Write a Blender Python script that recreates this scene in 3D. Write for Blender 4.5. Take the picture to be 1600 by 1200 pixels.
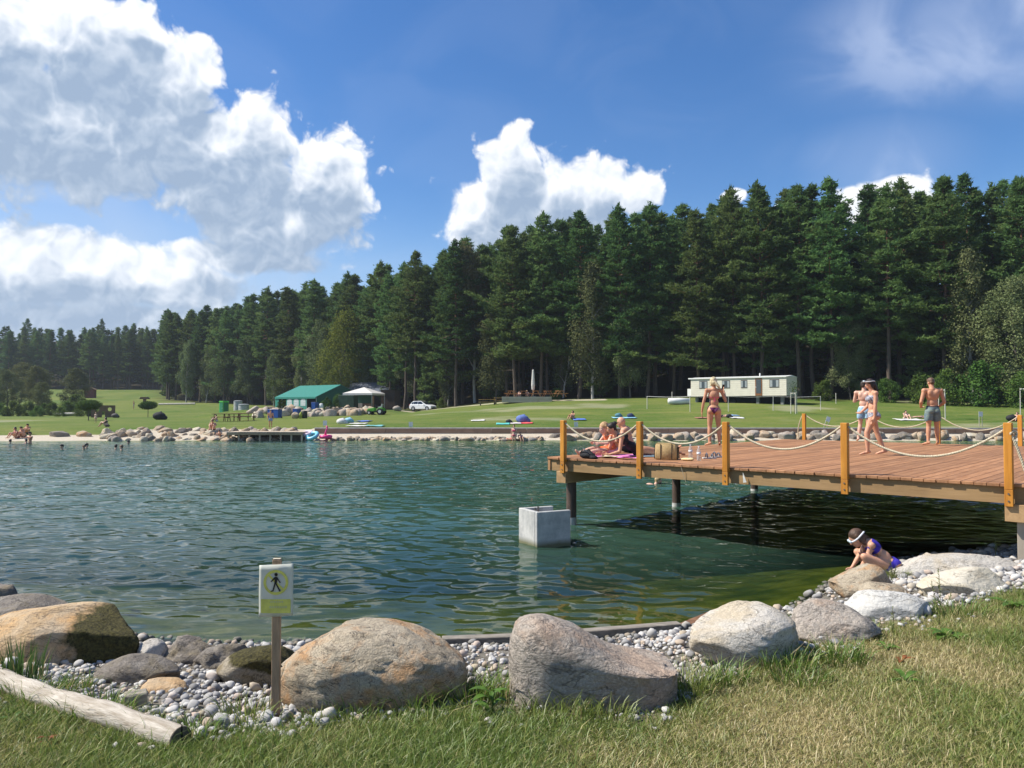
import bpy, bmesh, math, random
import numpy as np
from mathutils import Vector, Matrix, Euler, noise as mnoise

SC = bpy.context.scene
for _o in list(bpy.data.objects):
    bpy.data.objects.remove(_o)
COL = SC.collection
R = math.radians

# ------------------------------------------------------------------ camera
CAM_H = 2.22                      # eye height above the water (m)
FPX = 1200.0                      # focal length in pixels of a 1600 wide frame
PITCH = math.atan(35.0 / FPX)     # slightly up
cam_data = bpy.data.cameras.new("camera")
cam_data.sensor_width = 36.0
cam_data.lens = 36.0 * FPX / 1600.0
cam_data.clip_start = 0.05
cam_data.clip_end = 4000.0
cam = bpy.data.objects.new("camera", cam_data)
COL.objects.link(cam)
cam.location = (0, 0, CAM_H)
cam.rotation_euler = (math.pi / 2 + PITCH, 0, 0)
SC.camera = cam

# ------------------------------------------------------------------ exposure
SC.view_settings.view_transform = 'Standard'
SC.view_settings.look = 'None'
SC.view_settings.exposure = 0.55
SC.view_settings.gamma = 1.0
SC.view_settings.use_curve_mapping = False
SC.render.engine = 'CYCLES'
SC.cycles.use_denoising = True
SC.cycles.max_bounces = 6
SC.cycles.diffuse_bounces = 2
SC.cycles.glossy_bounces = 3
SC.cycles.transmission_bounces = 4
SC.cycles.transparent_max_bounces = 8
SC.cycles.volume_bounces = 0
SC.cycles.caustics_reflective = False
SC.cycles.caustics_refractive = False
SC.cycles.sample_clamp_indirect = 4.0

# ------------------------------------------------------------------ node helper
class NT:
    """tiny helper round a node tree"""
    def __init__(self, tree):
        self.t = tree
    def n(self, kind, **kw):
        nd = self.t.nodes.new(kind)
        for k, v in kw.items():
            setattr(nd, k, v)
        return nd
    def link(self, a, b):
        self.t.links.new(a, b)
    def put(self, sock, v):
        if hasattr(v, 'is_linked') or hasattr(v, 'links'):
            self.link(v, sock)
        elif isinstance(v, (tuple, list)):
            sock.default_value = tuple(v) if len(v) == len(sock.default_value) else tuple(v) + (1.0,)
        else:
            sock.default_value = v
    def math(self, op, a, b=None, c=None, clamp=False):
        nd = self.n('ShaderNodeMath', operation=op, use_clamp=clamp)
        self.put(nd.inputs[0], a)
        if b is not None: self.put(nd.inputs[1], b)
        if c is not None: self.put(nd.inputs[2], c)
        return nd.outputs[0]
    def vmath(self, op, a, b=None, c=None):
        nd = self.n('ShaderNodeVectorMath', operation=op)
        self.put(nd.inputs[0], a)
        if b is not None: self.put(nd.inputs[1], b)
        if c is not None: self.put(nd.inputs[2], c)
        return nd.outputs['Value'] if op in ('LENGTH', 'DOT_PRODUCT', 'DISTANCE') else nd.outputs[0]
    def mix(self, f, a, b, blend='MIX'):
        nd = self.n('ShaderNodeMix', data_type='RGBA', blend_type=blend)
        nd.clamp_factor = True
        self.put(nd.inputs[0], f); self.put(nd.inputs[6], a); self.put(nd.inputs[7], b)
        return nd.outputs[2]
    def ramp(self, f, stops, interp='LINEAR'):
        nd = self.n('ShaderNodeValToRGB')
        cr = nd.color_ramp
        cr.interpolation = interp
        while len(cr.elements) < len(stops):
            cr.elements.new(0.5)
        for e, (p, c) in zip(cr.elements, stops):
            e.position = p
            e.color = c if len(c) == 4 else tuple(c) + (1.0,)
        self.put(nd.inputs[0], f)
        return nd.outputs[0]
    def maprange(self, v, a, b, c=0.0, d=1.0, smooth=False):
        nd = self.n('ShaderNodeMapRange')
        if smooth: nd.interpolation_type = 'SMOOTHSTEP'
        self.put(nd.inputs[0], v)
        for i, x in enumerate((a, b, c, d)): self.put(nd.inputs[1 + i], x)
        return nd.outputs[0]
    def noise(self, vec, scale, detail=4.0, rough=0.55, dist=0.0):
        nd = self.n('ShaderNodeTexNoise')
        if vec is not None: self.put(nd.inputs['Vector'], vec)
        nd.inputs['Scale'].default_value = scale
        nd.inputs['Detail'].default_value = detail
        nd.inputs['Roughness'].default_value = rough
        nd.inputs['Distortion'].default_value = dist
        return nd.outputs[0]
    def sep(self, v):
        nd = self.n('ShaderNodeSeparateXYZ'); self.put(nd.inputs[0], v)
        return nd.outputs
    def comb(self, x, y, z):
        nd = self.n('ShaderNodeCombineXYZ')
        for i, v in enumerate((x, y, z)): self.put(nd.inputs[i], v)
        return nd.outputs[0]

# ------------------------------------------------------------------ sun and sky
SUN_AZ = R(-86.0)        # from +Y (view direction), negative = to the left
SUN_EL = R(49.0)
sun_dir = Vector((math.sin(SUN_AZ) * math.cos(SUN_EL), math.cos(SUN_AZ) * math.cos(SUN_EL), math.sin(SUN_EL)))
sd = bpy.data.lights.new("sun", 'SUN')
sd.energy = 5.0
sd.angle = R(0.55)
sd.color = (1.0, 0.95, 0.86)
sun = bpy.data.objects.new("sun", sd)
COL.objects.link(sun)
sun.location = (-60, -10, 80)
sun.rotation_euler = sun_dir.to_track_quat('Z', 'Y').to_euler()

def px_dir(px, py):
    """azimuth and elevation (degrees) of a photo pixel"""
    x = (px - 800) / FPX; y = (600 - py) / FPX
    d = Vector((x, math.cos(PITCH) - y * math.sin(PITCH), math.sin(PITCH) + y * math.cos(PITCH))).normalized()
    return math.degrees(math.atan2(d.x, d.y)), math.degrees(math.asin(d.z))

def build_world():
    w = bpy.data.worlds.new("World")
    SC.world = w
    w.use_nodes = True
    t = w.node_tree
    t.nodes.clear()
    N = NT(t)
    tc = N.n('ShaderNodeTexCoord')
    D = tc.outputs['Generated']
    sky = N.n('ShaderNodeTexSky')
    sky.sky_type = 'NISHITA'
    sky.sun_disc = False
    sky.sun_elevation = SUN_EL
    sky.sun_rotation = SUN_AZ          # rotation 0 is +Y, clockwise seen from above
    sky.air_density = 1.0
    sky.dust_density = 0.15
    sky.ozone_density = 3.0
    SKY_K = 0.100
    skyc = N.vmath('SCALE', sky.outputs[0]); t.nodes[-1].inputs['Scale'].default_value = SKY_K
    # --- cloud field, in azimuth / elevation degrees
    # x0, y0, rx, ry in photo pixels
    blobs = [(70, 205, 300, 128), (235, 185, 135, 132), (150, 65, 150, 95), (10, 60, 80, 100), (285, 110, 66, 70),
             (400, 240, 76, 115), (512, 290, 92, 100), (430, 345, 170, 75), (325, 255, 110, 110),
             (40, 425, 400, 92), (285, 450, 110, 66), (60, 520, 280, 80), (390, 400, 160, 40), (230, 500, 200, 40),
             (800, 275, 64, 100), (765, 345, 95, 80), (875, 320, 130, 95), (1000, 300, 64, 48), (935, 290, 60, 55),
             (1385, 325, 95, 56), (1145, 308, 26, 17), (1250, 325, 46, 22), (212, 15, 36, 22)]
    grp = bpy.data.node_groups.new("cloud_field", 'ShaderNodeTree')
    grp.interface.new_socket("P", in_out='INPUT', socket_type='NodeSocketVector')
    grp.interface.new_socket("F", in_out='OUTPUT', socket_type='NodeSocketFloat')
    G = NT(grp)
    gi = G.n('NodeGroupInput'); go = G.n('NodeGroupOutput')
    P = gi.outputs[0]
    f = None
    for (x0, y0, rx, ry) in blobs:
        a, e = px_dir(x0, y0)
        k = 1200 / 57.3 * (math.cos(R(a)) ** -1.0)
        sx, sy = k / rx, k / ry
        q = G.vmath('MULTIPLY_ADD', P, (sx, sy, 0.0), (-a * sx, -e * sy, 0.0))
        L = G.vmath('LENGTH', q)
        if f is None: f = L
        else:
            nd = G.n('ShaderNodeMath', operation='SMOOTH_MIN'); G.put(nd.inputs[0], f); G.put(nd.inputs[1], L); nd.inputs[2].default_value = 0.12
            f = nd.outputs[0]
    base = G.math('SUBTRACT', 1.0, f)
    base = G.math('MAXIMUM', base, -0.6)
    # the same kind of scattered cumulus all round the sky
    gn = G.n('ShaderNodeTexNoise'); gn.noise_dimensions = '2D'
    G.link(P, gn.inputs['Vector']); gn.inputs['Scale'].default_value = 0.055; gn.inputs['Detail'].default_value = 1.0
    sp = G.sep(P)
    out_az = G.maprange(G.math('ABSOLUTE', sp[0]), 38.0, 50.0, -0.9, 0.0, smooth=True)
    low = G.maprange(sp[1], 22.0, 45.0, 0.0, -0.35)
    gen = G.math('ADD', G.math('ADD', G.math('MULTIPLY_ADD', gn.outputs[0], 3.2, -1.75), out_az), low)
    base = G.math('MAXIMUM', base, gen)
    G.link(base, go.inputs[0])
    # --- billows
    s = N.sep(N.vmath('NORMALIZE', D))
    az = N.math('MULTIPLY', N.math('ARCTAN2', s[0], s[1]), 57.29578)
    el = N.math('MULTIPLY', N.math('ARCSINE', s[2]), 57.29578)
    P0 = N.comb(az, el, 0.0)
    wn = N.n('ShaderNodeTexNoise'); wn.noise_dimensions = '2D'
    N.link(P0, wn.inputs['Vector']); wn.inputs['Scale'].default_value = 0.30; wn.inputs['Detail'].default_value = 2
    wv = N.vmath('MULTIPLY', N.vmath('SUBTRACT', wn.outputs['Color'], (0.5, 0.5, 0.5)), (1.9, 1.5, 0.0))
    Q0 = N.vmath('ADD', P0, wv)
    def base_field(p):
        g = N.n('ShaderNodeGroup'); g.node_tree = grp
        N.link(p, g.inputs[0]); return g.outputs[0]
    def puff(q, det):
        vo = N.n('ShaderNodeTexVoronoi'); vo.voronoi_dimensions = '2D'; vo.feature = 'F1'
        N.link(q, vo.inputs['Vector']); vo.inputs['Scale'].default_value = 0.42; vo.inputs['Detail'].default_value = det
        vo.inputs['Roughness'].default_value = 0.5; vo.inputs['Lacunarity'].default_value = 2.2
        fb = N.n('ShaderNodeTexNoise'); fb.noise_dimensions = '2D'
        N.link(q, fb.inputs['Vector']); fb.inputs['Scale'].default_value = 0.36; fb.inputs['Detail'].default_value = det + 3; fb.inputs['Roughness'].default_value = 0.56
        v = N.math('MULTIPLY', N.math('SUBTRACT', 0.45, vo.outputs['Distance']), 0.58)
        return N.math('ADD', v, N.math('MULTIPLY', N.math('SUBTRACT', fb.outputs[0], 0.5), 0.62))
    B0 = base_field(Q0)
    B1 = base_field(N.vmath('ADD', Q0, (-0.5, 2.5, 0.0)))
    U0 = puff(Q0, 3.0)
    U1 = puff(N.vmath('ADD', Q0, (-0.30, 0.55, 0.0)), 2.0)
    F0 = N.math('MULTIPLY_ADD', U0, N.maprange(B0, 0.05, 0.5, 1.0, 0.35), B0)
    # softer and more broken edges low down, crisper ones on the towers
    soft = N.maprange(el, 13.0, 6.0, 0.26, 0.48)
    mask = N.maprange(F0, -0.05, soft, 0.0, 1.0, smooth=True)
    d1 = N.math('SUBTRACT', U0, U1)
    occ = N.maprange(N.math('MULTIPLY_ADD', U1, 0.34, B1), -0.06, 0.60, 0.0, 1.0, smooth=True)
    lit = N.math('MULTIPLY_ADD', d1, 0.62, 0.92)
    lit = N.math('MULTIPLY_ADD', occ, -0.82, lit, clamp=True)
    ccol = N.ramp(lit, [(0.0, (0.25, 0.325, 0.44)), (0.25, (0.35, 0.42, 0.52)), (0.55, (0.52, 0.57, 0.645)), (0.8, (0.67, 0.70, 0.74)), (1.0, (0.80, 0.80, 0.80))])
    # thin high cirrus
    cw = N.n('ShaderNodeTexNoise'); cw.noise_dimensions = '2D'
    cp = N.vmath('MULTIPLY', P0, (1.0, 1.6, 0.0))
    N.link(cp, cw.inputs['Vector']); cw.inputs['Scale'].default_value = 0.1; cw.inputs['Detail'].default_value = 5; cw.inputs['Distortion'].default_value = 0.7
    a1, e1 = px_dir(1560, 30)
    cl = N.vmath('LENGTH', N.vmath('MULTIPLY_ADD', P0, (1 / 13.0, 1 / 5.0, 0), (-a1 / 13.0, -e1 / 5.0, 0)))
    c1 = N.maprange(cl, 1.3, 0.1, 0.0, 0.72, smooth=True)
    a2, e2 = px_dir(1380, 250)
    cl2 = N.vmath('LENGTH', N.vmath('MULTIPLY_ADD', P0, (1 / 6.0, 1 / 3.6, 0), (-a2 / 6.0, -e2 / 3.6, 0)))
    c2 = N.maprange(cl2, 1.15, 0.2, 0.0, 0.55, smooth=True)
    cn = N.maprange(cw.outputs[0], 0.36, 0.68, 0.0, 1.0, smooth=True)
    cir = N.math('MAXIMUM', N.math('MULTIPLY', N.math('MAXIMUM', c1, c2), N.math('MULTIPLY_ADD', cn, 0.75, 0.3)), N.math('MULTIPLY', cn, 0.05))
    hs = N.n('ShaderNodeHueSaturation')
    hs.inputs['Hue'].default_value = 0.507; hs.inputs['Saturation'].default_value = 1.28; hs.inputs['Value'].default_value = 1.0
    N.link(skyc, hs.inputs['Color'])
    sky2 = N.mix(cir, hs.outputs[0], (0.45, 0.52, 0.68))
    # pale haze low over the horizon
    hz = N.maprange(el, 16.0, -1.0, 0.0, 0.75, smooth=True)
    a3, e3 = px_dir(60, 470)
    vl = N.vmath('LENGTH', N.vmath('MULTIPLY_ADD', P0, (1 / 28.0, 1 / 11.0, 0), (-a3 / 28.0, -e3 / 11.0, 0)))
    veil = N.math('MULTIPLY', N.maprange(vl, 1.1, 0.1, 0.0, 0.75, smooth=True), N.math('MULTIPLY_ADD', cn, 0.5, 0.6))
    sky2 = N.mix(veil, sky2, (0.44, 0.50, 0.60))
    sky3 = N.mix(hz, sky2, (0.30, 0.43, 0.62))
    up = N.maprange(el, -0.5, 0.8, 0.0, 1.0)
    fin = N.mix(N.math('MULTIPLY', mask, N.math('MULTIPLY', up, 0.97)), sky3, ccol)
    bg = N.n('ShaderNodeBackground')
    N.link(fin, bg.inputs[0]); bg.inputs[1].default_value = 1.0
    out = N.n('ShaderNodeOutputWorld')
    N.link(bg.outputs[0], out.inputs[0])
    w.cycles.sampling_method = 'NONE'
build_world()

# ================================================================== helpers
def ray(px, py):
    x = (px - 800) / FPX; y = (600 - py) / FPX
    return Vector((x, math.cos(PITCH) - y * math.sin(PITCH), math.sin(PITCH) + y * math.cos(PITCH)))
def at(px, py, Y):
    """point at distance Y (along the ground) that the photo shows at px, py"""
    d = ray(px, py); k = Y / d.y
    return Vector((d.x * k, Y, CAM_H + d.z * k))
def onz(px, py, z):
    d = ray(px, py); k = (z - CAM_H) / d.z
    return Vector((d.x * k, d.y * k, z))

def tag(o, label=None, cat=None, group=None, kind=None):
    if label: o['label'] = label
    if cat: o['category'] = cat
    if group: o['group'] = group
    if kind: o['kind'] = kind
    return o
def empty(name, loc=(0, 0, 0), rz=0.0):
    o = bpy.data.objects.new(name, None)
    o.empty_display_size = 0.1
    COL.objects.link(o)
    o.location = loc; o.rotation_euler = (0, 0, rz)
    return o
def link_mesh(name, me, mat=None, parent=None):
    o = bpy.data.objects.new(name, me)
    COL.objects.link(o)
    if mat is not None:
        for m in (mat if isinstance(mat, (list, tuple)) else [mat]):
            me.materials.append(m)
    if parent is not None: o.parent = parent
    return o
def np_mesh(name, V, F, smooth=False):
    """V (n,3), F (m,3) or (m,4) arrays"""
    V = np.asarray(V, dtype=np.float32); F = np.asarray(F, dtype=np.int32)
    me = bpy.data.meshes.new(name)
    k = F.shape[1]
    me.vertices.add(len(V)); me.vertices.foreach_set('co', V.ravel())
    me.loops.add(F.size); me.loops.foreach_set('vertex_index', F.ravel())
    me.polygons.add(len(F))
    me.polygons.foreach_set('loop_start', np.arange(0, F.size, k, dtype=np.int32))
    me.polygons.foreach_set('loop_total', np.full(len(F), k, dtype=np.int32))
    if smooth: me.polygons.foreach_set('use_smooth', np.ones(len(F), dtype=bool))
    me.update(calc_edges=True)
    return me
def set_color(me, name, C):
    """per vertex colour attribute, C (n,3) or (n,4)"""
    C = np.asarray(C, dtype=np.float32)
    if C.shape[1] == 3: C = np.concatenate([C, np.ones((len(C), 1), np.float32)], 1)
    a = me.color_attributes.new(name, 'FLOAT_COLOR', 'POINT')
    a.data.foreach_set('color', C.ravel())
def set_float(me, name, v):
    a = me.attributes.new(name, 'FLOAT', 'POINT')
    a.data.foreach_set('value', np.asarray(v, dtype=np.float32))

class MB:
    """collects faces for one mesh"""
    def __init__(self):
        self.v = []; self.f = []; self.m = []
    def add(self, vs, fs, m=0):
        b = len(self.v)
        self.v += [tuple(p) for p in vs]
        self.f += [tuple(i + b for i in f) for f in fs]
        self.m += [m] * len(fs)
        return self
    def box(self, c, s, rz=0.0, m=0, taper=1.0, mat=None):
        hx, hy, hz = s[0] / 2, s[1] / 2, s[2] / 2
        P = [(-hx, -hy, -hz), (hx, -hy, -hz), (hx, hy, -hz), (-hx, hy, -hz),
             (-hx * taper, -hy * taper, hz), (hx * taper, -hy * taper, hz), (hx * taper, hy * taper, hz), (-hx * taper, hy * taper, hz)]
        M = mat if mat is not None else Matrix.Rotation(rz, 3, 'Z')
        vs = [Vector(c) + M @ Vector(p) for p in P]
        return self.add(vs, [(0, 3, 2, 1), (4, 5, 6, 7), (0, 1, 5, 4), (1, 2, 6, 5), (2, 3, 7, 6), (3, 0, 4, 7)], m)
    def bar(self, a, b, w, h, m=0, up=(0, 0, 1)):
        """box from a to b, width w (sideways) and height h (towards up)"""
        a = Vector(a); b = Vector(b); d = b - a; L = d.length; d.normalize()
        u = Vector(up); s = d.cross(u)
        if s.length < 1e-4: s = d.cross(Vector((1, 0, 0)))
        s.normalize(); u = s.cross(d)
        M = Matrix((s, d, u)).transposed()
        return self.box((a + b) / 2, (w, L, h), mat=M, m=m)
    def tube(self, pts, rad, seg=8, m=0, caps=True):
        pts = [Vector(p) for p in pts]
        n = len(pts)
        if not isinstance(rad, (list, tuple)): rad = [rad] * n
        vs = []; fs = []
        ref = None
        for i, p in enumerate(pts):
            d = (pts[min(i + 1, n - 1)] - pts[max(i - 1, 0)])
            d.normalize()
            if ref is None:
                ref = d.cross(Vector((0, 0, 1)))
                if ref.length < 1e-3: ref = d.cross(Vector((1, 0, 0)))
            ref = ref - d * ref.dot(d); ref.normalize()
            s = d.cross(ref)
            for k in range(seg):
                t = 2 * math.pi * k / seg
                vs.append(p + (ref * math.cos(t) + s * math.sin(t)) * rad[i])
        for i in range(n - 1):
            for k in range(seg):
                k2 = (k + 1) % seg
                fs.append((i * seg + k, i * seg + k2, (i + 1) * seg + k2, (i + 1) * seg + k))
        if caps:
            fs.append(tuple(reversed(range(seg)))); fs.append(tuple(range((n - 1) * seg, n * seg)))
        return self.add(vs, fs, m)
    def lathe(self, prof, c=(0, 0, 0), seg=16, m=0, squash=(1, 1)):
        """prof: list of (r, z)"""
        vs = []; fs = []; n = len(prof)
        for (r, z) in prof:
            for k in range(seg):
                t = 2 * math.pi * k / seg
                vs.append((c[0] + r * math.cos(t) * squash[0], c[1] + r * math.sin(t) * squash[1], c[2] + z))
        for i in range(n - 1):
            for k in range(seg):
                k2 = (k + 1) % seg
                fs.append((i * seg + k, i * seg + k2, (i + 1) * seg + k2, (i + 1) * seg + k))
        fs.append(tuple(reversed(range(seg)))); fs.append(tuple(range((n - 1) * seg, n * seg)))
        return self.add(vs, fs, m)
    def prism(self, poly, a, b, m=0, axis='y'):
        """extrude a polygon (list of (u, z)) from a to b along axis"""
        n = len(poly)
        if axis == 'y': vs = [(u, a, z) for u, z in poly] + [(u, b, z) for u, z in poly]
        elif axis == 'x': vs = [(a, u, z) for u, z in poly] + [(b, u, z) for u, z in poly]
        else: vs = [(u, z, a) for u, z in poly] + [(u, z, b) for u, z in poly]
        fs = [tuple(range(n)), tuple(reversed(range(n, 2 * n)))]
        fs += [(i, i + n, (i + 1) % n + n, (i + 1) % n) for i in range(n)]
        return self.add(vs, fs, m)
    def build(self, name, mat=None, parent=None, smooth=False, bevel=0.0, loc=None, rz=None, fix=True):
        me = bpy.data.meshes.new(name)
        me.from_pydata(self.v, [], self.f)
        if any(self.m):
            me.polygons.foreach_set('material_index', self.m)
        if fix or bevel:
            bm = bmesh.new(); bm.from_mesh(me)
            if bevel:
                bmesh.ops.bevel(bm, geom=[e for e in bm.edges], offset=bevel, segments=1, affect='EDGES', clamp_overlap=True)
            bmesh.ops.recalc_face_normals(bm, faces=bm.faces)
            bm.to_mesh(me); bm.free()
        if smooth: me.polygons.foreach_set('use_smooth', [True] * len(me.polygons))
        me.update()
        o = link_mesh(name, me, mat, parent)
        if loc is not None: o.location = loc
        if rz is not None: o.rotation_euler = (0, 0, rz)
        return o

def copy_tree(o, parent=None):
    c = o.copy(); COL.objects.link(c)
    if parent is not None: c.parent = parent
    for ch in list(o.children):
        copy_tree(ch, c)
    return c

# ------------------------------------------------------------------ numpy noise
def unit(a):
    return a / (np.linalg.norm(a, axis=-1, keepdims=True) + 1e-9)
def _hash(ix, iy, iz, seed):
    h = (ix * 374761393 + iy * 668265263 + iz * 2147483647 + seed * 974634777) & 0xFFFFFFFF
    h = ((h ^ (h >> 13)) * 1274126177) & 0xFFFFFFFF
    h = h ^ (h >> 16)
    return (h & 0xFFFF) / 65535.0
def vnoise(P, seed=0):
    P = np.asarray(P, dtype=np.float64)
    I = np.floor(P).astype(np.int64); f = P - I
    f = f * f * (3 - 2 * f)
    r = 0
    for dx in (0, 1):
        for dy in (0, 1):
            for dz in (0, 1):
                w = (f[:, 0] if dx else 1 - f[:, 0]) * (f[:, 1] if dy else 1 - f[:, 1]) * (f[:, 2] if dz else 1 - f[:, 2])
                r = r + w * _hash(I[:, 0] + dx, I[:, 1] + dy, I[:, 2] + dz, seed)
    return r * 2 - 1
def fbm(P, octv=4, seed=0, gain=0.5):
    P = np.asarray(P, dtype=np.float64)
    s = 0; a = 1.0; t = 0
    for o in range(octv):
        s = s + a * vnoise(P * (2.03 ** o) + o * 17.3, seed + o); t += a; a *= gain
    return s / t

# ------------------------------------------------------------------ materials
MATS = {}
def new_mat(name):
    m = bpy.data.materials.new(name); m.use_nodes = True
    m.node_tree.nodes.clear()
    N = NT(m.node_tree)
    out = N.n('ShaderNodeOutputMaterial')
    return m, N, out
def pmat(name, col, rough=0.6, var=0.18, scale=6.0, bump=0.0, bscale=40.0, spec=0.35, metal=0.0, stretch=(1, 1, 1), col2=None, transl=0.0, coord='Object', detail=4):
    """general painted / cloth / wood / skin surface: noise-varied colour, fine relief"""
    if name in MATS: return MATS[name]
    m, N, out = new_mat(name)
    tc = N.n('ShaderNodeTexCoord')
    v = N.vmath('MULTIPLY', tc.outputs[coord], stretch)
    n1 = N.noise(v, scale, detail, 0.6)
    c2 = col2 if col2 else tuple(c * (1 - var * 1.6) for c in col)
    c1 = tuple(min(1, c * (1 + var * 0.7)) for c in col) if not col2 else col
    f = N.maprange(n1, 0.32, 0.68, 0.0, 1.0)
    c = N.mix(f, c2, c1)
    b = N.n('ShaderNodeBsdfPrincipled')
    N.link(c, b.inputs['Base Color'])
    b.inputs['Roughness'].default_value = rough
    b.inputs['Specular IOR Level'].default_value = spec
    b.inputs['Metallic'].default_value = metal
    if bump:
        n2 = N.noise(v, bscale, 4, 0.6)
        bn = N.n('ShaderNodeBump'); bn.inputs['Strength'].default_value = bump; bn.inputs['Distance'].default_value = 0.02
        N.link(n2, bn.inputs['Height']); N.link(bn.outputs[0], b.inputs['Normal'])
    res = b.outputs[0]
    if transl:
        tr = N.n('ShaderNodeBsdfTranslucent'); N.link(c, tr.inputs[0])
        mx = N.n('ShaderNodeMixShader'); mx.inputs[0].default_value = transl
        N.link(res, mx.inputs[1]); N.link(tr.outputs[0], mx.inputs[2]); res = mx.outputs[0]
    N.link(res, out.inputs[0])
    MATS[name] = m
    return m

# ================================================================== land and water
def poly(xs, ys):
    xs = np.array(xs, float); ys = np.array(ys, float)
    def f(x): return np.interp(x, xs, ys)
    return f
shore_near = poly([-80, -12, -6, -3.2, -1.5, 0.3, 1.7, 3.1, 4.3, 5.6, 7.5, 12, 50], [10, 8.2, 7.7, 7.2, 7.1, 7.15, 7.6, 8.5, 9.9, 11.0, 11.9, 13.0, 20])
grass_near = poly([-80, -6, -3.6, -2.4, -1.6, -1.25, -0.4, 0.2, 0.75, 1.05, 1.7, 2.4, 3.2, 4.0, 4.8, 7, 12, 50], [7, 5.6, 5.0, 4.6, 4.35, 4.4, 4.68, 4.68, 4.45, 4.9, 5.45, 6.0, 6.5, 7.05, 7.6, 8.8, 10, 17])
shore_far = poly([-80, -60, -36, -28, -10, 10, 36, 60], [40, 44, 48.6, 49.8, 50.4, 50.2, 49.6, 48.5])
rise_r = poly([-70, -36, -14, 1.7, 25, 60], [0.0, 0.001, 0.0125, 0.045, 0.064, 0.064])
EDGE = [(95, 60), (75, 70), (53, 80), (35, 88), (17, 98), (-2, 108), (-14, 118), (-29, 142), (-52, 166), (-75, 184), (-86, 192), (-100, 225), (-120, 263), (-172, 268), (-240, 245)]
EX = np.array(EDGE, float)
def edge_depth(X, Y):
    """signed distance into the forest (positive inside), and distance along"""
    best = np.full(np.shape(X), 1e9); sgn = np.ones(np.shape(X))
    for (a, b) in zip(EX[:-1], EX[1:]):
        d = b - a; L2 = (d ** 2).sum()
        t = np.clip(((X - a[0]) * d[0] + (Y - a[1]) * d[1]) / L2, 0, 1)
        qx = X - (a[0] + t * d[0]); qy = Y - (a[1] + t * d[1])
        q = np.hypot(qx, qy)
        cr = d[0] * (Y - a[1]) - d[1] * (X - a[0])
        up = q < best
        best = np.where(up, q, best); sgn = np.where(up, np.where(cr < 0, 1.0, -1.0), sgn)
    return best * sgn

def ground_z(X, Y):
    X = np.asarray(X, float); Y = np.asarray(Y, float)
    ys = shore_near(X); yg = grass_near(X); yf = shore_far(X)
    # near bank
    t = np.clip((Y - yg) / (ys - yg), 0, 1)
    nb = 0.42 * (1 - t) ** 0.85
    up = np.where(Y < yg, np.minimum(0.062 * (yg - Y), 0.22), 0)
    nb = nb + up
    bed_n = -0.16 * np.clip(Y - ys, 0, 6) - 0.3 * np.clip(Y - ys - 6, 0, 8)
    # far bank
    s = Y - yf
    walled = X > -13.6
    bank = np.where(walled, np.clip(0.20 * s, 0, 0.42) + np.where(s > 1.9, 0.30 * np.clip((s - 1.9) / 0.3, 0, 1), 0),
                    np.where(X < -26.5, np.clip(0.085 * s, 0, 0.6), np.clip(0.26 * s, 0, 0.62)))
    l = np.clip(s - 2.5, 0, None)
    lawn = rise_r(X * 1.0) * np.clip(l, 0, 62) + 0.02 * np.clip(l - 62, 0, 60) * np.clip((X + 40) / 20, 0, 1)
    left = np.clip((-30 - X) / 25, 0, 1)
    far = left * (np.interp(Y, [0, 128, 185, 264, 400], [0, 0, 2.7, 7.4, 16]))
    mid = (1 - left) * np.interp(Y, [0, 118, 150, 400], [0, 0, 1.2, 6])
    bed_f = np.clip(0.3 * s, -3, 0)
    fb = np.where(s > 0, bank + lawn + far + mid, bed_f)
    bed = np.maximum(np.maximum(bed_n, -3.0), np.where(s < 0, np.clip(0.3 * s, -3, 0), -3.0))
    z = np.where(Y <= ys, nb, np.where(s < 0, bed, fb))
    # closed ends of the pond, out of the picture
    z = np.where((X < -66) | (X > 56), np.maximum(z, 0.5), z)
    # raised terrace of the camp
    ss = lambda a, b, v: np.clip((v - a) / (b - a), 0, 1) ** 2 * (3 - 2 * np.clip((v - a) / (b - a), 0, 1))
    ter = ss(98.0, 104.0, Y) * ss(-46.0, -36.0, X) * (1 - ss(-19.0, -14.0, X)) * (1 - ss(138, 150, Y))
    z = np.where(Y > 90, z + ter * np.clip(1.75 - z, 0, 2), z)
    d = edge_depth(X, Y)
    d = np.where((Y > 55), d, -1)
    hill = 0.05 * np.clip(d, 0, 12) + 0.32 * np.clip(d - 12, 0, 40) + 0.1 * np.clip(d - 52, 0, 60)
    return z + np.where(d > 0, hill, 0)
def gz(x, y):
    return float(ground_z(np.array([x]), np.array([y]))[0])

def lines(*segs):
    out = []
    for a, b, st in segs:
        out.append(np.arange(a, b - 1e-6, st))
    out.append([segs[-1][1]])
    return np.concatenate(out)
def grid_mesh(name, xs, ys, zf):
    X, Y = np.meshgrid(xs, ys)
    Z = zf(X.ravel(), Y.ravel())
    V = np.stack([X.ravel(), Y.ravel(), Z], 1)
    nx, ny = len(xs), len(ys)
    i = np.arange(nx * ny).reshape(ny, nx)
    F = np.stack([i[:-1, :-1].ravel(), i[:-1, 1:].ravel(), i[1:, 1:].ravel(), i[1:, :-1].ravel()], 1)
    return np_mesh(name, V, F, smooth=True), V

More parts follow.
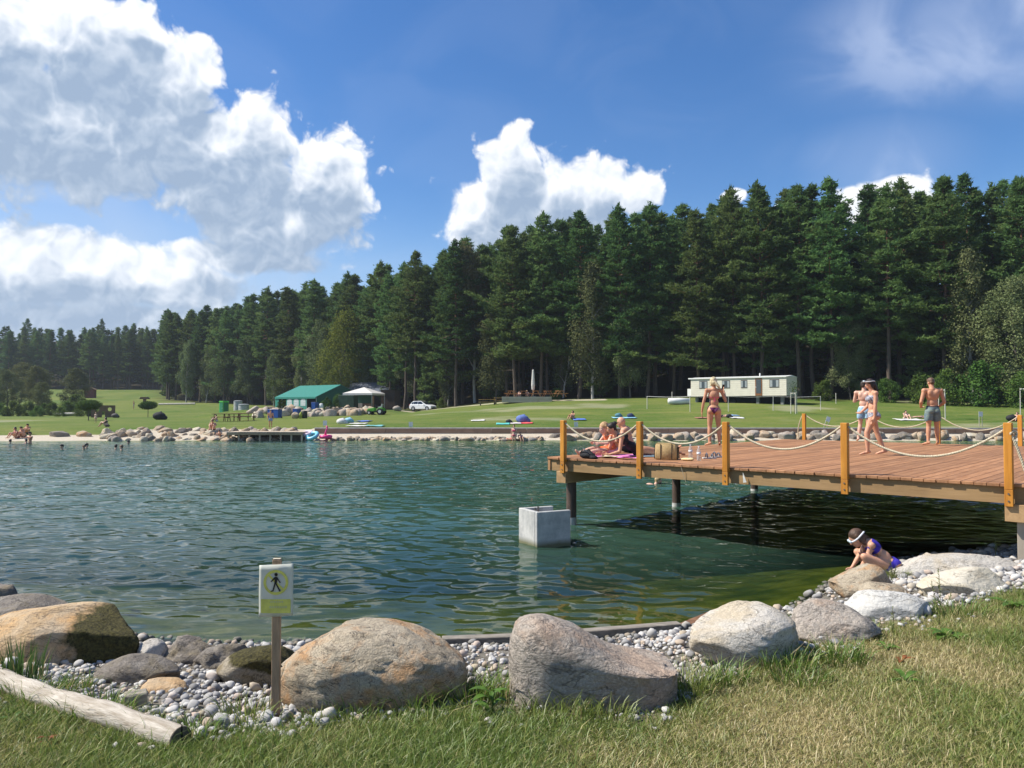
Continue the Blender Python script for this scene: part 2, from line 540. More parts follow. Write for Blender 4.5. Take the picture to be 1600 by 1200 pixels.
def build_ground():
    xs = lines((-900, -300, 40), (-300, -70, 6), (-70, -40, 1.5), (-40, -6.4, 0.42), (-6.4, 9.6, 0.08), (9.6, 40, 0.42), (40, 130, 3), (130, 900, 40))
    ys = lines((-60, 1, 4), (1, 13, 0.08), (13, 46, 1.2), (46, 58, 0.2), (58, 200, 1.6), (200, 320, 4), (320, 1400, 40))
    def zf(X, Y):
        z = ground_z(X, Y)
        P = np.stack([X, Y, 0 * X], 1)
        near = (Y < 13) & (np.abs(X) < 12)
        z = z + np.where(near, 0.012 * fbm(P * 3.1, 3, 5) + 0.02 * fbm(P * 0.9, 2, 9), 0)
        z = z + np.where(Y > 54, 0.05 * fbm(P * 0.16, 3, 3), 0)
        return z
    me, V = grid_mesh('ground', xs, ys, zf)
    X, Y = V[:, 0], V[:, 1]
    ys_, yg_, yf_ = shore_near(X), grass_near(X), shore_far(X)
    P = np.stack([X, Y, 0 * X], 1)
    jit = 0.22 * fbm(P * 1.7, 3, 21)
    sm = lambda a, b, v: np.clip((v - a) / (b - a), 0, 1)
    lawn_far = sm(2.3, 2.7, Y - yf_ - np.where(X < -13.6, 0.6, 0) + 0.4 * jit)
    lawn_far = np.where((Y - yf_ > 0), lawn_far, 0)
    turf_near = np.where(Y < 20, sm(-0.12, 0.2, yg_ - Y + jit), 0)
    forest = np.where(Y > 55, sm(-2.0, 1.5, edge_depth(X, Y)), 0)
    sand = np.where((Y - yf_ > -1.5), 1.0, 0)
    path = np.where((Y > 70) & (X < 12) & (X > -30), np.clip(1.4 - np.abs(edge_depth(X, Y) + 3.2) / 1.6 + jit, 0, 1), 0)
    worn = np.where((Y > 53) & (Y < 90), np.clip(fbm(P * 0.11 + 5, 3, 71) * 3.0 - 0.9, 0, 0.5), 0)
    lawn_far = lawn_far * (1 - 0.85 * path) * (1 - 0.6 * worn)
    C = np.stack([np.maximum(lawn_far, 0), turf_near, forest, sand], 1)
    set_color(me, 'zone', C)
    m, N, out = new_mat('ground')
    at_ = N.n('ShaderNodeVertexColor'); at_.layer_name = 'zone'
    sc = N.n('ShaderNodeSeparateColor'); N.link(at_.outputs[0], sc.inputs[0])
    zl, zt, zf_, zs = sc.outputs[0], sc.outputs[1], sc.outputs[2], at_.outputs['Alpha']
    tc = N.n('ShaderNodeTexCoord'); P_ = tc.outputs['Object']
    n_big = N.noise(N.vmath('MULTIPLY', P_, (1, 0.55, 1)), 0.07, 4, 0.6)
    n_mid = N.noise(N.vmath('MULTIPLY', P_, (0.35, 1, 1)), 0.9, 5, 0.65)
    n_fine = N.noise(P_, 9.0, 5, 0.7)
    lawn = N.mix(N.maprange(n_big, 0.40, 0.60), (0.072, 0.128, 0.020), (0.165, 0.190, 0.042))
    lawn = N.mix(N.maprange(n_mid, 0.45, 0.66, 0, 0.7), lawn, (0.235, 0.205, 0.080))
    lawn = N.mix(N.maprange(n_fine, 0.35, 0.7, 0.0, 0.5), lawn, (0.060, 0.110, 0.016))
    lawn = N.mix(N.maprange(N.noise(N.vmath('MULTIPLY', P_, (0.22, 1, 1)), 0.42, 4, 0.65), 0.42, 0.64, 0.0, 0.6), lawn, (0.058, 0.112, 0.018))
    lawn = N.mix(N.maprange(N.noise(P_, 2.6, 4, 0.7), 0.52, 0.72, 0.0, 0.55), lawn, (0.23, 0.225, 0.075))
    turf = N.mix(N.maprange(n_fine, 0.3, 0.7), (0.14, 0.115, 0.05), (0.26, 0.215, 0.095))
    soil = N.mix(N.maprange(n_fine, 0.35, 0.65), (0.10, 0.088, 0.068), (0.22, 0.20, 0.165))
    sand_c = N.mix(N.maprange(n_fine, 0.3, 0.7), (0.42, 0.36, 0.27), (0.56, 0.49, 0.39))
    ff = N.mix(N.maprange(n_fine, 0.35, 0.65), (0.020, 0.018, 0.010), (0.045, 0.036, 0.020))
    # lake bed: mud with weed and stones
    sp = N.sep(P_)
    under = N.maprange(sp[2], 0.02, -0.06)
    bedn = N.noise(P_, 1.6, 5, 0.65)
    bed = N.mix(N.maprange(bedn, 0.35, 0.68), (0.050, 0.056, 0.013), (0.24, 0.175, 0.050))
    c = N.mix(zs, soil, sand_c)
    c = N.mix(zt, c, turf)
    c = N.mix(N.math('MULTIPLY', under, N.math('SUBTRACT', 1.0, zs)), c, bed)
    c = N.mix(zl, c, lawn)
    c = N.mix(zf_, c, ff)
    b = N.n('ShaderNodeBsdfPrincipled')
    N.link(c, b.inputs['Base Color']); b.inputs['Roughness'].default_value = 0.95; b.inputs['Specular IOR Level'].default_value = 0.1
    bn = N.n('ShaderNodeBump'); bn.inputs['Strength'].default_value = 0.6; bn.inputs['Distance'].default_value = 0.05
    N.link(N.noise(P_, 14.0, 5, 0.75), bn.inputs['Height']); N.link(bn.outputs[0], b.inputs['Normal'])
    N.link(b.outputs[0], out.inputs[0])
    o = link_mesh('ground', me, m)
    tag(o, 'green lawns, banks and forest floor round the bathing pond', 'ground', kind='structure')
build_ground()

def build_water():
    rng = np.random.default_rng(11)
    xs = lines((-66, -30, 0.5), (-30, -9, 0.16), (-9, 12, 0.055), (12, 30, 0.16), (30, 56, 0.5))
    ys = [6.2]
    while ys[-1] < 51.5:
        ys.append(ys[-1] + 0.055 * max(1.0, (ys[-1] / 11.0) ** 1.15))
    ys = np.array(ys)
    comps = []
    for k in range(46):
        lam = 0.25 * (3.6 ** rng.random()) if k > 8 else 1.2 + 1.6 * rng.random()
        th = R(82) + rng.normal() * 0.50           # travel direction, mostly towards the viewer, crests lie across the picture
        comps.append((2 * math.pi / lam * math.cos(th), 2 * math.pi / lam * math.sin(th), lam, rng.random() * 6.283))
    def zf(X, Y):
        P = np.stack([X * 0.35, Y * 0.35, 0 * X], 1)
        gust = 0.85 + 0.75 * fbm(P * 0.45, 2, 77)
        w1 = 0.4 * fbm(P * 3.0, 2, 31); w2 = 0.4 * fbm(P * 3.0 + 40, 2, 32)
        z = 0
        for kx, ky, lam, ph in comps:
            sl = 0.0300 * (0.42 / lam) ** 0.6 if lam < 1.2 else 0.012
            a = sl * lam / 6.283
            # short waves are not resolved far away: the bump map takes over there
            att = np.clip(1.6 - (Y / 11.0) ** 1.15 * 0.055 * 3.2 / lam, 0, 1)
            th = kx * X + ky * Y + ph + (w1 * kx + w2 * ky) * 0.35
            z = z + a * att * (np.sin(th) + 0.22 * np.cos(2 * th))
        shal = np.clip((Y - shore_near(X)) / 2.0, 0.25, 1)
        return z * gust * shal
    me, V = grid_mesh('water', xs, ys, zf)
    X, Y = V[:, 0], V[:, 1]
    depth = np.clip(-ground_z(X, Y), 0, 4)
    set_float(me, 'depth', depth)
    m, N, out = new_mat('pond_water')
    tc = N.n('ShaderNodeTexCoord'); P_ = tc.outputs['Object']
    da = N.n('ShaderNodeAttribute'); da.attribute_name = 'depth'
    turb = N.math('SUBTRACT', 1.0, N.math('POWER', 2.718, N.math('MULTIPLY', da.outputs['Fac'], -0.85)))
    v1 = N.vmath('MULTIPLY', P_, (0.55, 1.5, 1))
    yy = N.sep(P_)[1]
    farw = N.maprange(yy, 11.0, 34.0, 0.10, 1.0)
    hgt = N.math('MULTIPLY', N.math('ADD', N.noise(v1, 1.7, 1.0, 0.5, 0.3), N.math('MULTIPLY', N.noise(v1, 3.9, 1.0, 0.5, 0.3), 0.42)), farw)
    bn = N.n('ShaderNodeBump'); bn.inputs['Strength'].default_value = 1.0; bn.inputs['Distance'].default_value = 0.10
    N.link(hgt, bn.inputs['Height'])
    gl = N.n('ShaderNodeBsdfGlossy'); gl.inputs['Roughness'].default_value = 0.0
    N.link(bn.outputs[0], gl.inputs['Normal'])
    big = N.noise(N.vmath('MULTIPLY', P_, (0.5, 1, 1)), 0.12, 3, 0.5)
    body = N.mix(N.maprange(big, 0.35, 0.65), (0.030, 0.082, 0.054), (0.052, 0.116, 0.084))
    df = N.n('ShaderNodeBsdfDiffuse'); N.link(body, df.inputs[0])
    tp = N.n('ShaderNodeBsdfTransparent'); tp.inputs[0].default_value = (0.62, 0.80, 0.50, 1)
    m1 = N.n('ShaderNodeMixShader'); N.link(turb, m1.inputs[0]); N.link(tp.outputs[0], m1.inputs[1]); N.link(df.outputs[0], m1.inputs[2])
    fr = N.n('ShaderNodeFresnel'); fr.inputs[0].default_value = 1.333; N.link(bn.outputs[0], fr.inputs['Normal'])
    m2 = N.n('ShaderNodeMixShader'); N.link(fr.outputs[0], m2.inputs[0]); N.link(m1.outputs[0], m2.inputs[1]); N.link(gl.outputs[0], m2.inputs[2])
    N.link(m2.outputs[0], out.inputs[0])
    o = link_mesh('water', me, m)
    tag(o, 'rippled blue green water of the bathing pond', 'water', kind='structure')
build_water()

# ================================================================== trees
def leaf_mat(name, c1, c2, transl=0.3, scale=0.35, c3=None):
    if name in MATS: return MATS[name]
    m, N, out = new_mat(name)
    tc = N.n('ShaderNodeTexCoord')
    oi = N.n('ShaderNodeObjectInfo')
    n1 = N.noise(tc.outputs['Object'], scale, 3, 0.6)
    geo = N.n('ShaderNodeNewGeometry')
    f = N.math('ADD', N.maprange(n1, 0.35, 0.65, 0, 0.75), N.math('MULTIPLY', geo.outputs['Random Per Island'], 0.35))
    c = N.mix(f, c1, c2)
    # every tree a little different in hue and brightness
    hs = N.n('ShaderNodeHueSaturation')
    N.link(c, hs.inputs['Color'])
    N.link(N.maprange(oi.outputs['Random'], 0, 1, 0.465, 0.520), hs.inputs['Hue'])
    N.link(N.maprange(N.math('FRACT', N.math('MULTIPLY', oi.outputs['Random'], 7.31)), 0, 1, 0.80, 1.45), hs.inputs['Value'])
    hs.inputs['Saturation'].default_value = 1.0
    d = N.n('ShaderNodeBsdfDiffuse'); N.link(hs.outputs[0], d.inputs[0])
    t = N.n('ShaderNodeBsdfTranslucent'); N.link(hs.outputs[0], t.inputs[0])
    mx = N.n('ShaderNodeMixShader'); mx.inputs[0].default_value = transl
    N.link(d.outputs[0], mx.inputs[1]); N.link(t.outputs[0], mx.inputs[2])
    N.link(mx.outputs[0], out.inputs[0])
    MATS[name] = m
    return m
def bark_mat(name, low, high, zsplit):
    if name in MATS: return MATS[name]
    m, N, out = new_mat(name)
    tc = N.n('ShaderNodeTexCoord'); P_ = tc.outputs['Object']
    z = N.sep(P_)[2]
    n = N.noise(N.vmath('MULTIPLY', P_, (6, 6, 1.2)), 1.5, 5, 0.7)
    c = N.mix(N.maprange(z, zsplit * 0.6, zsplit * 1.3), low, high)
    c = N.mix(N.maprange(n, 0.35, 0.7, 0, 0.75), c, tuple(x * 0.35 for x in low))
    b = N.n('ShaderNodeBsdfPrincipled'); N.link(c, b.inputs['Base Color']); b.inputs['Roughness'].default_value = 0.9
    N.link(b.outputs[0], out.inputs[0])
    MATS[name] = m
    return m

def blades(C, D, L, W, rng, curl=0.0):
    """triangular blades: centres C, directions D (unit), length L, width W -> verts, faces"""
    n = len(C)
    r = rng.normal(size=(n, 3)); s = np.cross(D, r); s /= np.linalg.norm(s, axis=1, keepdims=True) + 1e-9
    L = np.broadcast_to(np.asarray(L, float), (n,))[:, None]; W = np.broadcast_to(np.asarray(W, float), (n,))[:, None]
    a = C + s * W * 0.5; b = C - s * W * 0.5; t = C + D * L
    V = np.stack([a, b, t], 1).reshape(-1, 3)
    F = np.arange(3 * n).reshape(-1, 3)
    return V, F
def leaves(C, nrm, S, rng, asp=0.6):
    """rhombic leaves: 4 verts"""
    n = len(C)
    r = rng.normal(size=(n, 3)); u = np.cross(nrm, r); u /= np.linalg.norm(u, axis=1, keepdims=True) + 1e-9
    v = np.cross(nrm, u)
    S = np.broadcast_to(np.asarray(S, float), (n,))[:, None]
    V = np.stack([C - u * S * 0.5, C + v * S * 0.5 * asp, C + u * S * 0.5, C - v * S * 0.5 * asp], 1).reshape(-1, 3)
    F = np.arange(4 * n).reshape(-1, 4)
    return V, F

class Tubes:
    """many thin tapered 4-sided tubes into one mesh"""
    def __init__(self): self.V = []; self.F = []; self.n = 0
    def add(self, pts, rad, seg=4):
        pts = np.asarray(pts, float); rad = np.asarray(rad, float); k = len(pts)
        d = np.gradient(pts, axis=0); d = unit(d)
        ref = np.array([0.31, 0.87, 0.2]); s = unit(np.cross(d, ref)); u = np.cross(d, s)
        ang = np.arange(seg) * 2 * math.pi / seg
        ring = pts[:, None, :] + rad[:, None, None] * (np.cos(ang)[None, :, None] * s[:, None, :] + np.sin(ang)[None, :, None] * u[:, None, :])
        self.V.append(ring.reshape(-1, 3))
        i = np.arange(k * seg).reshape(k, seg)
        a = i[:-1]; b = np.roll(i, -1, 1)[:-1]; c = np.roll(i, -1, 1)[1:]; e = i[1:]
        self.F.append(np.stack([a.ravel(), b.ravel(), c.ravel(), e.ravel()], 1) + self.n)
        self.n += k * seg
    def mesh(self, name):
        return np_mesh(name, np.concatenate(self.V), np.concatenate(self.F), smooth=True)

def pine_meshes(seed, H=24.0, cb=0.35, rad=2.6, dens=1.0, top='round'):
    rng = np.random.default_rng(seed)
    T = Tubes()
    nz = 9
    z = np.linspace(0, H, nz)
    bx = np.cumsum(rng.normal(size=nz) * 0.09) ; by = np.cumsum(rng.normal(size=nz) * 0.09)
    bx -= bx[0]; by -= by[0]
    r0 = 0.0082 * H
    rr = r0 * (1 - (z / H) ** 1.1 * 0.93); rr[0] *= 1.25
    T.add(np.stack([bx, by, z - 0.3 * (z == 0)], 1), rr, 8)
    axis = lambda zz: np.array([np.interp(zz, z, bx), np.interp(zz, z, by), zz])
    CC = []; DD = []; LL = []
    # a few dead stubs below the crown
    for k in range(int(14 * (1 - 0.3))):
        zz = H * (0.08 + rng.random() * max(cb - 0.08, 0.02)); a = rng.random() * 6.283; L = 0.4 + rng.random() * 1.1
        p = axis(zz); d = np.array([math.cos(a), math.sin(a), -0.1 + 0.3 * rng.random()])
        T.add([p, p + d * L], [0.03, 0.012], 3)
    zz = cb * H
    while zz < H - 0.15:
        t = (zz - cb * H) / (H - cb * H)
        if top == 'round': prof = math.sin(math.pi * (0.18 + 0.815 * t) ** 0.85) * (0.78 + 0.22 * math.sin(zz * 1.9 + seed))
        else: prof = (1 - t) ** 0.75 * (0.75 + 0.25 * min(1, t / 0.1)) * (0.8 + 0.2 * math.sin(zz * 2.1 + seed)) + 0.05
        nb = rng.integers(3, 6)
        a0 = rng.random() * 6.283
        for k in range(nb):
            L = rad * prof * (0.55 + 0.75 * rng.random()) + 0.15
            if rng.random() < 0.06: L *= 1.35
            a = a0 + k * 6.283 / nb + rng.normal() * 0.35
            el = R(-8 + 52 * t ** 1.5) + rng.normal() * 0.13
            p0 = axis(zz + rng.normal() * 0.12)
            hd = np.array([math.cos(a), math.sin(a), 0])
            n = 4; ss = np.linspace(0, 1, n)
            sag = -0.10 * L * np.sin(ss * 3.14) + 0.14 * L * ss ** 2
            pts = p0 + hd * (ss * L * math.cos(el))[:, None]
            pts[:, 2] += ss * L * math.sin(el) + sag
            T.add(pts, np.linspace(0.045 + 0.008 * L, 0.01, n), 3)
            # foliage clumps: flat plates towards the end of the branch
            nc = max(3, int(L * 7.5 * dens))
            s_ = 0.25 + 0.78 * rng.random(nc) ** 0.75
            side = np.array([-math.sin(a), math.cos(a), 0])
            wid = (0.22 + 0.50 * L ** 0.8 * (1.15 - s_)) * rng.normal(size=nc) * 0.8
            c = p0 + hd * (s_ * L * math.cos(el))[:, None] + side * wid[:, None]
            c[:, 2] += s_ * L * math.sin(el) + np.interp(s_, ss, sag) + 0.06 + 0.10 * rng.normal(size=nc)
            per = 10
            cc = np.repeat(c, per, 0) + rng.normal(size=(nc * per, 3)) * np.array([0.15, 0.15, 0.07])
            d = rng.normal(size=(nc * per, 3)) * np.array([0.75, 0.75, 0.45]) + hd * 0.55 + np.array([0, 0, 0.55])
            CC.append(cc); DD.append(unit(d)); LL.append(0.20 + 0.20 * rng.random(nc * per))
        zz += (0.52 + 0.30 * rng.random()) * (1.0 if t < 0.8 else 0.7)
    # leader
    c = axis(H - 0.1) + rng.normal(size=(40, 3)) * np.array([0.12, 0.12, 0.3])
    CC.append(c); DD.append(unit(rng.normal(size=(40, 3)) * 0.5 + np.array([0, 0, 1]))); LL.append(np.full(40, 0.4))
    CC = np.concatenate(CC); DD = np.concatenate(DD); LL = np.concatenate(LL)
    V, F = blades(CC - DD * LL[:, None] * 0.3, DD, LL * 1.4, 0.165 * (0.7 + 0.6 * rng.random(len(CC))), rng)
    return T.mesh('pine_trunk'), np_mesh('pine_crown', V, F)

def broad_meshes(seed, H=15.0, rad=3.5, cb=0.2, nleaf=9000, size=0.22, droop=0.0, lumps=26, slim=1.0):
    rng = np.random.default_rng(seed)
    T = Tubes()
    z = np.linspace(0, H * 0.92, 8); b = np.cumsum(rng.normal(size=(8, 2)) * 0.012 * H, 0); b -= b[0]
    T.add(np.concatenate([b, z[:, None]], 1), 0.011 * H * (1 - (z / H) * 0.95), 7)
    ax = lambda zz: np.array([np.interp(zz, z, b[:, 0]), np.interp(zz, z, b[:, 1]), zz])
    C = []; Nn = []
    per = nleaf // lumps
    for k in range(lumps):
        t = (k + 0.5) / lumps
        zz = H * (cb + (1 - cb) * (0.04 + 0.93 * t))
        prof = math.sin(math.pi * min(0.97, (0.16 + 0.80 * t)) ** 0.9) ** 0.7
        a = k * 2.39996 + rng.normal() * 0.3
        rr = rad * prof * (0.30 + 0.62 * rng.random()) * slim
        base = ax(max(zz - 0.5 * rr - 0.06 * H, 0.1 * H))
        tip = ax(zz) + np.array([math.cos(a) * rr, math.sin(a) * rr, 0.0])
        mid = (base + tip) / 2 + np.array([0, 0, 0.12 * rr])
        T.add([base, mid, tip], [0.02 + 0.004 * H, 0.012 + 0.0015 * H, 0.012], 4)
        lr = rad * (0.26 + 0.20 * rng.random()) * (0.75 + 0.4 * prof)
        u = unit(rng.normal(size=(per, 3)))
        rad_ = lr * rng.random(per) ** 0.42
        lump = 1 + 0.3 * fbm(u * 2.2 + k * 3.1, 2, seed)
        p = u * (rad_ * lump)[:, None] * np.array([1, 1, 0.78 + 0.5 * droop])
        if droop:
            hang = rng.random(per) ** 2 * droop * lr * 1.6
            p[:, 2] -= hang
            p[:, :2] *= (1 - 0.18 * droop)
        C.append(tip + p); Nn.append(unit(u * 0.8 + rng.normal(size=(per, 3)) * 0.6 + np.array([0, 0, 0.5])))
    C = np.concatenate(C); Nn = np.concatenate(Nn)
    V, F = leaves(C, Nn, size * (0.7 + 0.6 * rng.random(len(C))), rng, asp=0.62)
    return T.mesh('tree_trunk'), np_mesh('tree_crown', V, F)

PINE_LEAF = leaf_mat('pine_needles', (0.046, 0.098, 0.034), (0.125, 0.190, 0.058), 0.38, 0.5)
PINE_BARK = bark_mat('pine_bark', (0.115, 0.085, 0.062), (0.235, 0.115, 0.055), 11.0)
BIRCH_BARK = bark_mat('birch_bark', (0.45, 0.43, 0.39), (0.36, 0.33, 0.29), 9.0)
GREY_BARK = bark_mat('grey_bark', (0.14, 0.12, 0.095), (0.12, 0.10, 0.08), 9.0)
LEAF_BIRCH = leaf_mat('birch_leaves', (0.085, 0.115, 0.045), (0.155, 0.180, 0.080), 0.3, 0.5)
LEAF_GREEN = leaf_mat('broad_leaves', (0.045, 0.092, 0.022), (0.105, 0.165, 0.038), 0.3, 0.5)
LEAF_YELL = leaf_mat('yellow_green_leaves', (0.095, 0.140, 0.026), (0.185, 0.215, 0.045), 0.3, 0.5)
LEAF_BROWN = leaf_mat('brownish_leaves', (0.110, 0.105, 0.050), (0.175, 0.155, 0.078), 0.3, 0.5)
LEAF_DARK = leaf_mat('dark_leaves', (0.032, 0.064, 0.020), (0.075, 0.118, 0.034), 0.3, 0.5)

PROTO = {}
def tree_proto(key, fn, args, name):
    if key not in PROTO: PROTO[key] = fn(**args)
    return PROTO[key]
def place_tree(name, meshes, mats, loc, s, rz, label, cat, group=None, sxy=1.0, tilt=0.0):
    e = empty(name, loc, rz)
    e.scale = (s * sxy, s * sxy, s)
    e.rotation_euler = (tilt, tilt * 0.6, rz)
    tr = bpy.data.objects.new('trunk', meshes[0]); COL.objects.link(tr); tr.parent = e
    cr = bpy.data.objects.new('crown', meshes[1]); COL.objects.link(cr); cr.parent = e
    if not meshes[0].materials: meshes[0].materials.append(mats[0])
    if not meshes[1].materials: meshes[1].materials.append(mats[1])
    tag(e, label, cat, group)
    return e

def build_forest():
    rng = np.random.default_rng(5)
    var = []
    for i, (cb, rad, top) in enumerate([(0.36, 3.1, 'round'), (0.42, 2.9, 'round'), (0.26, 3.4, 'round'), (0.22, 3.5, 'round'), (0.30, 3.3, 'point'), (0.18, 3.6, 'point')]):
        var.append(pine_meshes(100 + i, 24.0, cb, rad, 1.0, top))
    low = [pine_meshes(140 + i, 16.0, cb, 2.6, 1.15, 'point') for i, cb in enumerate((0.06, 0.10, 0.16))]
    # walk along the edge of the wood, row behind row
    seg = EX[1:] - EX[:-1]; L = np.hypot(seg[:, 0], seg[:, 1]); cum = np.concatenate([[0], np.cumsum(L)])
    def along(s, depth):
        k = min(np.searchsorted(cum, s, side='right') - 1, len(L) - 1)
        t = (s - cum[k]) / L[k]; p = EX[k] + seg[k] * t; d = seg[k] / L[k]
        nrm = np.array([d[1], -d[0]])
        return p + nrm * depth
    rows = [(1.0, 3.3), (4.5, 3.9), (9.5, 4.9), (15.5, 5.8), (22.5, 7.2), (31, 10)]
    cnt = 0
    taken = []
    for ri, (dep, step) in enumerate(rows):
        s = cum[1] - 15 + rng.random() * step
        while s < cum[-1] - 10:
            q = along(s, dep + rng.normal() * 1.1)
            st = step * (0.72 + 0.56 * rng.random())
            far_left = q[1] > 215
            s += st * (1.55 if far_left else 1.0)
            if q[1] < 55 or abs(q[0] / q[1]) > 0.72 or (q[0] > 0 and q[0] / q[1] > 0.715): continue
            if q[0] / q[1] < -0.665: continue
            if any((q[0] - a) ** 2 + (q[1] - b) ** 2 < 5.0 for a, b in taken): continue
            taken.append((q[0], q[1]))
            x, y = float(q[0]), float(q[1])
            z = gz(x, y)
            if ri == 0 and rng.random() < 0.24 and not far_left:
                place_tree('young_pine_tree', low[rng.integers(3)], (PINE_BARK, PINE_LEAF), (x, y, z - 0.1), 0.55 + 0.3 * rng.random(), rng.random() * 6.28,
                           'young pine with branches reaching the ground at the forest edge', 'pine tree', 'young pines at the forest edge')
                continue
            h = (0.94 + 0.14 * rng.random()) * (1.0 if not far_left else 0.82) * (1 - 0.05 * (ri >= 4)) * (0.90 if (-100 < x < -64 and y < 215) else 1.0)
            px = 800 + 1200 * x / y
            where = 'at the right edge' if px > 1480 else 'behind the couple and the young man' if px > 1290 else 'behind the caravan' if px > 1040 else 'left of the caravan' if px > 890 else \
                'behind the picnic terrace' if px > 735 else 'behind the parked car' if px > 620 else 'behind the green tent' if px > 415 else 'at the left corner of the forest'
            row = 'front row' if ri < 2 else 'second rank' if ri < 4 else 'hill top'
            if far_left: lab = ('dark blue green pine of the distant wood beyond the left meadow, ' + ('front row' if ri < 2 else 'rear rows'), 'pines of the distant wood')
            else: lab = ('tall pine in the %s of the forest %s' % (row, where), 'pines of the forest, %s, %s' % (row, where))
            place_tree('pine_tree', var[rng.integers(len(var)) if ri > 1 else rng.integers(2, len(var)) if rng.random() < 0.6 else rng.integers(3)], (PINE_BARK, PINE_LEAF), (x, y, z - 0.1), h, rng.random() * 6.28, lab[0], 'pine tree', lab[1],
                       sxy=1.0 + 0.4 * rng.random(), tilt=rng.normal() * 0.015)
            cnt += 1
    print('pines', cnt, [len(v[1].polygons) for v in var])
build_forest()

# ================================================================== single trees and shrubs
def build_other_trees():
    def put(name, label, px, Y, H, proto, mats, cat='tree', group=None, rz=0.0, sxy=1.0, H0=15.0):
        p = at(px, 620, Y); z = gz(p.x, Y)
        return place_tree(name, proto, mats, (p.x, Y, z - 0.1), H / H0, rz, label, cat, group, sxy=sxy)
    birch = [broad_meshes(500 + i, 15, 2.6, 0.16, 11000, 0.23, 0.9, 30, 0.9) for i in range(3)]
    broad = [broad_meshes(520 + i, 15, 3.9, 0.12, 13000, 0.26, 0.1, 34, 1.0) for i in range(2)]
    yell = broad_meshes(540, 15, 4.2, 0.08, 16000, 0.25, 0.35, 38, 1.0)
    brown = broad_meshes(545, 15, 2.3, 0.25, 8000, 0.24, 0.6, 26, 0.85)
    put('linden_tree', 'broad yellow green leafy tree standing behind the green tent', 535, 136, 17.6, yell, (GREY_BARK, LEAF_YELL))
    put('birch_tree', 'slim brownish birch right of the yellow green tree', 612, 134, 16.2, brown, (BIRCH_BARK, LEAF_BROWN))
    put('birch_tree', 'brownish birch rising between the pines above the terrace', 742, 116, 24, brown, (BIRCH_BARK, LEAF_BROWN), rz=1.2)
    put('birch_tree', 'drooping grey green birch at the forest edge left of the caravan', 926, 100.5, 18.2, birch[0], (BIRCH_BARK, LEAF_BIRCH))
    put('birch_tree', 'tall pale birch at the forest edge on the right', 1520, 79.5, 16.6, birch[1], (BIRCH_BARK, LEAF_BIRCH), rz=2.0)
    put('birch_tree', 'small birch left of the tent in front of the pines', 428, 161, 11.5, birch[2], (BIRCH_BARK, LEAF_BIRCH), rz=0.5)
    put('birch_tree', 'grey green birch behind the left end of the tent', 472, 152, 14.5, birch[0], (BIRCH_BARK, LEAF_BIRCH), rz=4.0)
    put('birch_tree', 'leaning birch at the left corner of the forest', 291, 182, 14.8, birch[1], (BIRCH_BARK, LEAF_BIRCH), rz=1.0)
    put('birch_tree', 'birch with thin white trunk right of the leaning one', 322, 180, 13.0, birch[2], (BIRCH_BARK, LEAF_BIRCH), rz=3.0)
    put('broadleaf_tree', 'wide dull green tree behind the portable toilet', 355, 176, 16.2, broad[0], (GREY_BARK, LEAF_BIRCH), sxy=1.1)
    put('broadleaf_tree', 'rounded dull green tree between the birches and the tent', 392, 170, 14.8, broad[1], (GREY_BARK, LEAF_BIRCH), sxy=0.9)
    put('broadleaf_tree', 'bushy bright green tree at the right edge of the picture', 1582, 76, 12.8, broad[1], (GREY_BARK, LEAF_GREEN), rz=2.2)
    for i, (px, Y, H, k, m, lab) in enumerate([(505, 147, 17, 'b', LEAF_GREEN, 'leafy green tree left of the yellow green one'), (582, 138, 15, 'p', LEAF_BIRCH, 'pale birch just right of the yellow green tree'), (655, 127, 15.5, 'b', LEAF_GREEN, 'round leafy tree behind the parked car'),
                                               (700, 117, 13, 'p', LEAF_BIRCH, 'birch at the forest edge left of the terrace'), (775, 111, 14, 'b', LEAF_DARK, 'dark leafy tree behind the yellow benches'), (880, 105, 12, 'p', LEAF_GREEN, 'green birch right of the closed parasol'),
                                               (985, 99, 13.5, 'b', LEAF_DARK, 'dark leafy tree between drooping birch and caravan'), (1330, 87, 10, 'b', LEAF_GREEN, 'leafy tree low in the forest edge behind the couple'), (455, 160, 18, 'b', LEAF_BIRCH, 'dull green leafy tree behind the left tent end')]):
        put('birch_tree' if k == 'p' else 'broadleaf_tree', lab, px, Y, H, birch[i % 3] if k == 'p' else broad[i % 2], (BIRCH_BARK if k == 'p' else GREY_BARK, m), rz=i * 1.7, sxy=0.85 if k == 'b' else 1.0)
    # low shrubs at the forest foot on the right
    shr = [broad_meshes(560 + i, 4.0, 1.9, 0.02, 3600, 0.22, 0.2, 18, 1.0) for i in range(3)]
    for i, (px, Y, H, lab) in enumerate([(1480, 77, 3.6, 'low shrub under the tall pale birch'), (1535, 75, 4.4, 'leafy shrub right of the pale birch trunk'), (1440, 80, 3.0, 'shrub left of the pale birch'),
                                         (1595, 73, 3.4, 'shrub at the right edge under the bushy tree'), (1385, 82, 2.6, 'low shrub at the forest foot behind the couple'), (870, 103, 1.6, 'small shrub right of the picnic terrace'),
                                         (690, 113, 1.6, 'small shrub at the forest foot left of the terrace'), (1290, 85, 2.4, 'shrub at the forest foot right of the caravan')]):
        put('shrub', lab, px, Y, H, shr[i % 3], (GREY_BARK, LEAF_GREEN), 'shrub', 'shrubs at the forest foot', rz=i * 1.3, sxy=1.1, H0=4.0)
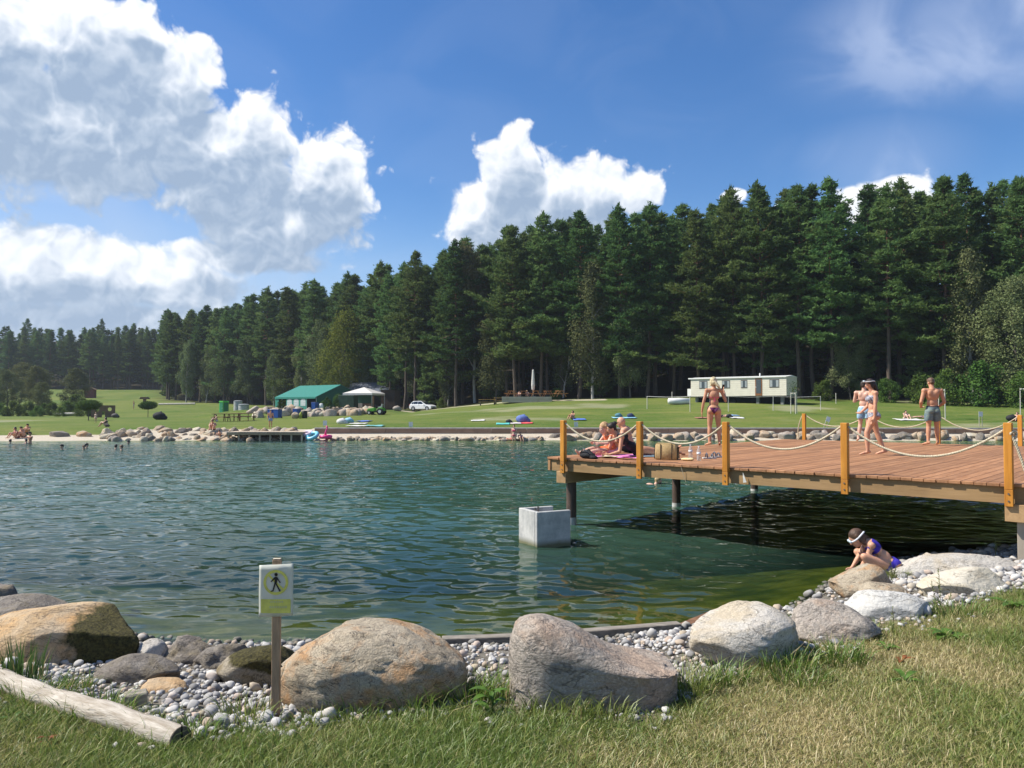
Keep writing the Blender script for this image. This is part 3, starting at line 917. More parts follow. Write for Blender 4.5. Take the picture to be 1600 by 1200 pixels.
    # the left-hand thicket
    for i, (px, Y, H, sx, m, lab) in enumerate([(12, 150, 8.0, 1.5, LEAF_GREEN, 'rounded green tree at the left edge beyond the lawn'), (62, 158, 8.6, 1.5, LEAF_DARK, 'dark green tree second from the left edge'),
                                                (112, 160, 8.2, 1.5, LEAF_GREEN, 'lighter green tree at the right end of the left thicket'), (66, 140, 5.6, 1.3, LEAF_DARK, 'dark round bush in front of the left thicket'),
                                                (-20, 150, 7.5, 1.6, LEAF_DARK, 'dark tree cut by the left edge'), (30, 170, 9.5, 1.4, LEAF_DARK, 'dark tree rising behind the left thicket')]):
        put('broadleaf_tree', lab, px, Y, H, broad[i % 2], (GREY_BARK, m), sxy=sx, rz=i * 0.9)
    put('shrub', 'smooth rounded light green willow bush left of the meadow', 118, 148, 3.0, shr[0], (GREY_BARK, LEAF_GREEN), 'shrub', sxy=1.7, H0=4.0)
    for i in range(15):
        px = -15 + i * 12.2
        put('hedge_shrub', 'low dark shrub of the long hedge beyond the left lawn', px, 128 + 5 * math.sin(i * 1.9), 2.0 + 0.5 * math.sin(i * 2.7), shr[i % 3], (GREY_BARK, LEAF_DARK), 'shrub', 'shrubs of the long left hedge', rz=i * 2.1, sxy=1.25, H0=4.0)
    # two clipped globe trees on the left lawn
    def globe(px, yb, H, label):
        p = onz(px, yb, 0.56); z = gz(p.x, p.y)
        rng = np.random.default_rng(int(px))
        T = Tubes(); T.add([(0, 0, 0), (0.02, 0, H * 0.3), (0, 0.02, H * 0.6)], [0.055, 0.045, 0.03], 8)
        for a in range(7): T.add([(0, 0, H * 0.45), (0.5 * math.cos(a * 0.9), 0.5 * math.sin(a * 0.9), H * 0.66)], [0.02, 0.008], 4)
        n = 3600; u = unit(rng.normal(size=(n, 3))); r_ = rng.random(n) ** 0.33
        C = u * r_[:, None] * np.array([1.28, 1.28, 0.62]) * (1 + 0.16 * fbm(u * 2.5, 2, 3))[:, None] + np.array([0, 0, H * 0.72])
        C[:, 2] = np.maximum(C[:, 2], H * 0.46 + 0.1 * rng.random(n))
        V, F = leaves(C, unit(u + rng.normal(size=(n, 3)) * 0.5), 0.16, rng)
        place_tree('globe_tree', (T.mesh('globe_trunk'), np_mesh('globe_crown', V, F)), (GREY_BARK, LEAF_DARK), (p.x, p.y, z - 0.05), 1.0, 0.3, label, 'tree')
    globe(138, 658, 2.5, 'small round crowned tree beside the brown play board')
    globe(231, 653, 2.5, 'small round crowned tree standing alone on the left lawn')
build_other_trees()

def build_far_wood():
    """what stands behind the rows one can tell apart: the wood as one mass up the hill"""
    rng = np.random.default_rng(77)
    CC = []; DD = []
    seg = EX[1:] - EX[:-1]; L = np.hypot(seg[:, 0], seg[:, 1]); cum = np.concatenate([[0], np.cumsum(L)])
    n = 0
    for k in range(640):
        s = cum[1] + (cum[-1] - cum[1]) * rng.random(); i = min(np.searchsorted(cum, s, side='right') - 1, len(L) - 1)
        t = (s - cum[i]) / L[i]; p = EX[i] + seg[i] * t; d = seg[i] / L[i]; dep = 12 + 32 * rng.random()
        q = p + np.array([d[1], -d[0]]) * dep
        if q[1] < 60 or abs(q[0] / q[1]) > 0.72: continue
        z = gz(q[0], q[1]); H = 5 + 6 * rng.random() if dep < 30 else 9 + 5 * rng.random()
        m = 210
        t_ = rng.random(m) ** 0.8; a = rng.random(m) * 6.283
        rr = (0.25 + 2.3 * (1 - t_)) * np.sqrt(rng.random(m))
        C = np.stack([q[0] + rr * np.cos(a), q[1] + rr * np.sin(a), z + H * t_], 1)
        CC.append(C); D = rng.normal(size=(m, 3)) * np.array([0.8, 0.8, 0.4]) + np.stack([np.cos(a), np.sin(a), 0.2 + 0 * a], 1) * 0.7
        DD.append(unit(D)); n += 1
    C = np.concatenate(CC); D = np.concatenate(DD)
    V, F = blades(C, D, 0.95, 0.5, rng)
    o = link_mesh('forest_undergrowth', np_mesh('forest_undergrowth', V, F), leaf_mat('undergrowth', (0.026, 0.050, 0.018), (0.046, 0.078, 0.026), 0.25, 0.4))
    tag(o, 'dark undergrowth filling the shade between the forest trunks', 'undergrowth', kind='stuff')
    print('undergrowth', n, len(F))
build_far_wood()

# ================================================================== near bank: boulders, pebbles, turf
def rock_mat(name, base, second, dark, stain=None, scale=3.0, speck=0.4, bump=0.55, moss=0.0):
    if name in MATS: return MATS[name]
    m, N, out = new_mat(name)
    tc = N.n('ShaderNodeTexCoord'); P_ = tc.outputs['Object']
    oi = N.n('ShaderNodeObjectInfo')
    P_ = N.vmath('ADD', P_, N.vmath('MULTIPLY', oi.outputs['Location'], (3.1, 1.7, 2.3)))
    w = N.vmath('ADD', P_, N.vmath('MULTIPLY', N.n('ShaderNodeTexNoise', noise_dimensions='3D').outputs['Color'], (0.0, 0.0, 0.0)))
    n1 = N.noise(P_, scale, 6, 0.62, 0.6)
    n2 = N.noise(N.vmath('MULTIPLY', P_, (1, 1, 2.6)), scale * 2.3, 6, 0.7, 0.9)
    n3 = N.noise(P_, scale * 26, 3, 0.7)
    c = N.mix(N.maprange(n1, 0.36, 0.64), base, second)
    c = N.mix(N.maprange(n2, 0.54, 0.74, 0, 0.75), c, dark)
    if stain:
        n4 = N.noise(P_, scale * 0.8, 5, 0.65, 0.4)
        c = N.mix(N.maprange(n4, 0.49, 0.62, 0, 0.85), c, stain)
    c = N.mix(N.maprange(n3, 0.40, 0.68, 0, speck), c, tuple(x * 0.38 for x in base))
    c = N.mix(N.maprange(n3, 0.44, 0.28, 0, speck * 0.8), c, tuple(min(1, x * 1.5) for x in base))
    cr = N.math('ABSOLUTE', N.math('SUBTRACT', N.noise(N.vmath('MULTIPLY', P_, (1, 1, 1.7)), scale * 0.9, 5, 0.62, 1.1), 0.5))
    c = N.mix(N.maprange(cr, 0.0, 0.013, 0.7, 0.0), c, tuple(x * 0.25 for x in dark))
    if moss:
        at_ = N.n('ShaderNodeAttribute'); at_.attribute_name = 'moss'
        mn = N.noise(P_, 9, 5, 0.7)
        mf = N.maprange(N.math('ADD', N.math('MULTIPLY', at_.outputs['Fac'], 1.6), N.math('SUBTRACT', mn, 0.9)), -0.08, 0.16)
        mc = N.mix(N.maprange(N.noise(P_, 50, 3, 0.7), 0.35, 0.65), (0.030, 0.026, 0.010), (0.10, 0.085, 0.025))
        c = N.mix(mf, c, mc)
    b = N.n('ShaderNodeBsdfPrincipled'); N.link(c, b.inputs['Base Color'])
    b.inputs['Roughness'].default_value = 0.88; b.inputs['Specular IOR Level'].default_value = 0.25
    h = N.math('ADD', N.math('MULTIPLY', n2, 0.7), N.math('ADD', N.math('MULTIPLY', n3, 0.12), N.math('MULTIPLY', N.noise(P_, scale * 7, 6, 0.7), 0.5)))
    bn = N.n('ShaderNodeBump'); bn.inputs['Strength'].default_value = min(1.0, bump * 1.35); bn.inputs['Distance'].default_value = 0.05
    N.link(h, bn.inputs['Height']); N.link(bn.outputs[0], b.inputs['Normal'])
    N.link(b.outputs[0], out.inputs[0])
    MATS[name] = m
    return m
ROCK_TAN = rock_mat('rock_tan', (0.37, 0.305, 0.215), (0.52, 0.44, 0.325), (0.11, 0.085, 0.062), (0.52, 0.28, 0.12), 4.0, 0.6)
ROCK_ORANGE = rock_mat('rock_orange', (0.47, 0.315, 0.16), (0.52, 0.41, 0.28), (0.27, 0.20, 0.13), (0.55, 0.31, 0.12), 2.4, 0.3, moss=1.0)
ROCK_PINK = rock_mat('rock_pink_grey', (0.38, 0.33, 0.275), (0.46, 0.40, 0.335), (0.25, 0.21, 0.175), (0.44, 0.31, 0.22), 2.2, 0.55, 0.8)
ROCK_PALE = rock_mat('rock_pale', (0.50, 0.46, 0.40), (0.58, 0.54, 0.47), (0.32, 0.28, 0.225), (0.50, 0.41, 0.28), 2.6, 0.45)
ROCK_WHITE = rock_mat('rock_white', (0.52, 0.50, 0.45), (0.62, 0.595, 0.54), (0.40, 0.36, 0.29), None, 2.4, 0.25)
ROCK_CREAM = rock_mat('rock_cream', (0.54, 0.47, 0.34), (0.60, 0.55, 0.45), (0.36, 0.29, 0.20), (0.52, 0.41, 0.25), 2.4, 0.22)
ROCK_DARK = rock_mat('rock_dark', (0.22, 0.19, 0.16), (0.34, 0.30, 0.25), (0.075, 0.062, 0.050), (0.28, 0.23, 0.15), 5.0, 0.4, 0.9)
ROCK_MOSSY = rock_mat('rock_mossy', (0.32, 0.27, 0.19), (0.42, 0.36, 0.27), (0.18, 0.14, 0.09), (0.24, 0.17, 0.055), 3.0, 0.4, 0.8, moss=1.0)

_ICO = {}
def ico(sub):
    if sub not in _ICO:
        bm = bmesh.new(); bmesh.ops.create_icosphere(bm, subdivisions=sub, radius=1.0)
        V = np.array([v.co[:] for v in bm.verts]); F = np.array([[v.index for v in f.verts] for f in bm.faces]); bm.free()
        _ICO[sub] = (V, F)
    return _ICO[sub]
def rock_shape(seed, sx, sy, sz, sub=5, facets=13, rough=0.10, prof=None, cut=0.66, boxy=1.0, fine=0.028):
    """rounded-angular stone; sx, sy, sz are full sizes; origin at the middle of its foot"""
    rng = np.random.default_rng(seed)
    U, F = ico(sub)
    V = U.copy()
    for k in range(facets):
        n = unit(rng.normal(size=3)); d = cut + 0.25 * rng.random()
        h = V @ n - d
        V = V - np.where(h > 0, h * 0.93, 0)[:, None] * n
    V = V * (1 + rough * fbm(U * 1.6 + seed, 3, seed))[:, None]
    V = V + U * (fine * fbm(U * 5.5 + seed * 2.0, 4, seed + 7) + fine * 0.6 * np.abs(fbm(U * 9.0 + seed, 3, seed + 9)))[:, None]
    rid = 1 - np.abs(fbm(U * 2.6 + seed * 1.3, 4, seed + 21))
    V = V + U * (fine * 1.6 * (np.clip(rid, 0.6, 1) - 0.8))[:, None] - U * (fine * 1.5 * np.clip((rid - 0.955) / 0.045, 0, 1))[:, None]
    V = V / np.abs(V).max(0)
    if boxy != 1.0:
        V = np.sign(V) * np.abs(V) ** boxy
    if prof is not None:
        k = np.interp(V[:, 0], [p[0] for p in prof], [p[1] for p in prof])
        V[:, 2] = np.where(V[:, 2] > 0, V[:, 2] * k, V[:, 2])
    V = V * np.array([sx / 2, sy / 2, sz * 0.62])
    V[:, 2] += sz - V[:, 2].max()
    return V, F, U
def boulder(name, label, px0, px1, ytop, ybase, Y, mat, seed, dr=0.75, prof=None, group=None, rz=0.0, moss=None, **kw):
    """Y = distance of the front of the stone's foot"""
    a = at(px0, ybase, Y); b = at(px1, ybase, Y)
    sx = (b.x - a.x) * 1.02
    sy = sx * dr
    yc = Y + sy * 0.42
    zt = at((px0 + px1) / 2, ytop, yc).z
    cx = at((px0 + px1) / 2, ybase, yc).x
    zb = min(a.z, gz(cx, yc)) - 0.05
    V, F, U = rock_shape(seed, sx * yc / Y, sy, zt - zb, prof=prof, **kw)
    c, s = math.cos(rz), math.sin(rz)
    me = np_mesh(name, V, F, smooth=True)
    if moss is not None: set_float(me, 'moss', moss(U, V))
    o = link_mesh(name, me, mat)
    o.location = (cx, yc, zb); o.rotation_euler = (0, 0, rz)
    tag(o, label, 'boulder' if sx > 0.5 else 'rock', group)
    ROCKS.append((cx, yc, sx * 0.5, sy * 0.5))
    return o
ROCKS = []
def build_boulders():
    boulder('boulder', 'large orange tan boulder with dark moss on its right side', -40, 222, 948, 1052, 5.75, ROCK_ORANGE, 3, 0.75,
            prof=[(-1, 0.75), (-0.4, 0.86), (0.1, 1.0), (0.5, 0.97), (0.8, 0.80), (1, 0.6)], moss=lambda U, V: np.clip(U[:, 0] * 1.5 - 0.45 + 0.1 * U[:, 2], 0, 1), rough=0.06)
    boulder('boulder', 'dark grey brown boulder lying in the water at the left edge', -60, 128, 930, 985, 7.1, ROCK_DARK, 5, 0.8, prof=[(-1, 1), (0.2, 1.0), (0.6, 0.7), (1, 0.55)])
    boulder('boulder', 'farthest dark boulder at the left edge of the water', -60, 30, 914, 950, 8.1, ROCK_DARK, 8, 0.8)
    boulder('rock', 'small pale grey rock wedged right of the mossy orange boulder', 213, 262, 998, 1038, 6.0, ROCK_PALE, 9, 0.9, sub=4)
    boulder('rock', 'low dark rock lying in front of the orange boulder', 152, 280, 1022, 1075, 5.25, ROCK_DARK, 12, 0.7, prof=[(-1, 0.6), (-0.2, 1), (0.4, 0.95), (1, 0.5)], sub=4)
    boulder('rock', 'jagged dark rock at the waterline with a leaning ridge', 253, 345, 995, 1060, 5.95, ROCK_DARK, 14, 0.8, sub=4, facets=16, cut=0.55, rough=0.32, fine=0.11)
    boulder('rock', 'jagged brown rock beside the water left of the sign', 300, 410, 1003, 1064, 5.75, ROCK_DARK, 23, 0.7, sub=4, facets=16, cut=0.55, rough=0.32, fine=0.11)
    boulder('rock', 'rounded rock under brown moss behind the sign post', 342, 485, 1010, 1080, 5.3, ROCK_MOSSY, 17, 0.75, moss=lambda U, V: np.clip(U[:, 2] * 1.1 + U[:, 0] * 0.5 - 0.1, 0, 1))
    boulder('rock', 'flat orange stone half buried in pebbles near the log', 205, 292, 1062, 1092, 5.05, ROCK_ORANGE, 19, 0.8, sub=4, facets=12, moss=lambda U, V: 0 * U[:, 0])
    boulder('boulder', 'big rounded tan boulder with orange stains right of the sign', 441, 734, 974, 1112, 4.62, ROCK_TAN, 31, 0.68,
            prof=[(-1, 0.55), (-0.75, 0.78), (-0.35, 1.0), (0.05, 0.98), (0.5, 0.88), (0.8, 0.78), (1, 0.6)], rough=0.10, fine=0.05, facets=6, cut=0.80, boxy=0.82)
    boulder('boulder', 'pinkish grey wedge shaped boulder with a high left peak', 797, 1052, 958, 1106, 4.62, ROCK_PINK, 37, 0.6,
            prof=[(-1, 1.0), (-0.86, 1.0), (-0.6, 0.90), (-0.2, 0.66), (0.15, 0.30), (0.4, 0.14), (0.7, 0.06), (1, 0.0)], facets=9, cut=0.70, rough=0.06, boxy=0.55, fine=0.035)
    boulder('boulder', 'rounded cream speckled boulder in the middle of the right bank', 1076, 1263, 944, 1050, 5.35, ROCK_PALE, 41, 0.75,
            prof=[(-1, 0.6), (-0.5, 0.86), (-0.1, 1.0), (0.2, 0.98), (0.7, 0.78), (1, 0.6)], rough=0.07)
    boulder('boulder', 'pink grey pitted boulder right of the cream speckled one', 1218, 1372, 938, 1022, 5.85, ROCK_PINK, 43, 0.8,
            prof=[(-1, 0.85), (-0.2, 1.0), (0.4, 0.86), (1, 0.55)], rough=0.10)
    boulder('boulder', 'smooth whitish flat boulder between pink boulder and pebbles', 1308, 1466, 920, 985, 6.55, ROCK_WHITE, 47, 0.7,
            prof=[(-1, 0.7), (-0.4, 1.0), (0.3, 0.92), (1, 0.6)], rough=0.04, fine=0.015)
    boulder('rock', 'slanting brown rock at the feet of the crouching girl', 1298, 1388, 880, 938, 8.25, ROCK_TAN, 53, 0.8,
            prof=[(-1, 0.15), (-0.5, 0.5), (0.3, 0.95), (0.7, 1.0), (1, 0.5)], sub=4)
    boulder('rock', 'low brown rock set in pebbles behind the whitish boulder', 1340, 1425, 908, 944, 7.8, ROCK_TAN, 57, 0.9, sub=4)
    boulder('boulder', 'long flat pale boulder below the end of the deck', 1392, 1612, 866, 915, 8.9, ROCK_PALE, 61, 0.55,
            prof=[(-1, 0.35), (-0.55, 0.82), (0.0, 0.92), (0.5, 1.0), (0.8, 0.9), (1, 0.6)], rough=0.04)
    boulder('boulder', 'yellowish cream boulder in front of the long pale one', 1425, 1590, 886, 950, 7.45, ROCK_CREAM, 67, 0.6,
            prof=[(-1, 0.35), (-0.4, 0.7), (0.2, 0.95), (0.6, 1.0), (1, 0.5)], rough=0.05, fine=0.016)
    boulder('rock', 'small rock top showing above the long pale boulder', 1428, 1482, 864, 882, 9.9, ROCK_PALE, 71, 0.9, sub=4)
build_boulders()

def in_rock(x, y, k=1.0):
    r = np.zeros(np.shape(x), bool)
    for cx, cy, rx, ry in ROCKS:
        r |= ((x - cx) / (rx * k)) ** 2 + ((y - cy) / (ry * k)) ** 2 < 1
    return r

def build_pebbles():
    rng = np.random.default_rng(3)
    n = 120000
    x = rng.uniform(-6.2, 9.0, n); y = rng.uniform(4.0, 13.0, n)
    yg, ys = grass_near(x), shore_near(x)
    t = (y - yg) / (ys - yg)
    P = np.stack([x, y, 0 * x], 1)
    jit = 0.22 * fbm(P * 1.7, 3, 21) + 0.05 * rng.normal(size=n)
    edge = (yg - y + jit)
    patch = (fbm(P * 2.3, 2, 55) > 0.28) & (edge < 0.42)
    keep = ((edge < 0.10) | (patch & (rng.random(n) < 0.5))) & (t < 1.07 + 0.08 * rng.random(n)) & (np.abs(x) < 0.70 * y + 0.35) & ~in_rock(x, y, 0.72)
    dens = np.clip(0.55 + 0.75 * fbm(P * 0.8, 2, 66), 0.12, 1)
    keep &= rng.random(n) < dens * 0.9
    x, y = x[keep], y[keep]
    n = len(x)
    size = np.clip(0.027 * np.exp(rng.normal(size=n) * 0.48), 0.013, 0.105) * (1 + 0.05 * (y - 5))
    # larger ones to the front of the list
    score = size / y
    order = np.argsort(-score); x, y, size = x[order], y[order], size[order]
    z = ground_z(x, y) + 0.18 * size + 0.35 * size * rng.random(n)
    mat, N, out = new_mat('pebble')
    oi = N.n('ShaderNodeObjectInfo'); geo = N.n('ShaderNodeNewGeometry')
    tc = N.n('ShaderNodeTexCoord')
    rnd = N.math('FRACT', N.math('ADD', oi.outputs['Random'], N.math('MULTIPLY', geo.outputs['Random Per Island'], 0.9999)))
    c = N.ramp(rnd, [(0.0, (0.17, 0.165, 0.16)), (0.14, (0.29, 0.28, 0.27)), (0.42, (0.42, 0.405, 0.38)), (0.68, (0.54, 0.52, 0.49)), (0.80, (0.46, 0.35, 0.27)), (0.90, (0.40, 0.33, 0.23)), (1.0, (0.62, 0.61, 0.58))])
    nz = N.noise(tc.outputs['Object'], 40, 4, 0.7)
    c = N.mix(N.maprange(nz, 0.45, 0.75, 0, 0.5), c, (0.30, 0.28, 0.25))
    wet = N.maprange(N.sep(geo.outputs['Position'])[2], 0.085, 0.03)
    c = N.mix(N.math('MULTIPLY', wet, 0.8), c, (0.10, 0.092, 0.066))
    b = N.n('ShaderNodeBsdfPrincipled'); N.link(c, b.inputs['Base Color']); b.inputs['Roughness'].default_value = 0.8; b.inputs['Specular IOR Level'].default_value = 0.3
    N.link(b.outputs[0], out.inputs[0])
    shapes = []
    for k in range(10):
        U, F = ico(2)
        r_ = np.random.default_rng(900 + k)
        V = U.copy()
        for q in range(8):
            nn = unit(r_.normal(size=3)); d = 0.5 + 0.3 * r_.random(); h = V @ nn - d
            V = V - np.where(h > 0, h * 0.8, 0)[:, None] * nn
        V = V * (1 + 0.16 * fbm(U * 1.7 + k * 5, 2, k))[:, None]
        shapes.append((V, F))
    root = empty('pebble_beach', (0, 6, 0))
    tag(root, 'strip of whitish pebbles between the turf and the water', 'pebbles', kind='structure')
    meshes = []
    for k, (V, F) in enumerate(shapes):
        me = np_mesh('pebble', V, F, smooth=True); me.materials.append(mat); meshes.append(me)
    for i in range(300):
        o = bpy.data.objects.new('pebble', meshes[i % 10]); COL.objects.link(o); o.parent = root
        s = size[i]
        o.location = (x[i], y[i] - 6, z[i]); o.scale = (s * 0.62, s * 0.55, s * (0.34 + 0.16 * rng.random()))
        o.rotation_euler = (rng.normal() * 0.35, rng.normal() * 0.35, rng.random() * 6.28)
    VV = []; FF = []; nv = 0
    shp1 = []
    for k in range(6):
        U, F = ico(1); r_ = np.random.default_rng(700 + k)
        shp1.append((U * (1 + 0.25 * r_.normal(size=(len(U), 1)) * 0.6), F))
    for i in range(300, n):
        V, F = shapes[i % 10] if i < 900 else shp1[i % 6]
        s = size[i]
        a = rng.random() * 6.28; ca, sa = math.cos(a), math.sin(a)
        Vs = V * np.array([s * 0.62, s * 0.55, s * (0.34 + 0.16 * rng.random())])
        tl = rng.normal() * 0.35; ct, st = math.cos(tl), math.sin(tl)
        Vs = np.stack([Vs[:, 0], Vs[:, 1] * ct - Vs[:, 2] * st, Vs[:, 1] * st + Vs[:, 2] * ct], 1)
        Vs = np.stack([Vs[:, 0] * ca - Vs[:, 1] * sa, Vs[:, 0] * sa + Vs[:, 1] * ca, Vs[:, 2]], 1)
        VV.append(Vs + np.array([x[i], y[i] - 6, z[i]])); FF.append(F + nv); nv += len(V)
    me = np_mesh('gravel', np.concatenate(VV), np.concatenate(FF), smooth=True)
    o = link_mesh('gravel', me, mat, root); tag(o, kind='stuff')
    print('pebbles', n, len(me.polygons))
build_pebbles()

def blade_strip(bx, by, bz, h, w, lean, az, col, rng, bend=0.6):
    """grass blades as bent strips of 5 verts / 3 tris -> V, F, C"""
    n = len(bx)
    d = np.stack([np.cos(az), np.sin(az), 0 * az], 1)
    s = np.stack([-np.sin(az + rng.normal(size=n) * 0.8), np.cos(az + rng.normal(size=n) * 0.8), 0 * az], 1)
    p0 = np.stack([bx, by, bz], 1)
    up = np.array([0, 0, 1.0])
    p1 = p0 + up * (h * 0.55)[:, None] + d * (h * lean * 0.35)[:, None]
    p2 = p0 + up * (h * (1 - 0.25 * lean * bend))[:, None] + d * (h * lean)[:, None]
    W = w[:, None]
    V = np.stack([p0 - s * W / 2, p0 + s * W / 2, p1 - s * W * 0.4, p1 + s * W * 0.4, p2], 1).reshape(-1, 3)
    i = np.arange(n)[:, None] * 5
    F = np.concatenate([i + np.array([[0, 1, 3]]), i + np.array([[0, 3, 2]]), i + np.array([[2, 3, 4]])], 0)
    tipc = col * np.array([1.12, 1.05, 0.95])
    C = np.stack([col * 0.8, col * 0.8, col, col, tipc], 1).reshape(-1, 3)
    return V, F, C
def grass_mat():
    if 'grass_blades' in MATS: return MATS['grass_blades']
    m, N, out = new_mat('grass_blades')
    vc = N.n('ShaderNodeVertexColor'); vc.layer_name = 'col'
    d = N.n('ShaderNodeBsdfDiffuse'); N.link(vc.outputs[0], d.inputs[0])
    t = N.n('ShaderNodeBsdfTranslucent'); N.link(vc.outputs[0], t.inputs[0])
    g = N.n('ShaderNodeBsdfGlossy'); g.inputs['Roughness'].default_value = 0.45
    mx = N.n('ShaderNodeMixShader'); mx.inputs[0].default_value = 0.35
    N.link(d.outputs[0], mx.inputs[1]); N.link(t.outputs[0], mx.inputs[2])
    mx2 = N.n('ShaderNodeMixShader'); mx2.inputs[0].default_value = 0.03
    N.link(mx.outputs[0], mx2.inputs[1]); N.link(g.outputs[0], mx2.inputs[2])
    N.link(mx2.outputs[0], out.inputs[0])
    MATS['grass_blades'] = m
    return m
def build_turf():
    rng = np.random.default_rng(8)
    n = 470000
    y = 3.15 + 5.6 * rng.random(n) ** 1.5; x = rng.uniform(-1, 1, n) * (0.69 * y + 0.25)
    yg = grass_near(x)
    P = np.stack([x, y, 0 * x], 1)
    jit = 0.22 * fbm(P * 1.7, 3, 21)
    e = yg - y + jit + 0.07 * rng.normal(size=n)
    bare = fbm(P * 0.9 + 9, 3, 91)
    keep = (e > 0.0) & (rng.random(n) < np.clip(e * 3.5, 0.25, 1)) & (rng.random(n) < np.clip(1.15 - 1.6 * np.clip(bare - 0.25, 0, 1), 0.2, 1)) & ~in_rock(x, y, 0.72)
    x, y, P, e = x[keep], y[keep], P[keep], e[keep]
    n = len(x)
    lush = np.clip(0.57 + 1.05 * fbm(P * 0.75 + 3, 3, 41) + 0.40 * np.exp(-e / 0.35), 0, 1)
    h = (0.022 + 0.034 * rng.random(n) ** 1.5) * (0.7 + 0.95 * lush)
    h = np.where(rng.random(n) < 0.02, h * 2.2, h)
    green = np.array([0.13, 0.205, 0.034]); olive = np.array([0.26, 0.275, 0.075]); dry = np.array([0.52, 0.43, 0.22])
    k = np.clip(lush + 0.32 * rng.normal(size=n), 0, 1)[:, None]
    col = np.where(k > 0.5, olive + (green - olive) * (k - 0.5) * 2, dry + (olive - dry) * k * 2)
    col = col * (0.75 + 0.5 * rng.random((n, 1)))
    lean = 0.35 + 1.1 * rng.random(n)
    z = ground_z(x, y) - 0.005
    V, F, C = blade_strip(x, y, z, h, 0.0026 + 0.0026 * rng.random(n), lean, rng.random(n) * 6.28, col, rng)
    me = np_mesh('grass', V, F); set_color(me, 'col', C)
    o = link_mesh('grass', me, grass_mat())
    tag(o, 'short half dried grass of the near bank', 'grass', kind='stuff')
    print('grass', n)
build_turf()

def tuft(name, label, cat, cx, cy, r, n, h, col, seed, lean=0.9, w=0.006, group=None):
    rng = np.random.default_rng(seed)
    a = rng.random(n) * 6.283; q = r * np.sqrt(rng.random(n))
    x = q * np.cos(a); y = q * np.sin(a)
    hh = h * (0.45 + 0.65 * rng.random(n))
    c = np.array(col) * (0.7 + 0.6 * rng.random((n, 1)))
    dryb = rng.random(n) < 0.14
    c = np.where(dryb[:, None], np.array([0.38, 0.31, 0.15]), c)
    az = np.where(rng.random(n) < 0.75, a + rng.normal(size=n) * 0.6, rng.random(n) * 6.28)
    z0 = np.array([gz(cx + i, cy + j) for i, j in zip(x, y)]) - gz(cx, cy)
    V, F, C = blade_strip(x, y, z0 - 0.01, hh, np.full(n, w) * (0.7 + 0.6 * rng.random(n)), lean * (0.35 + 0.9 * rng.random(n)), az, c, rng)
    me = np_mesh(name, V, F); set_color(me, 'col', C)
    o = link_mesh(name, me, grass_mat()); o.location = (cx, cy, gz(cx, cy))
    tag(o, label, cat, group)
    return o
def pgr(px, py, z=0.42):
    p = onz(px, py, z); return p.x, p.y
def build_tufts():
    G1 = (0.13, 0.215, 0.034); G2 = (0.19, 0.24, 0.055)
    data = [(560, 1112, 0.16, 90, 0.16, G1, 'long grass tuft at the front foot of the big tan boulder'),
            (650, 1104, 0.15, 110, 0.20, G1, 'arching grass tuft under the right half of the big tan boulder'),
            (725, 1092, 0.18, 150, 0.20, G1, 'bright grass tuft between the tan boulder and the wedge boulder'),
            (775, 1085, 0.14, 130, 0.24, G1, 'tall grass tuft against the left foot of the wedge boulder'),
            (880, 1118, 0.22, 160, 0.17, G2, 'grass tuft in front of the wedge boulder'),
            (950, 1122, 0.16, 120, 0.16, G2, 'grass tuft at the shaded underside of the wedge boulder'),
            (1075, 1085, 0.17, 170, 0.22, G2, 'thick grass tuft at the right end of the wedge boulder'),
            (1130, 1068, 0.17, 150, 0.17, G1, 'grass tuft at the left foot of the cream speckled boulder'),
            (1230, 1050, 0.20, 200, 0.19, G1, 'dense grass tuft under the cream speckled boulder'),
            (1310, 1040, 0.20, 200, 0.18, G1, 'dense grass tuft under the pink grey pitted boulder'),
            (1250, 1075, 0.16, 120, 0.13, G1, 'low grass tuft beside the bare pebble patch'),
            (1500, 985, 0.25, 160, 0.15, G1, 'grass tuft under the broad weed on the right'),
            (300, 1155, 0.12, 90, 0.13, G1, 'grass tuft round the sawn end of the log'),
            (385, 1120, 0.16, 100, 0.16, G2, 'thin grass tuft in the pebbles left of the sign'),
            (150, 1115, 0.20, 160, 0.15, G1, 'grass tuft along the front of the log'),
            (60, 1085, 0.20, 160, 0.16, G1, 'grass tuft at the left end of the log'),
            (125, 1065, 0.10, 70, 0.14, G1, 'small grass tuft behind the log'),
            (1400, 912, 0.14, 120, 0.16, G2, 'grass tuft between the crouching girl and the pale boulder'),
            (1250, 962, 0.12, 100, 0.12, G1, 'grass tuft at the waterline behind the pink grey boulder'),
            (490, 1125, 0.12, 70, 0.10, G2, 'low grass tuft right of the sign post')]
    for i, (px, py, r, n, h, c, lab) in enumerate(data):
        x, y = pgr(px, py, 0.42 if py > 1000 else 0.3 if py > 950 else 0.12)
        tuft('grass_tuft', lab, 'grass tuft', x, y, r, int(n * 1.5), h, c, 300 + i, group='grass tufts on the near bank')
    # reed-like clump at the left edge
    x, y = pgr(28, 1062, 0.40)
    tuft('reed_clump', 'upright dark green reed clump at the left edge in front of the orange boulder', 'reeds', x, y, 0.17, 150, 0.34, (0.075, 0.135, 0.035), 333, lean=0.28, w=0.009)
build_tufts()

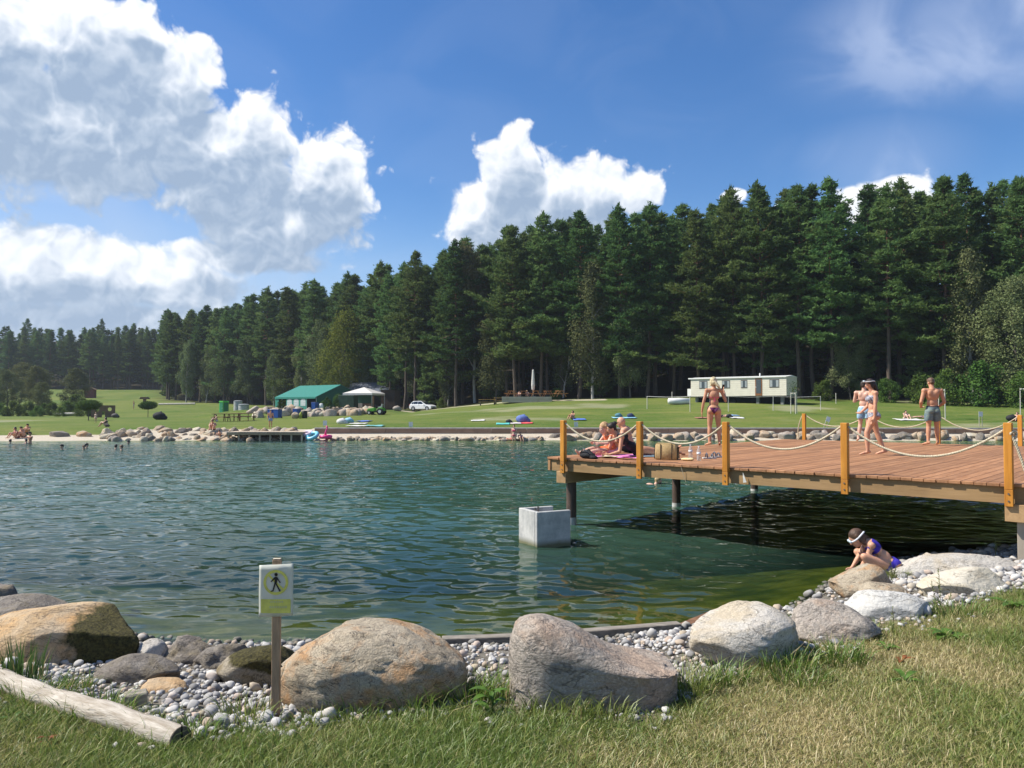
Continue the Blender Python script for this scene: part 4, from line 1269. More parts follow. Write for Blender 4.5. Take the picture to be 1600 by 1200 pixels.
def weed(label, px, py, z, nl, L, seed, stalk=0.0, red=False):
    rng = np.random.default_rng(seed)
    x, y = pgr(px, py, z)
    e = empty('broadleaf_weed', (x, y, gz(x, y) - 0.01)); tag(e, label, 'weed', 'broad leaved weeds')
    leafm = pmat('weed_leaf_red' if red else 'weed_leaf', (0.30, 0.10, 0.03) if red else (0.105, 0.20, 0.028), 0.5, 0.25, 20, 0.2, 60, transl=0.3)
    shape = [(0, 0.06), (0.18, 0.5), (0.4, 0.95), (0.62, 1.0), (0.82, 0.62), (1.0, 0.02)]
    for k in range(nl):
        az = k * 2.4 + rng.normal() * 0.4; l = L * (0.6 + 0.6 * rng.random()); w = l * 0.17
        el0 = R(35 + 35 * rng.random())
        d = np.array([math.cos(az), math.sin(az)]); sdir = np.array([-d[1], d[0]])
        V = []; F = []
        for i, (t, ww) in enumerate(shape):
            rr = l * t * math.cos(el0 * (1 - 0.8 * t)); zz = l * (math.sin(el0) * t - 0.55 * t * t)
            c = np.array([d[0] * rr, d[1] * rr, zz + stalk * rng.random() * 0.0])
            wv = np.array([sdir[0], sdir[1], 0]) * w * ww
            lift = np.array([0, 0, w * ww * 0.35])
            V += [c - wv + lift, c, c + wv + lift]
        for i in range(len(shape) - 1):
            b = i * 3
            F += [[b, b + 1, b + 4, b + 3], [b + 1, b + 2, b + 5, b + 4]]
        V = np.array(V); V[:, 2] += stalk * (k / nl)
        o = link_mesh('leaf', np_mesh('leaf', V, np.array(F), smooth=True), leafm, e)
    if stalk:
        MB().tube([(0, 0, 0), (0.01, 0, stalk * 0.6), (0.02, 0.01, stalk * 1.1)], [0.005, 0.004, 0.002], 5).build('stem', leafm, e)
def build_weeds():
    weed('bright green broad leaved weed in the turf below the wedge boulder', 768, 1120, 0.42, 11, 0.13, 1, 0.16)
    weed('single broad leaf sprig at the foot of the big tan boulder', 680, 1102, 0.42, 4, 0.09, 2, 0.05)
    weed('broad leaved weed in the turf right of the pebble patch', 1480, 998, 0.45, 12, 0.17, 3)
    weed('wide leaved weed at the right edge of the turf', 1585, 950, 0.45, 9, 0.20, 4)
    weed('low weed with pointed leaves in the right turf', 1415, 1072, 0.48, 9, 0.11, 5, 0.04)
    weed('spreading weed beside the pink grey boulder', 1385, 1020, 0.42, 8, 0.13, 6)
    weed('small weed with reddish leaves in the right turf', 1410, 1038, 0.45, 5, 0.08, 7, 0.02, True)
    weed('small weed with orange leaves in the turf left of the log', 75, 1148, 0.5, 6, 0.055, 8, 0.05, True)
    weed('green sprig in the left turf beside the orange leaves', 22, 1112, 0.5, 7, 0.09, 9, 0.03)
    # tall thin seed stems
    rng = np.random.default_rng(4)
    stemm = pmat('dry_stem', (0.20, 0.22, 0.07), 0.7, 0.3, 30, transl=0.2)
    for i, (px, py, z, h, lab) in enumerate([(1468, 985, 0.42, 0.50, 'tall feathery seed stem standing in the right pebbles'), (1392, 915, 0.2, 0.30, 'bushy sprig growing beside the crouching girl'),
                                             (1555, 868, 0.25, 0.24, 'sprig growing on top of the long pale boulder'), (1245, 972, 0.1, 0.22, 'sparse sprig at the water behind the cream boulder'),
                                             (1395, 1010, 0.42, 0.30, 'thin dry grass stem beside the pebbles')]):
        p = onz(px, py, z)
        mb = MB()
        for k in range(3 if i != 4 else 1):
            a = rng.random() * 6.28; q = 0.06 * k
            top = Vector((math.cos(a) * q, math.sin(a) * q, h * (1 - 0.2 * k)))
            mb.tube([(0, 0, -0.02), top * 0.5 + Vector((0.01, 0, 0.02)), top], [0.0035, 0.003, 0.0015], 4)
            for j in range(18):
                t = 0.35 + 0.65 * j / 18
                c = top * t; d = Vector((rng.normal(), rng.normal(), 0.9)).normalized() * (0.05 * (1.2 - t) + 0.012)
                s = Vector((rng.normal(), rng.normal(), rng.normal())).normalized() * 0.006
                mb.add([c - s, c + s, c + d], [(0, 1, 2)])
        o = mb.build('seed_stem', stemm, fix=False); o.location = p
        tag(o, lab, 'plant')
build_weeds()

def build_log_sign_beam():
    # peeled driftwood log
    wood = pmat('peeled_log', (0.60, 0.54, 0.45), 0.85, 0.25, 5, 0.5, 22, stretch=(1.0, 7, 7), col2=(0.30, 0.245, 0.18))
    endm = pmat('sawn_end', (0.13, 0.105, 0.08), 0.9, 0.3, 14, 0.4, 40)  # the shade on the cut end is put into this dark colour
    a = Vector((-3.75, 5.25, 0.54)); b = Vector((-1.74, 4.07, 0.50))
    a.z = gz(a.x, a.y) + 0.06; b.z = gz(b.x, b.y) + 0.045
    d = b - a; L = d.length
    e = empty('driftwood_log', a, math.atan2(d.y, d.x)); e.rotation_euler = (0, -math.asin(d.z / L), math.atan2(d.y, d.x))
    tag(e, 'peeled whitish log lying along the turf edge at lower left', 'log')
    pts = [(L * t, 0.012 * math.sin(t * 7), 0.01 * math.sin(t * 11)) for t in np.linspace(0, 1, 22)]
    rad = [0.068 + 0.004 * math.sin(i * 1.7) + (0.004 if i in (8, 9, 15) else 0) for i in range(22)]
    MB().tube(pts, rad, 20, caps=False).build('bark_less_stem', wood, e, smooth=True)
    mb = MB(); mb.tube([(L - 0.004, pts[-1][1], pts[-1][2]), (L + 0.001, pts[-1][1], pts[-1][2])], [0.0668, 0.0655], 20); mb.build('sawn_end', endm, e)
    for z in (0.012,):
        MB().box((L + 0.002, pts[-1][1] + 0.005, 0.028), (0.003, 0.007, 0.07)).build('crack', pmat('crack_dark', (0.012, 0.010, 0.008), 0.9), e)
    # small squared stub of timber
    p = onz(212, 1103, 0.40)
    o = MB().box((0, 0, 0.03), (0.125, 0.10, 0.11)).build('timber_stub', pmat('grey_timber', (0.33, 0.29, 0.23), 0.9, 0.25, 10, 0.4, 50, stretch=(1, 6, 6)), bevel=0.006)
    o.location = (p.x, p.y, gz(p.x, p.y)); o.rotation_euler = (0, 0, 0.5)
    tag(o, 'short grey squared timber stub behind the log', 'timber')
    # edging beam at the waterline
    bm_ = pmat('wet_grey_beam', (0.27, 0.235, 0.19), 0.7, 0.3, 6, 0.4, 30, stretch=(1, 5, 5))
    rt = empty('edging_beam', (0.4, 7.2, 0)); tag(rt, 'grey timber edging beam lying along the waterline behind the boulders', 'beam')
    P_ = [onz(445, 1024, 0.02), onz(690, 1005, 0.02), onz(830, 1000, 0.02), onz(1062, 981, 0.02)]
    for p, q in zip(P_[:-1], P_[1:]):
        dd = (q - p).normalized() * 0.004
        MB().bar(Vector((p.x - 0.4, p.y - 7.2, 0.01)) + dd, Vector((q.x - 0.4, q.y - 7.2, 0.01)) - dd, 0.11, 0.13).build('timber', bm_, rt, bevel=0.006)
    p, q = P_[-1], onz(1150, 955, -0.12)
    MB().bar(Vector((p.x - 0.4 + 0.01, p.y - 7.2, -0.02)), Vector((q.x - 0.4, q.y - 7.2, -0.09)), 0.11, 0.13).build('sunken_timber', pmat('red_brown_beam', (0.20, 0.10, 0.05), 0.8, 0.3, 8), rt, bevel=0.006)
    # sign
    Y = 4.6
    base = at(431, 1100, Y); zg = gz(base.x, Y)
    e = empty('warning_sign', (base.x, Y, zg)); tag(e, 'white laminated no walking notice with yellow ring on a wooden stake', 'sign')
    ztop = at(431, 874, Y).z - zg
    postm = pmat('stake_wood', (0.42, 0.275, 0.165), 0.85, 0.2, 8, 0.3, 40, stretch=(6, 6, 0.8))
    MB().box((0, 0, ztop / 2 - 0.1), (0.048, 0.03, ztop + 0.2)).build('stake', postm, e, bevel=0.002)
    MB().box((0, 0, ztop + 0.0045), (0.044, 0.027, 0.003)).build('stake_end', pmat('fresh_wood', (0.62, 0.53, 0.40), 0.8), e)
    paper = pmat('laminated_paper', (0.78, 0.79, 0.70), 0.35, 0.05, 5, transl=0.4, spec=0.5)
    yel = pmat('faded_yellow_print', (0.70, 0.66, 0.14), 0.5, 0.12, 30)
    blk = pmat('black_print', (0.012, 0.012, 0.013), 0.5, 0.1)
    W, H = 0.202, 0.306
    zc = at(431, 921, Y).z - zg
    def curve_y(u):                     # the sheet bends back from the stake on both sides
        return -0.0185 + 0.028 * max(0.0, abs(u) - 0.02) * (1.0 if u < 0 else 0.8) + 0.02 * abs(u)
    def sheet(poly_pts, off, name, mat, par):
        """flat print: triangulated fan/polygons laid on the bent sheet"""
        bm = bmesh.new()
        for pl in poly_pts:
            vs = [bm.verts.new((u, curve_y(u) - off, zc + v)) for u, v in pl]
            bm.faces.new(vs)
        me = bpy.data.meshes.new(name); bm.to_mesh(me); bm.free()
        return link_mesh(name, me, mat, par)
    nx, nz = 14, 10
    V = []; F = []
    for j in range(nz + 1):
        for i in range(nx + 1):
            u = -W / 2 + W * i / nx; v = -H / 2 + H * j / nz
            sag = -0.010 * (1 - i / nx) * 1.0 + 0.003
            V.append((u, curve_y(u) + 0.004 * math.sin(j * 0.9) * abs(u) / W, zc + v + sag))
    for j in range(nz):
        for i in range(nx):
            a_ = j * (nx + 1) + i; F.append((a_, a_ + 1, a_ + nx + 2, a_ + nx + 1))
    me = np_mesh('notice_sheet', np.array(V), np.array(F), smooth=True)
    sh = link_mesh('notice_sheet', me, paper, e)
    sm = sh.modifiers.new('t', 'SOLIDIFY'); sm.thickness = 0.0012; sm.offset = 1
    OFF = 0.005
    ring = []
    cz = 0.047
    for k in range(40):
        t0, t1 = 2 * math.pi * k / 40, 2 * math.pi * (k + 1) / 40
        ro, ri = 0.0735, 0.058
        ring.append([(ro * math.cos(t0), cz + ro * math.sin(t0)), (ro * math.cos(t1), cz + ro * math.sin(t1)), (ri * math.cos(t1), cz + ri * math.sin(t1)), (ri * math.cos(t0), cz + ri * math.sin(t0))])
    sheet(ring, OFF, 'prohibition_ring', yel, sh)
    band = []
    for k in range(8):
        s0, s1 = -0.058 + 0.116 * k / 8, -0.058 + 0.116 * (k + 1) / 8
        f = lambda s, o: (s * 0.7071 + o * 0.7071, cz - s * 0.7071 + o * 0.7071)
        band.append([f(s0, -0.006), f(s1, -0.006), f(s1, 0.006), f(s0, 0.006)])
    sheet(band, OFF, 'prohibition_bar', yel, sh)
    man = []
    hd = [(0.002 + 0.0098 * math.cos(t), cz + 0.046 + 0.0105 * math.sin(t)) for t in np.linspace(0, 6.283, 17)[:-1]]
    man.append(hd)
    man.append([(-0.008, cz + 0.030), (-0.002, cz + 0.034), (0.009, cz + 0.032), (0.010, cz + 0.012), (0.006, cz - 0.008), (-0.008, cz - 0.008), (-0.007, cz + 0.012)])
    man.append([(0.009, cz + 0.032), (0.030, cz - 0.001), (0.025, cz - 0.004), (0.008, cz + 0.020)])
    man.append([(-0.008, cz + 0.030), (-0.030, cz + 0.006), (-0.026, cz + 0.001), (-0.007, cz + 0.018)])
    man.append([(-0.008, cz - 0.008), (0.0, cz - 0.008), (-0.012, cz - 0.052), (-0.030, cz - 0.056), (-0.029, cz - 0.050), (-0.019, cz - 0.046)])
    man.append([(-0.002, cz - 0.008), (0.007, cz - 0.008), (0.020, cz - 0.030), (0.031, cz - 0.050), (0.023, cz - 0.055), (0.012, cz - 0.034)])
    sheet(man, OFF + 0.002, 'walking_figure', blk, sh)
    panel = []
    for k in range(6):
        u0, u1 = -0.088 + 0.176 * k / 6, -0.088 + 0.176 * (k + 1) / 6
        panel.append([(u0, -0.134), (u1, -0.134), (u1, -0.052), (u0, -0.052)])
    sheet(panel, OFF, 'text_panel', yel, sh)
    ink = pmat('faded_ink', (0.60, 0.58, 0.30), 0.6, 0.1)
    rows = []
    rr = random.Random(4)
    for (v, h_, u0, u1) in ((-0.072, 0.010, -0.03, 0.045), (-0.104, 0.012, -0.035, 0.062)):
        u = u0
        while u < u1:
            w_ = 0.006 + 0.004 * rr.random()
            rows.append([(u, v), (u + w_, v), (u + w_, v + h_), (u, v + h_)]); u += w_ + 0.004
    sheet(rows, OFF + 0.002, 'faded_lettering', ink, sh)
    MB().tube([(0.03, 0.03, 0.02), (0.005, 0.02, 0.16), (0.055, 0.0, 0.30)], [0.004, 0.0035, 0.001], 5).build('dead_stem', pmat('dry_straw', (0.42, 0.36, 0.22), 0.8), e)
build_log_sign_beam()

# ================================================================== bathing deck on piles
DECK_Z = 1.265
DK_O = Vector((0.69, 14.58, 0.0))
_p1 = Vector((1.00, 14.30, 0)); _p5 = Vector((6.18, 9.55, 0))
DK_U = (_p5 - _p1).normalized(); DK_V = Vector((-DK_U.y, DK_U.x, 0))
DK_A = math.atan2(DK_U.y, DK_U.x)
def dk(u, v, z=DECK_Z):
    p = DK_O + DK_U * u + DK_V * v
    return Vector((p.x, p.y, z))
def duv(p):
    d = Vector((p.x, p.y, 0)) - DK_O
    return d.dot(DK_U), d.dot(DK_V)
DK_LEN, DK_DEP = 9.4, 10.75
def wood_mat(name, c1, c2, dark, axis=1, scale=2.2, rough=0.65, rnd=0.35):
    if name in MATS: return MATS[name]
    m, N, out = new_mat(name)
    tc = N.n('ShaderNodeTexCoord'); P_ = tc.outputs['Object']
    oi = N.n('ShaderNodeObjectInfo')
    st = [9.0, 9.0, 9.0]; st[axis] = 0.7
    v = N.vmath('MULTIPLY_ADD', P_, tuple(st), N.comb(N.math('MULTIPLY', oi.outputs['Random'], 40), N.math('MULTIPLY', oi.outputs['Random'], 23), 0))
    n1 = N.noise(v, scale, 6, 0.65, 0.5)
    n2 = N.noise(P_, 1.1, 4, 0.6)
    c = N.mix(N.maprange(n1, 0.35, 0.65), c1, c2)
    c = N.mix(N.maprange(n2, 0.50, 0.72, 0, 0.5), c, dark)
    n3 = N.noise(v, scale * 4, 4, 0.7)
    c = N.mix(N.maprange(n3, 0.55, 0.75, 0, 0.5), c, dark)
    hs = N.n('ShaderNodeHueSaturation'); N.link(c, hs.inputs['Color'])
    N.link(N.maprange(oi.outputs['Random'], 0, 1, 1 - rnd, 1 + rnd * 0.6), hs.inputs['Value'])
    b = N.n('ShaderNodeBsdfPrincipled'); N.link(hs.outputs[0], b.inputs['Base Color']); b.inputs['Roughness'].default_value = rough; b.inputs['Specular IOR Level'].default_value = 0.3
    bn = N.n('ShaderNodeBump'); bn.inputs['Strength'].default_value = 0.35; bn.inputs['Distance'].default_value = 0.01
    N.link(n1, bn.inputs['Height']); N.link(bn.outputs[0], b.inputs['Normal'])
    N.link(b.outputs[0], out.inputs[0])
    MATS[name] = m
    return m
PLANK = wood_mat('deck_plank', (0.30, 0.140, 0.062), (0.42, 0.215, 0.105), (0.19, 0.085, 0.040), 1, 2.0, 0.7, 0.22)
POSTW = wood_mat('glazed_post', (0.46, 0.175, 0.020), (0.64, 0.285, 0.045), (0.27, 0.095, 0.014), 2, 1.6, 0.5, 0.14)
RIMW = wood_mat('rim_board', (0.27, 0.170, 0.075), (0.36, 0.225, 0.105), (0.14, 0.080, 0.038), 0, 1.2, 0.8, 0.1)
BEAMW = wood_mat('beam', (0.38, 0.235, 0.11), (0.52, 0.335, 0.16), (0.18, 0.105, 0.055), 1, 1.0, 0.75, 0.1)
ROPEM = None
def rope_mat():
    m, N, out = new_mat('rope')
    tc = N.n('ShaderNodeTexCoord')
    n = N.noise(tc.outputs['Object'], 60, 4, 0.7)
    c = N.mix(N.maprange(n, 0.35, 0.65), (0.42, 0.345, 0.225), (0.66, 0.57, 0.41))
    b = N.n('ShaderNodeBsdfPrincipled'); N.link(c, b.inputs['Base Color']); b.inputs['Roughness'].default_value = 0.9
    N.link(b.outputs[0], out.inputs[0])
    return m
def twisted_rope(pts, r, name, mat, parent, pitch=0.085):
    """three-strand laid rope along a polyline of points (fine steps)"""
    mb = MB()
    pts = [Vector(p) for p in pts]
    s = 0.0; acc = [0.0]
    for a, b in zip(pts[:-1], pts[1:]):
        s += (b - a).length; acc.append(s)
    for k in range(3):
        sp = []
        for i, p in enumerate(pts):
            d = (pts[min(i + 1, len(pts) - 1)] - pts[max(i - 1, 0)]).normalized()
            x = d.cross(Vector((0.3, 0.2, 1))).normalized(); y = d.cross(x)
            t = acc[i] / pitch * 2 * math.pi + k * 2.0944
            sp.append(p + (x * math.cos(t) + y * math.sin(t)) * r * 0.52)
        mb.tube(sp, r * 0.56, 6)
    return mb.build(name, mat, parent, smooth=True, fix=False)

def build_deck():
    global ROPEM
    ROPEM = rope_mat()
    root = empty('bathing_deck', DK_O, DK_A)
    root.location.z = 0
    tag(root, 'reddish brown wooden bathing deck on piles over the water', 'deck')
    rng = random.Random(2)
    # planks run back from the front edge; local x = along the front, y = depth
    w = 0.138; n = int(DK_LEN / (w + 0.006))
    def plank_mesh(L, seed):
        mb = MB(); mb.box((0, L / 2, -0.02), (w, L, 0.04))
        me = bpy.data.meshes.new('plank'); me.from_pydata(mb.v, [], mb.f)
        bm = bmesh.new(); bm.from_mesh(me)
        bmesh.ops.bevel(bm, geom=list(bm.edges), offset=0.004, segments=1, affect='EDGES'); bmesh.ops.recalc_face_normals(bm, faces=bm.faces)
        bm.to_mesh(me); bm.free(); me.materials.append(PLANK)
        return me
    m1 = plank_mesh(DK_DEP / 2 - 0.002, 0)
    for i in range(n):
        off = rng.uniform(-0.012, 0.012)
        for h in (0, 1):
            o = bpy.data.objects.new('plank', m1); COL.objects.link(o); o.parent = root
            o.location = (w / 2 + i * (w + 0.006), -0.045 + off + h * DK_DEP / 2, DECK_Z + rng.uniform(-0.002, 0.002))
    # rim boards under the planks
    zr = DECK_Z - 0.043
    H = 0.205
    MB().box((DK_LEN / 2, 0.025, zr - H / 2), (DK_LEN - 0.02, 0.05, H)).build('rim_board', RIMW, root)
    MB().box((DK_LEN / 2, DK_DEP - 0.13, zr - H / 2), (DK_LEN - 0.02, 0.05, H)).build('rim_board', RIMW, root)
    sidew = wood_mat('side_board', (0.36, 0.20, 0.09), (0.46, 0.26, 0.12), (0.2, 0.1, 0.05), 1, 1.0, 0.8, 0.05)
    MB().box((0.03, DK_DEP / 2 - 0.04, zr - H / 2), (0.05, DK_DEP - 0.26, H)).build('rim_board', sidew, root)
    MB().box((0.032, -0.012, zr - H / 2), (0.054, 0.02, H)).build('board_end', sidew, root)
    for k in range(1, 15):
        MB().box((DK_LEN * k / 15.0, DK_DEP / 2 - 0.05, zr - 0.09), (0.05, DK_DEP - 0.34, 0.17)).build('joist', RIMW, root)
    # main beams with piles
    bz = zr - H - 0.002
    bh = 0.215
    pile = pmat('pile_dark', (0.095, 0.062, 0.045), 0.6, 0.3, 6, 0.3, 30, stretch=(4, 4, 0.7))
    sleeve = pmat('pile_sleeve', (0.52, 0.50, 0.46), 0.7, 0.2, 6)
    for bi, bu in enumerate((0.36, 7.50)):
        L = DK_DEP + 0.0
        MB().box((bu, L / 2 - 0.12, bz - bh / 2), (0.22, L - 0.1, bh)).build('main_beam', BEAMW, root, bevel=0.005)
        if bi == 0: piles = ((0.24, -1.6), (4.05, -3), (8.0, -3))
        else: piles = ((4.4, -1.5), (8.4, -3))
        for v, zb in piles:
            mb = MB(); mb.tube([(bu, v, zb), (bu, v, bz - bh + 0.001)], 0.094, 20)
            pl = mb.build('pile', pile, root, smooth=False)
            MB().tube([(bu, v, -0.25), (bu, v, 0.14 if bi == 0 and v < 1 else 0.06)], 0.0965, 20).build('concrete_collar', sleeve, pl)
    # square support on land under the right-hand beam
    g = wood_mat('grey_post', (0.36, 0.31, 0.24), (0.46, 0.40, 0.32), (0.20, 0.16, 0.12), 2, 1.3, 0.85, 0.05)
    zg = 0.10
    MB().box((7.56, 0.12, (bz - bh + zg) / 2 - 0.1), (0.13, 0.13, bz - bh - zg + 0.2)).build('support_post', g, root, bevel=0.006)
    MB().box((7.72, 0.62, (bz - bh + zg) / 2 - 0.1), (0.13, 0.13, bz - bh - zg + 0.2)).build('support_post', g, root, bevel=0.006)
    MB().bar((6.75, -0.12, 0.20), (8.4, 0.10, 0.24), 0.16, 0.14).build('sill_beam', g, root, bevel=0.006)
    # railing posts
    fr = [884, 1003, 1137, 1322, 1576]
    us = []
    for px in fr:
        k = (px - 800) / FPX
        t = (k * 14.3 - 1.0) / (5.18 + 4.75 * k)
        us.append(duv(_p1 + (_p5 - _p1) * t)[0])
    posts = []
    bolt = pmat('steel_bolt', (0.25, 0.22, 0.2), 0.4, 0.1, metal=0.8)
    def railing_post(u, v, hgt, front, label):
        e = empty('railing_post', dk(u, v, DECK_Z), DK_A)
        tag(e, label, 'post', 'square orange posts of the rope railing')
        a = 0.092
        sgn = -1 if front else 1
        yo = sgn * 0.068
        MB().box((0, yo, hgt / 2 - 0.035), (a, a, hgt + 0.066)).build('shaft', POSTW, e, bevel=0.006)
        MB().box((0, yo + sgn * 0.0235, -0.172), (a, 0.045, 0.206)).build('lap_joint', POSTW, e, bevel=0.003)
        for zz in (-0.12, -0.21):
            MB().tube([(0.0, yo + sgn * 0.045, zz), (0.0, yo + sgn * 0.055, zz)], 0.011, 8).build('bolt', bolt, e)
        return dk(u, v, DECK_Z) + DK_V * yo
    names = ['orange railing post at the left end of the deck front', 'second orange railing post from the left, beside the bald man',
             'orange railing post in front of the blonde woman', 'orange railing post left of the walking woman', 'nearest orange railing post above the right support']
    hs = [0.70, 0.70, 0.715, 0.725, 0.755]
    for u, nm, h in zip(us, names, hs):
        posts.append((railing_post(u, 0.0, h, True, nm), h))
    fu = [0.62, 2.36, 4.08, 5.85, 7.6]
    names2 = ['orange railing post at the far left corner of the deck', 'orange railing post on the far side hidden behind the couple', 'orange railing post behind the young man in blue shorts',
              'orange railing post on the far side at the right edge', 'orange railing post on the far side beyond the right edge']
    fposts = []
    for u, nm in zip(fu, names2):
        fposts.append((railing_post(u, DK_DEP - 0.12, 0.75, False, nm), 0.75))
    def sag(a, b, drop, n=90):
        P = []
        for i in range(n + 1):
            t = i / n
            p = a.lerp(b, t); p.z -= drop * (1 - (2 * t - 1) ** 2)
            P.append(p)
        return P
    off = DK_U * 0.05
    rl = ['first sagging rope from the left along the deck front', 'sagging rope in front of the straw coloured bag', 'sagging rope between third and fourth front posts', 'nearest sagging rope ending at the right front post']
    for i in range(4):
        a = posts[i][0] + Vector((0, 0, posts[i][1] - 0.055)) + off; b = posts[i + 1][0] + Vector((0, 0, posts[i + 1][1] - 0.055)) - off
        if i == 3: b.z -= 0.04
        o = twisted_rope(sag(a, b, [0.31, 0.31, 0.345, 0.37][i], 110), 0.0165, 'railing_rope', ROPEM, None)
        tag(o, rl[i], 'rope', 'ropes of the deck railing')
    rl2 = ['far side rope left of the couple', 'far side rope between the couple and the young man', 'far side rope right of the young man', 'far side rope at the right edge of the picture']
    for i in range(4):
        a = fposts[i][0] + Vector((0, 0, 0.70)) + off; b = fposts[i + 1][0] + Vector((0, 0, 0.70)) - off
        o = twisted_rope(sag(a, b, 0.30 if i < 2 else 0.34, 60), 0.0165, 'railing_rope', ROPEM, None)
        tag(o, rl2[i], 'rope', 'ropes of the deck railing')
    # knots and loose ends
    e = posts[4][0] + Vector((0, 0, 0.60)) + DK_U * 0.055
    kn = [e + Vector((0.035 * math.cos(t) * 1.0, 0.0, 0.045 * math.sin(t))) + DK_V * (0.02 * math.sin(2 * t)) for t in np.linspace(0, 9.4, 40)]
    tail = [kn[-1] + (DK_U * 0.16 * t + Vector((0, 0, -0.50 * t ** 1.3))) for t in np.linspace(0.02, 1, 40)]
    o = twisted_rope(kn + tail, 0.0165, 'rope_end', ROPEM, None); tag(o, 'knotted rope end dangling from the nearest right post', 'rope')
    e = fposts[0][0] + Vector((0, 0, 0.68)) - DK_U * 0.06
    tail = [e + DK_U * (-0.12 * math.sin(t * 2.2)) + Vector((0, 0, -0.66 * t)) for t in np.linspace(0, 1, 40)]
    o = twisted_rope(tail, 0.0165, 'rope_end', ROPEM, None); tag(o, 'loose rope end hanging at the far left deck corner', 'rope')
    # strings of moss / rope ends below the front edge
    p = dk(us[1] + 0.78, -0.05, DECK_Z - 0.04)
    o = MB().tube([p, p + Vector((0.03, -0.005, -0.1)), p + Vector((0.075, -0.01, -0.24))], 0.004, 5).build('twine', ROPEM); tag(o, 'thin twine hanging from the deck edge', 'twine')
    p = dk(us[2] + 0.27, -0.05, DECK_Z - 0.06)
    o = MB().add([p, p + DK_U * 0.06 + Vector((0, 0, -0.15)), p + DK_U * 0.004 + Vector((0, 0, -0.16)), p - DK_V * 0.004, p - DK_V * 0.004 + DK_U * 0.06 + Vector((0, 0, -0.15)), p - DK_V * 0.004 + DK_U * 0.004 + Vector((0, 0, -0.16))],
                 [(0, 1, 2), (5, 4, 3), (0, 3, 4, 1), (1, 4, 5, 2), (2, 5, 3, 0)]).build('label_tag', pmat('plastic_tag', (0.75, 0.73, 0.66), 0.5)); tag(o, 'small pale triangular tag fixed to the rim board', 'tag')
    # concrete block standing in the water
    c = onz(839, 856, 0.0)
    conc, N, out = new_mat('concrete')
    tc = N.n('ShaderNodeTexCoord'); P_ = tc.outputs['Object']; n1 = N.noise(P_, 4.0, 6, 0.7); n2 = N.noise(P_, 24.0, 5, 0.75)
    cc = N.mix(N.maprange(n1, 0.38, 0.62), (0.35, 0.345, 0.325), (0.53, 0.515, 0.475)); cc = N.mix(N.maprange(n2, 0.55, 0.72, 0, 0.5), cc, (0.24, 0.235, 0.22))
    wet = N.maprange(N.math('MULTIPLY_ADD', n1, -0.10, N.sep(P_)[2]), 0.06, -0.03)
    cc = N.mix(wet, cc, (0.15, 0.145, 0.075))
    bb = N.n('ShaderNodeBsdfPrincipled'); N.link(cc, bb.inputs['Base Color']); bb.inputs['Roughness'].default_value = 0.9
    bn = N.n('ShaderNodeBump'); bn.inputs['Strength'].default_value = 0.4; bn.inputs['Distance'].default_value = 0.01; N.link(n2, bn.inputs['Height']); N.link(bn.outputs[0], bb.inputs['Normal'])
    N.link(bb.outputs[0], out.inputs[0])
    e = empty('concrete_block', (c.x, c.y, 0), R(27)); tag(e, 'hollow pale concrete block standing in the water before the deck', 'block')
    s = 0.62; h = 0.555; th = 0.07
    # local: the near corner is the origin; walls round a hollow, floor below
    def wall(c_, sz, nm='side_wall'): MB().box(c_, sz).build(nm, conc, e, bevel=0.008)
    wall((s / 2, th / 2, h / 2 - 0.45), (s, th, h + 0.9))
    wall((th / 2 - 0.0, s / 2 + th / 2 + 0.002, h / 2 - 0.45), (th, s - th - 0.004, h + 0.9))
    wall((s / 2 + th / 2, s - th / 2 + 0.001, h / 2 - 0.45 - 0.002), (s - th - 0.004, th, h + 0.9))
    wall((s - th / 2, s / 2, h / 2 - 0.45 - 0.04), (th, s - 2 * th - 0.006, h + 0.82))
    wall((s / 2, s / 2, h - 0.30), (s - 2 * th - 0.006, s - 2 * th - 0.006, 0.06), 'floor_slab')
    for q in ((0.20, 0.42), (0.30, 0.50)):
        MB().tube([(q[0], q[1], h - 0.27), (q[0], q[1], h + 0.012)], 0.017, 8).build('anchor_bolt', bolt, e)
build_deck()

# ================================================================== people
SKIN = {}
def skin_mat(name, c):
    if name in MATS: return MATS[name]
    m, N, out = new_mat(name)
    tc = N.n('ShaderNodeTexCoord'); P_ = tc.outputs['Object']
    n = N.noise(P_, 7, 4, 0.6); n2 = N.noise(P_, 60, 3, 0.6)
    k = N.mix(N.maprange(n, 0.35, 0.65), tuple(x * 0.86 for x in c), tuple(min(1, x * 1.08) for x in c))
    k = N.mix(N.maprange(n2, 0.55, 0.75, 0, 0.25), k, (c[0] * 0.8, c[1] * 0.6, c[2] * 0.55))
    b = N.n('ShaderNodeBsdfPrincipled'); N.link(k, b.inputs['Base Color']); b.inputs['Roughness'].default_value = 0.5
    b.inputs['Subsurface Weight'].default_value = 0.12; b.inputs['Subsurface Radius'].default_value = (0.02, 0.008, 0.004); b.inputs['Subsurface Scale'].default_value = 0.5
    b.inputs['Specular IOR Level'].default_value = 0.35
    N.link(b.outputs[0], out.inputs[0])
    MATS[name] = m
    return m
SK_TAN = skin_mat('skin_tan', (0.56, 0.285, 0.165))
SK_FAIR = skin_mat('skin_fair', (0.66, 0.40, 0.29))
SK_WARM = skin_mat('skin_warm', (0.60, 0.32, 0.20))

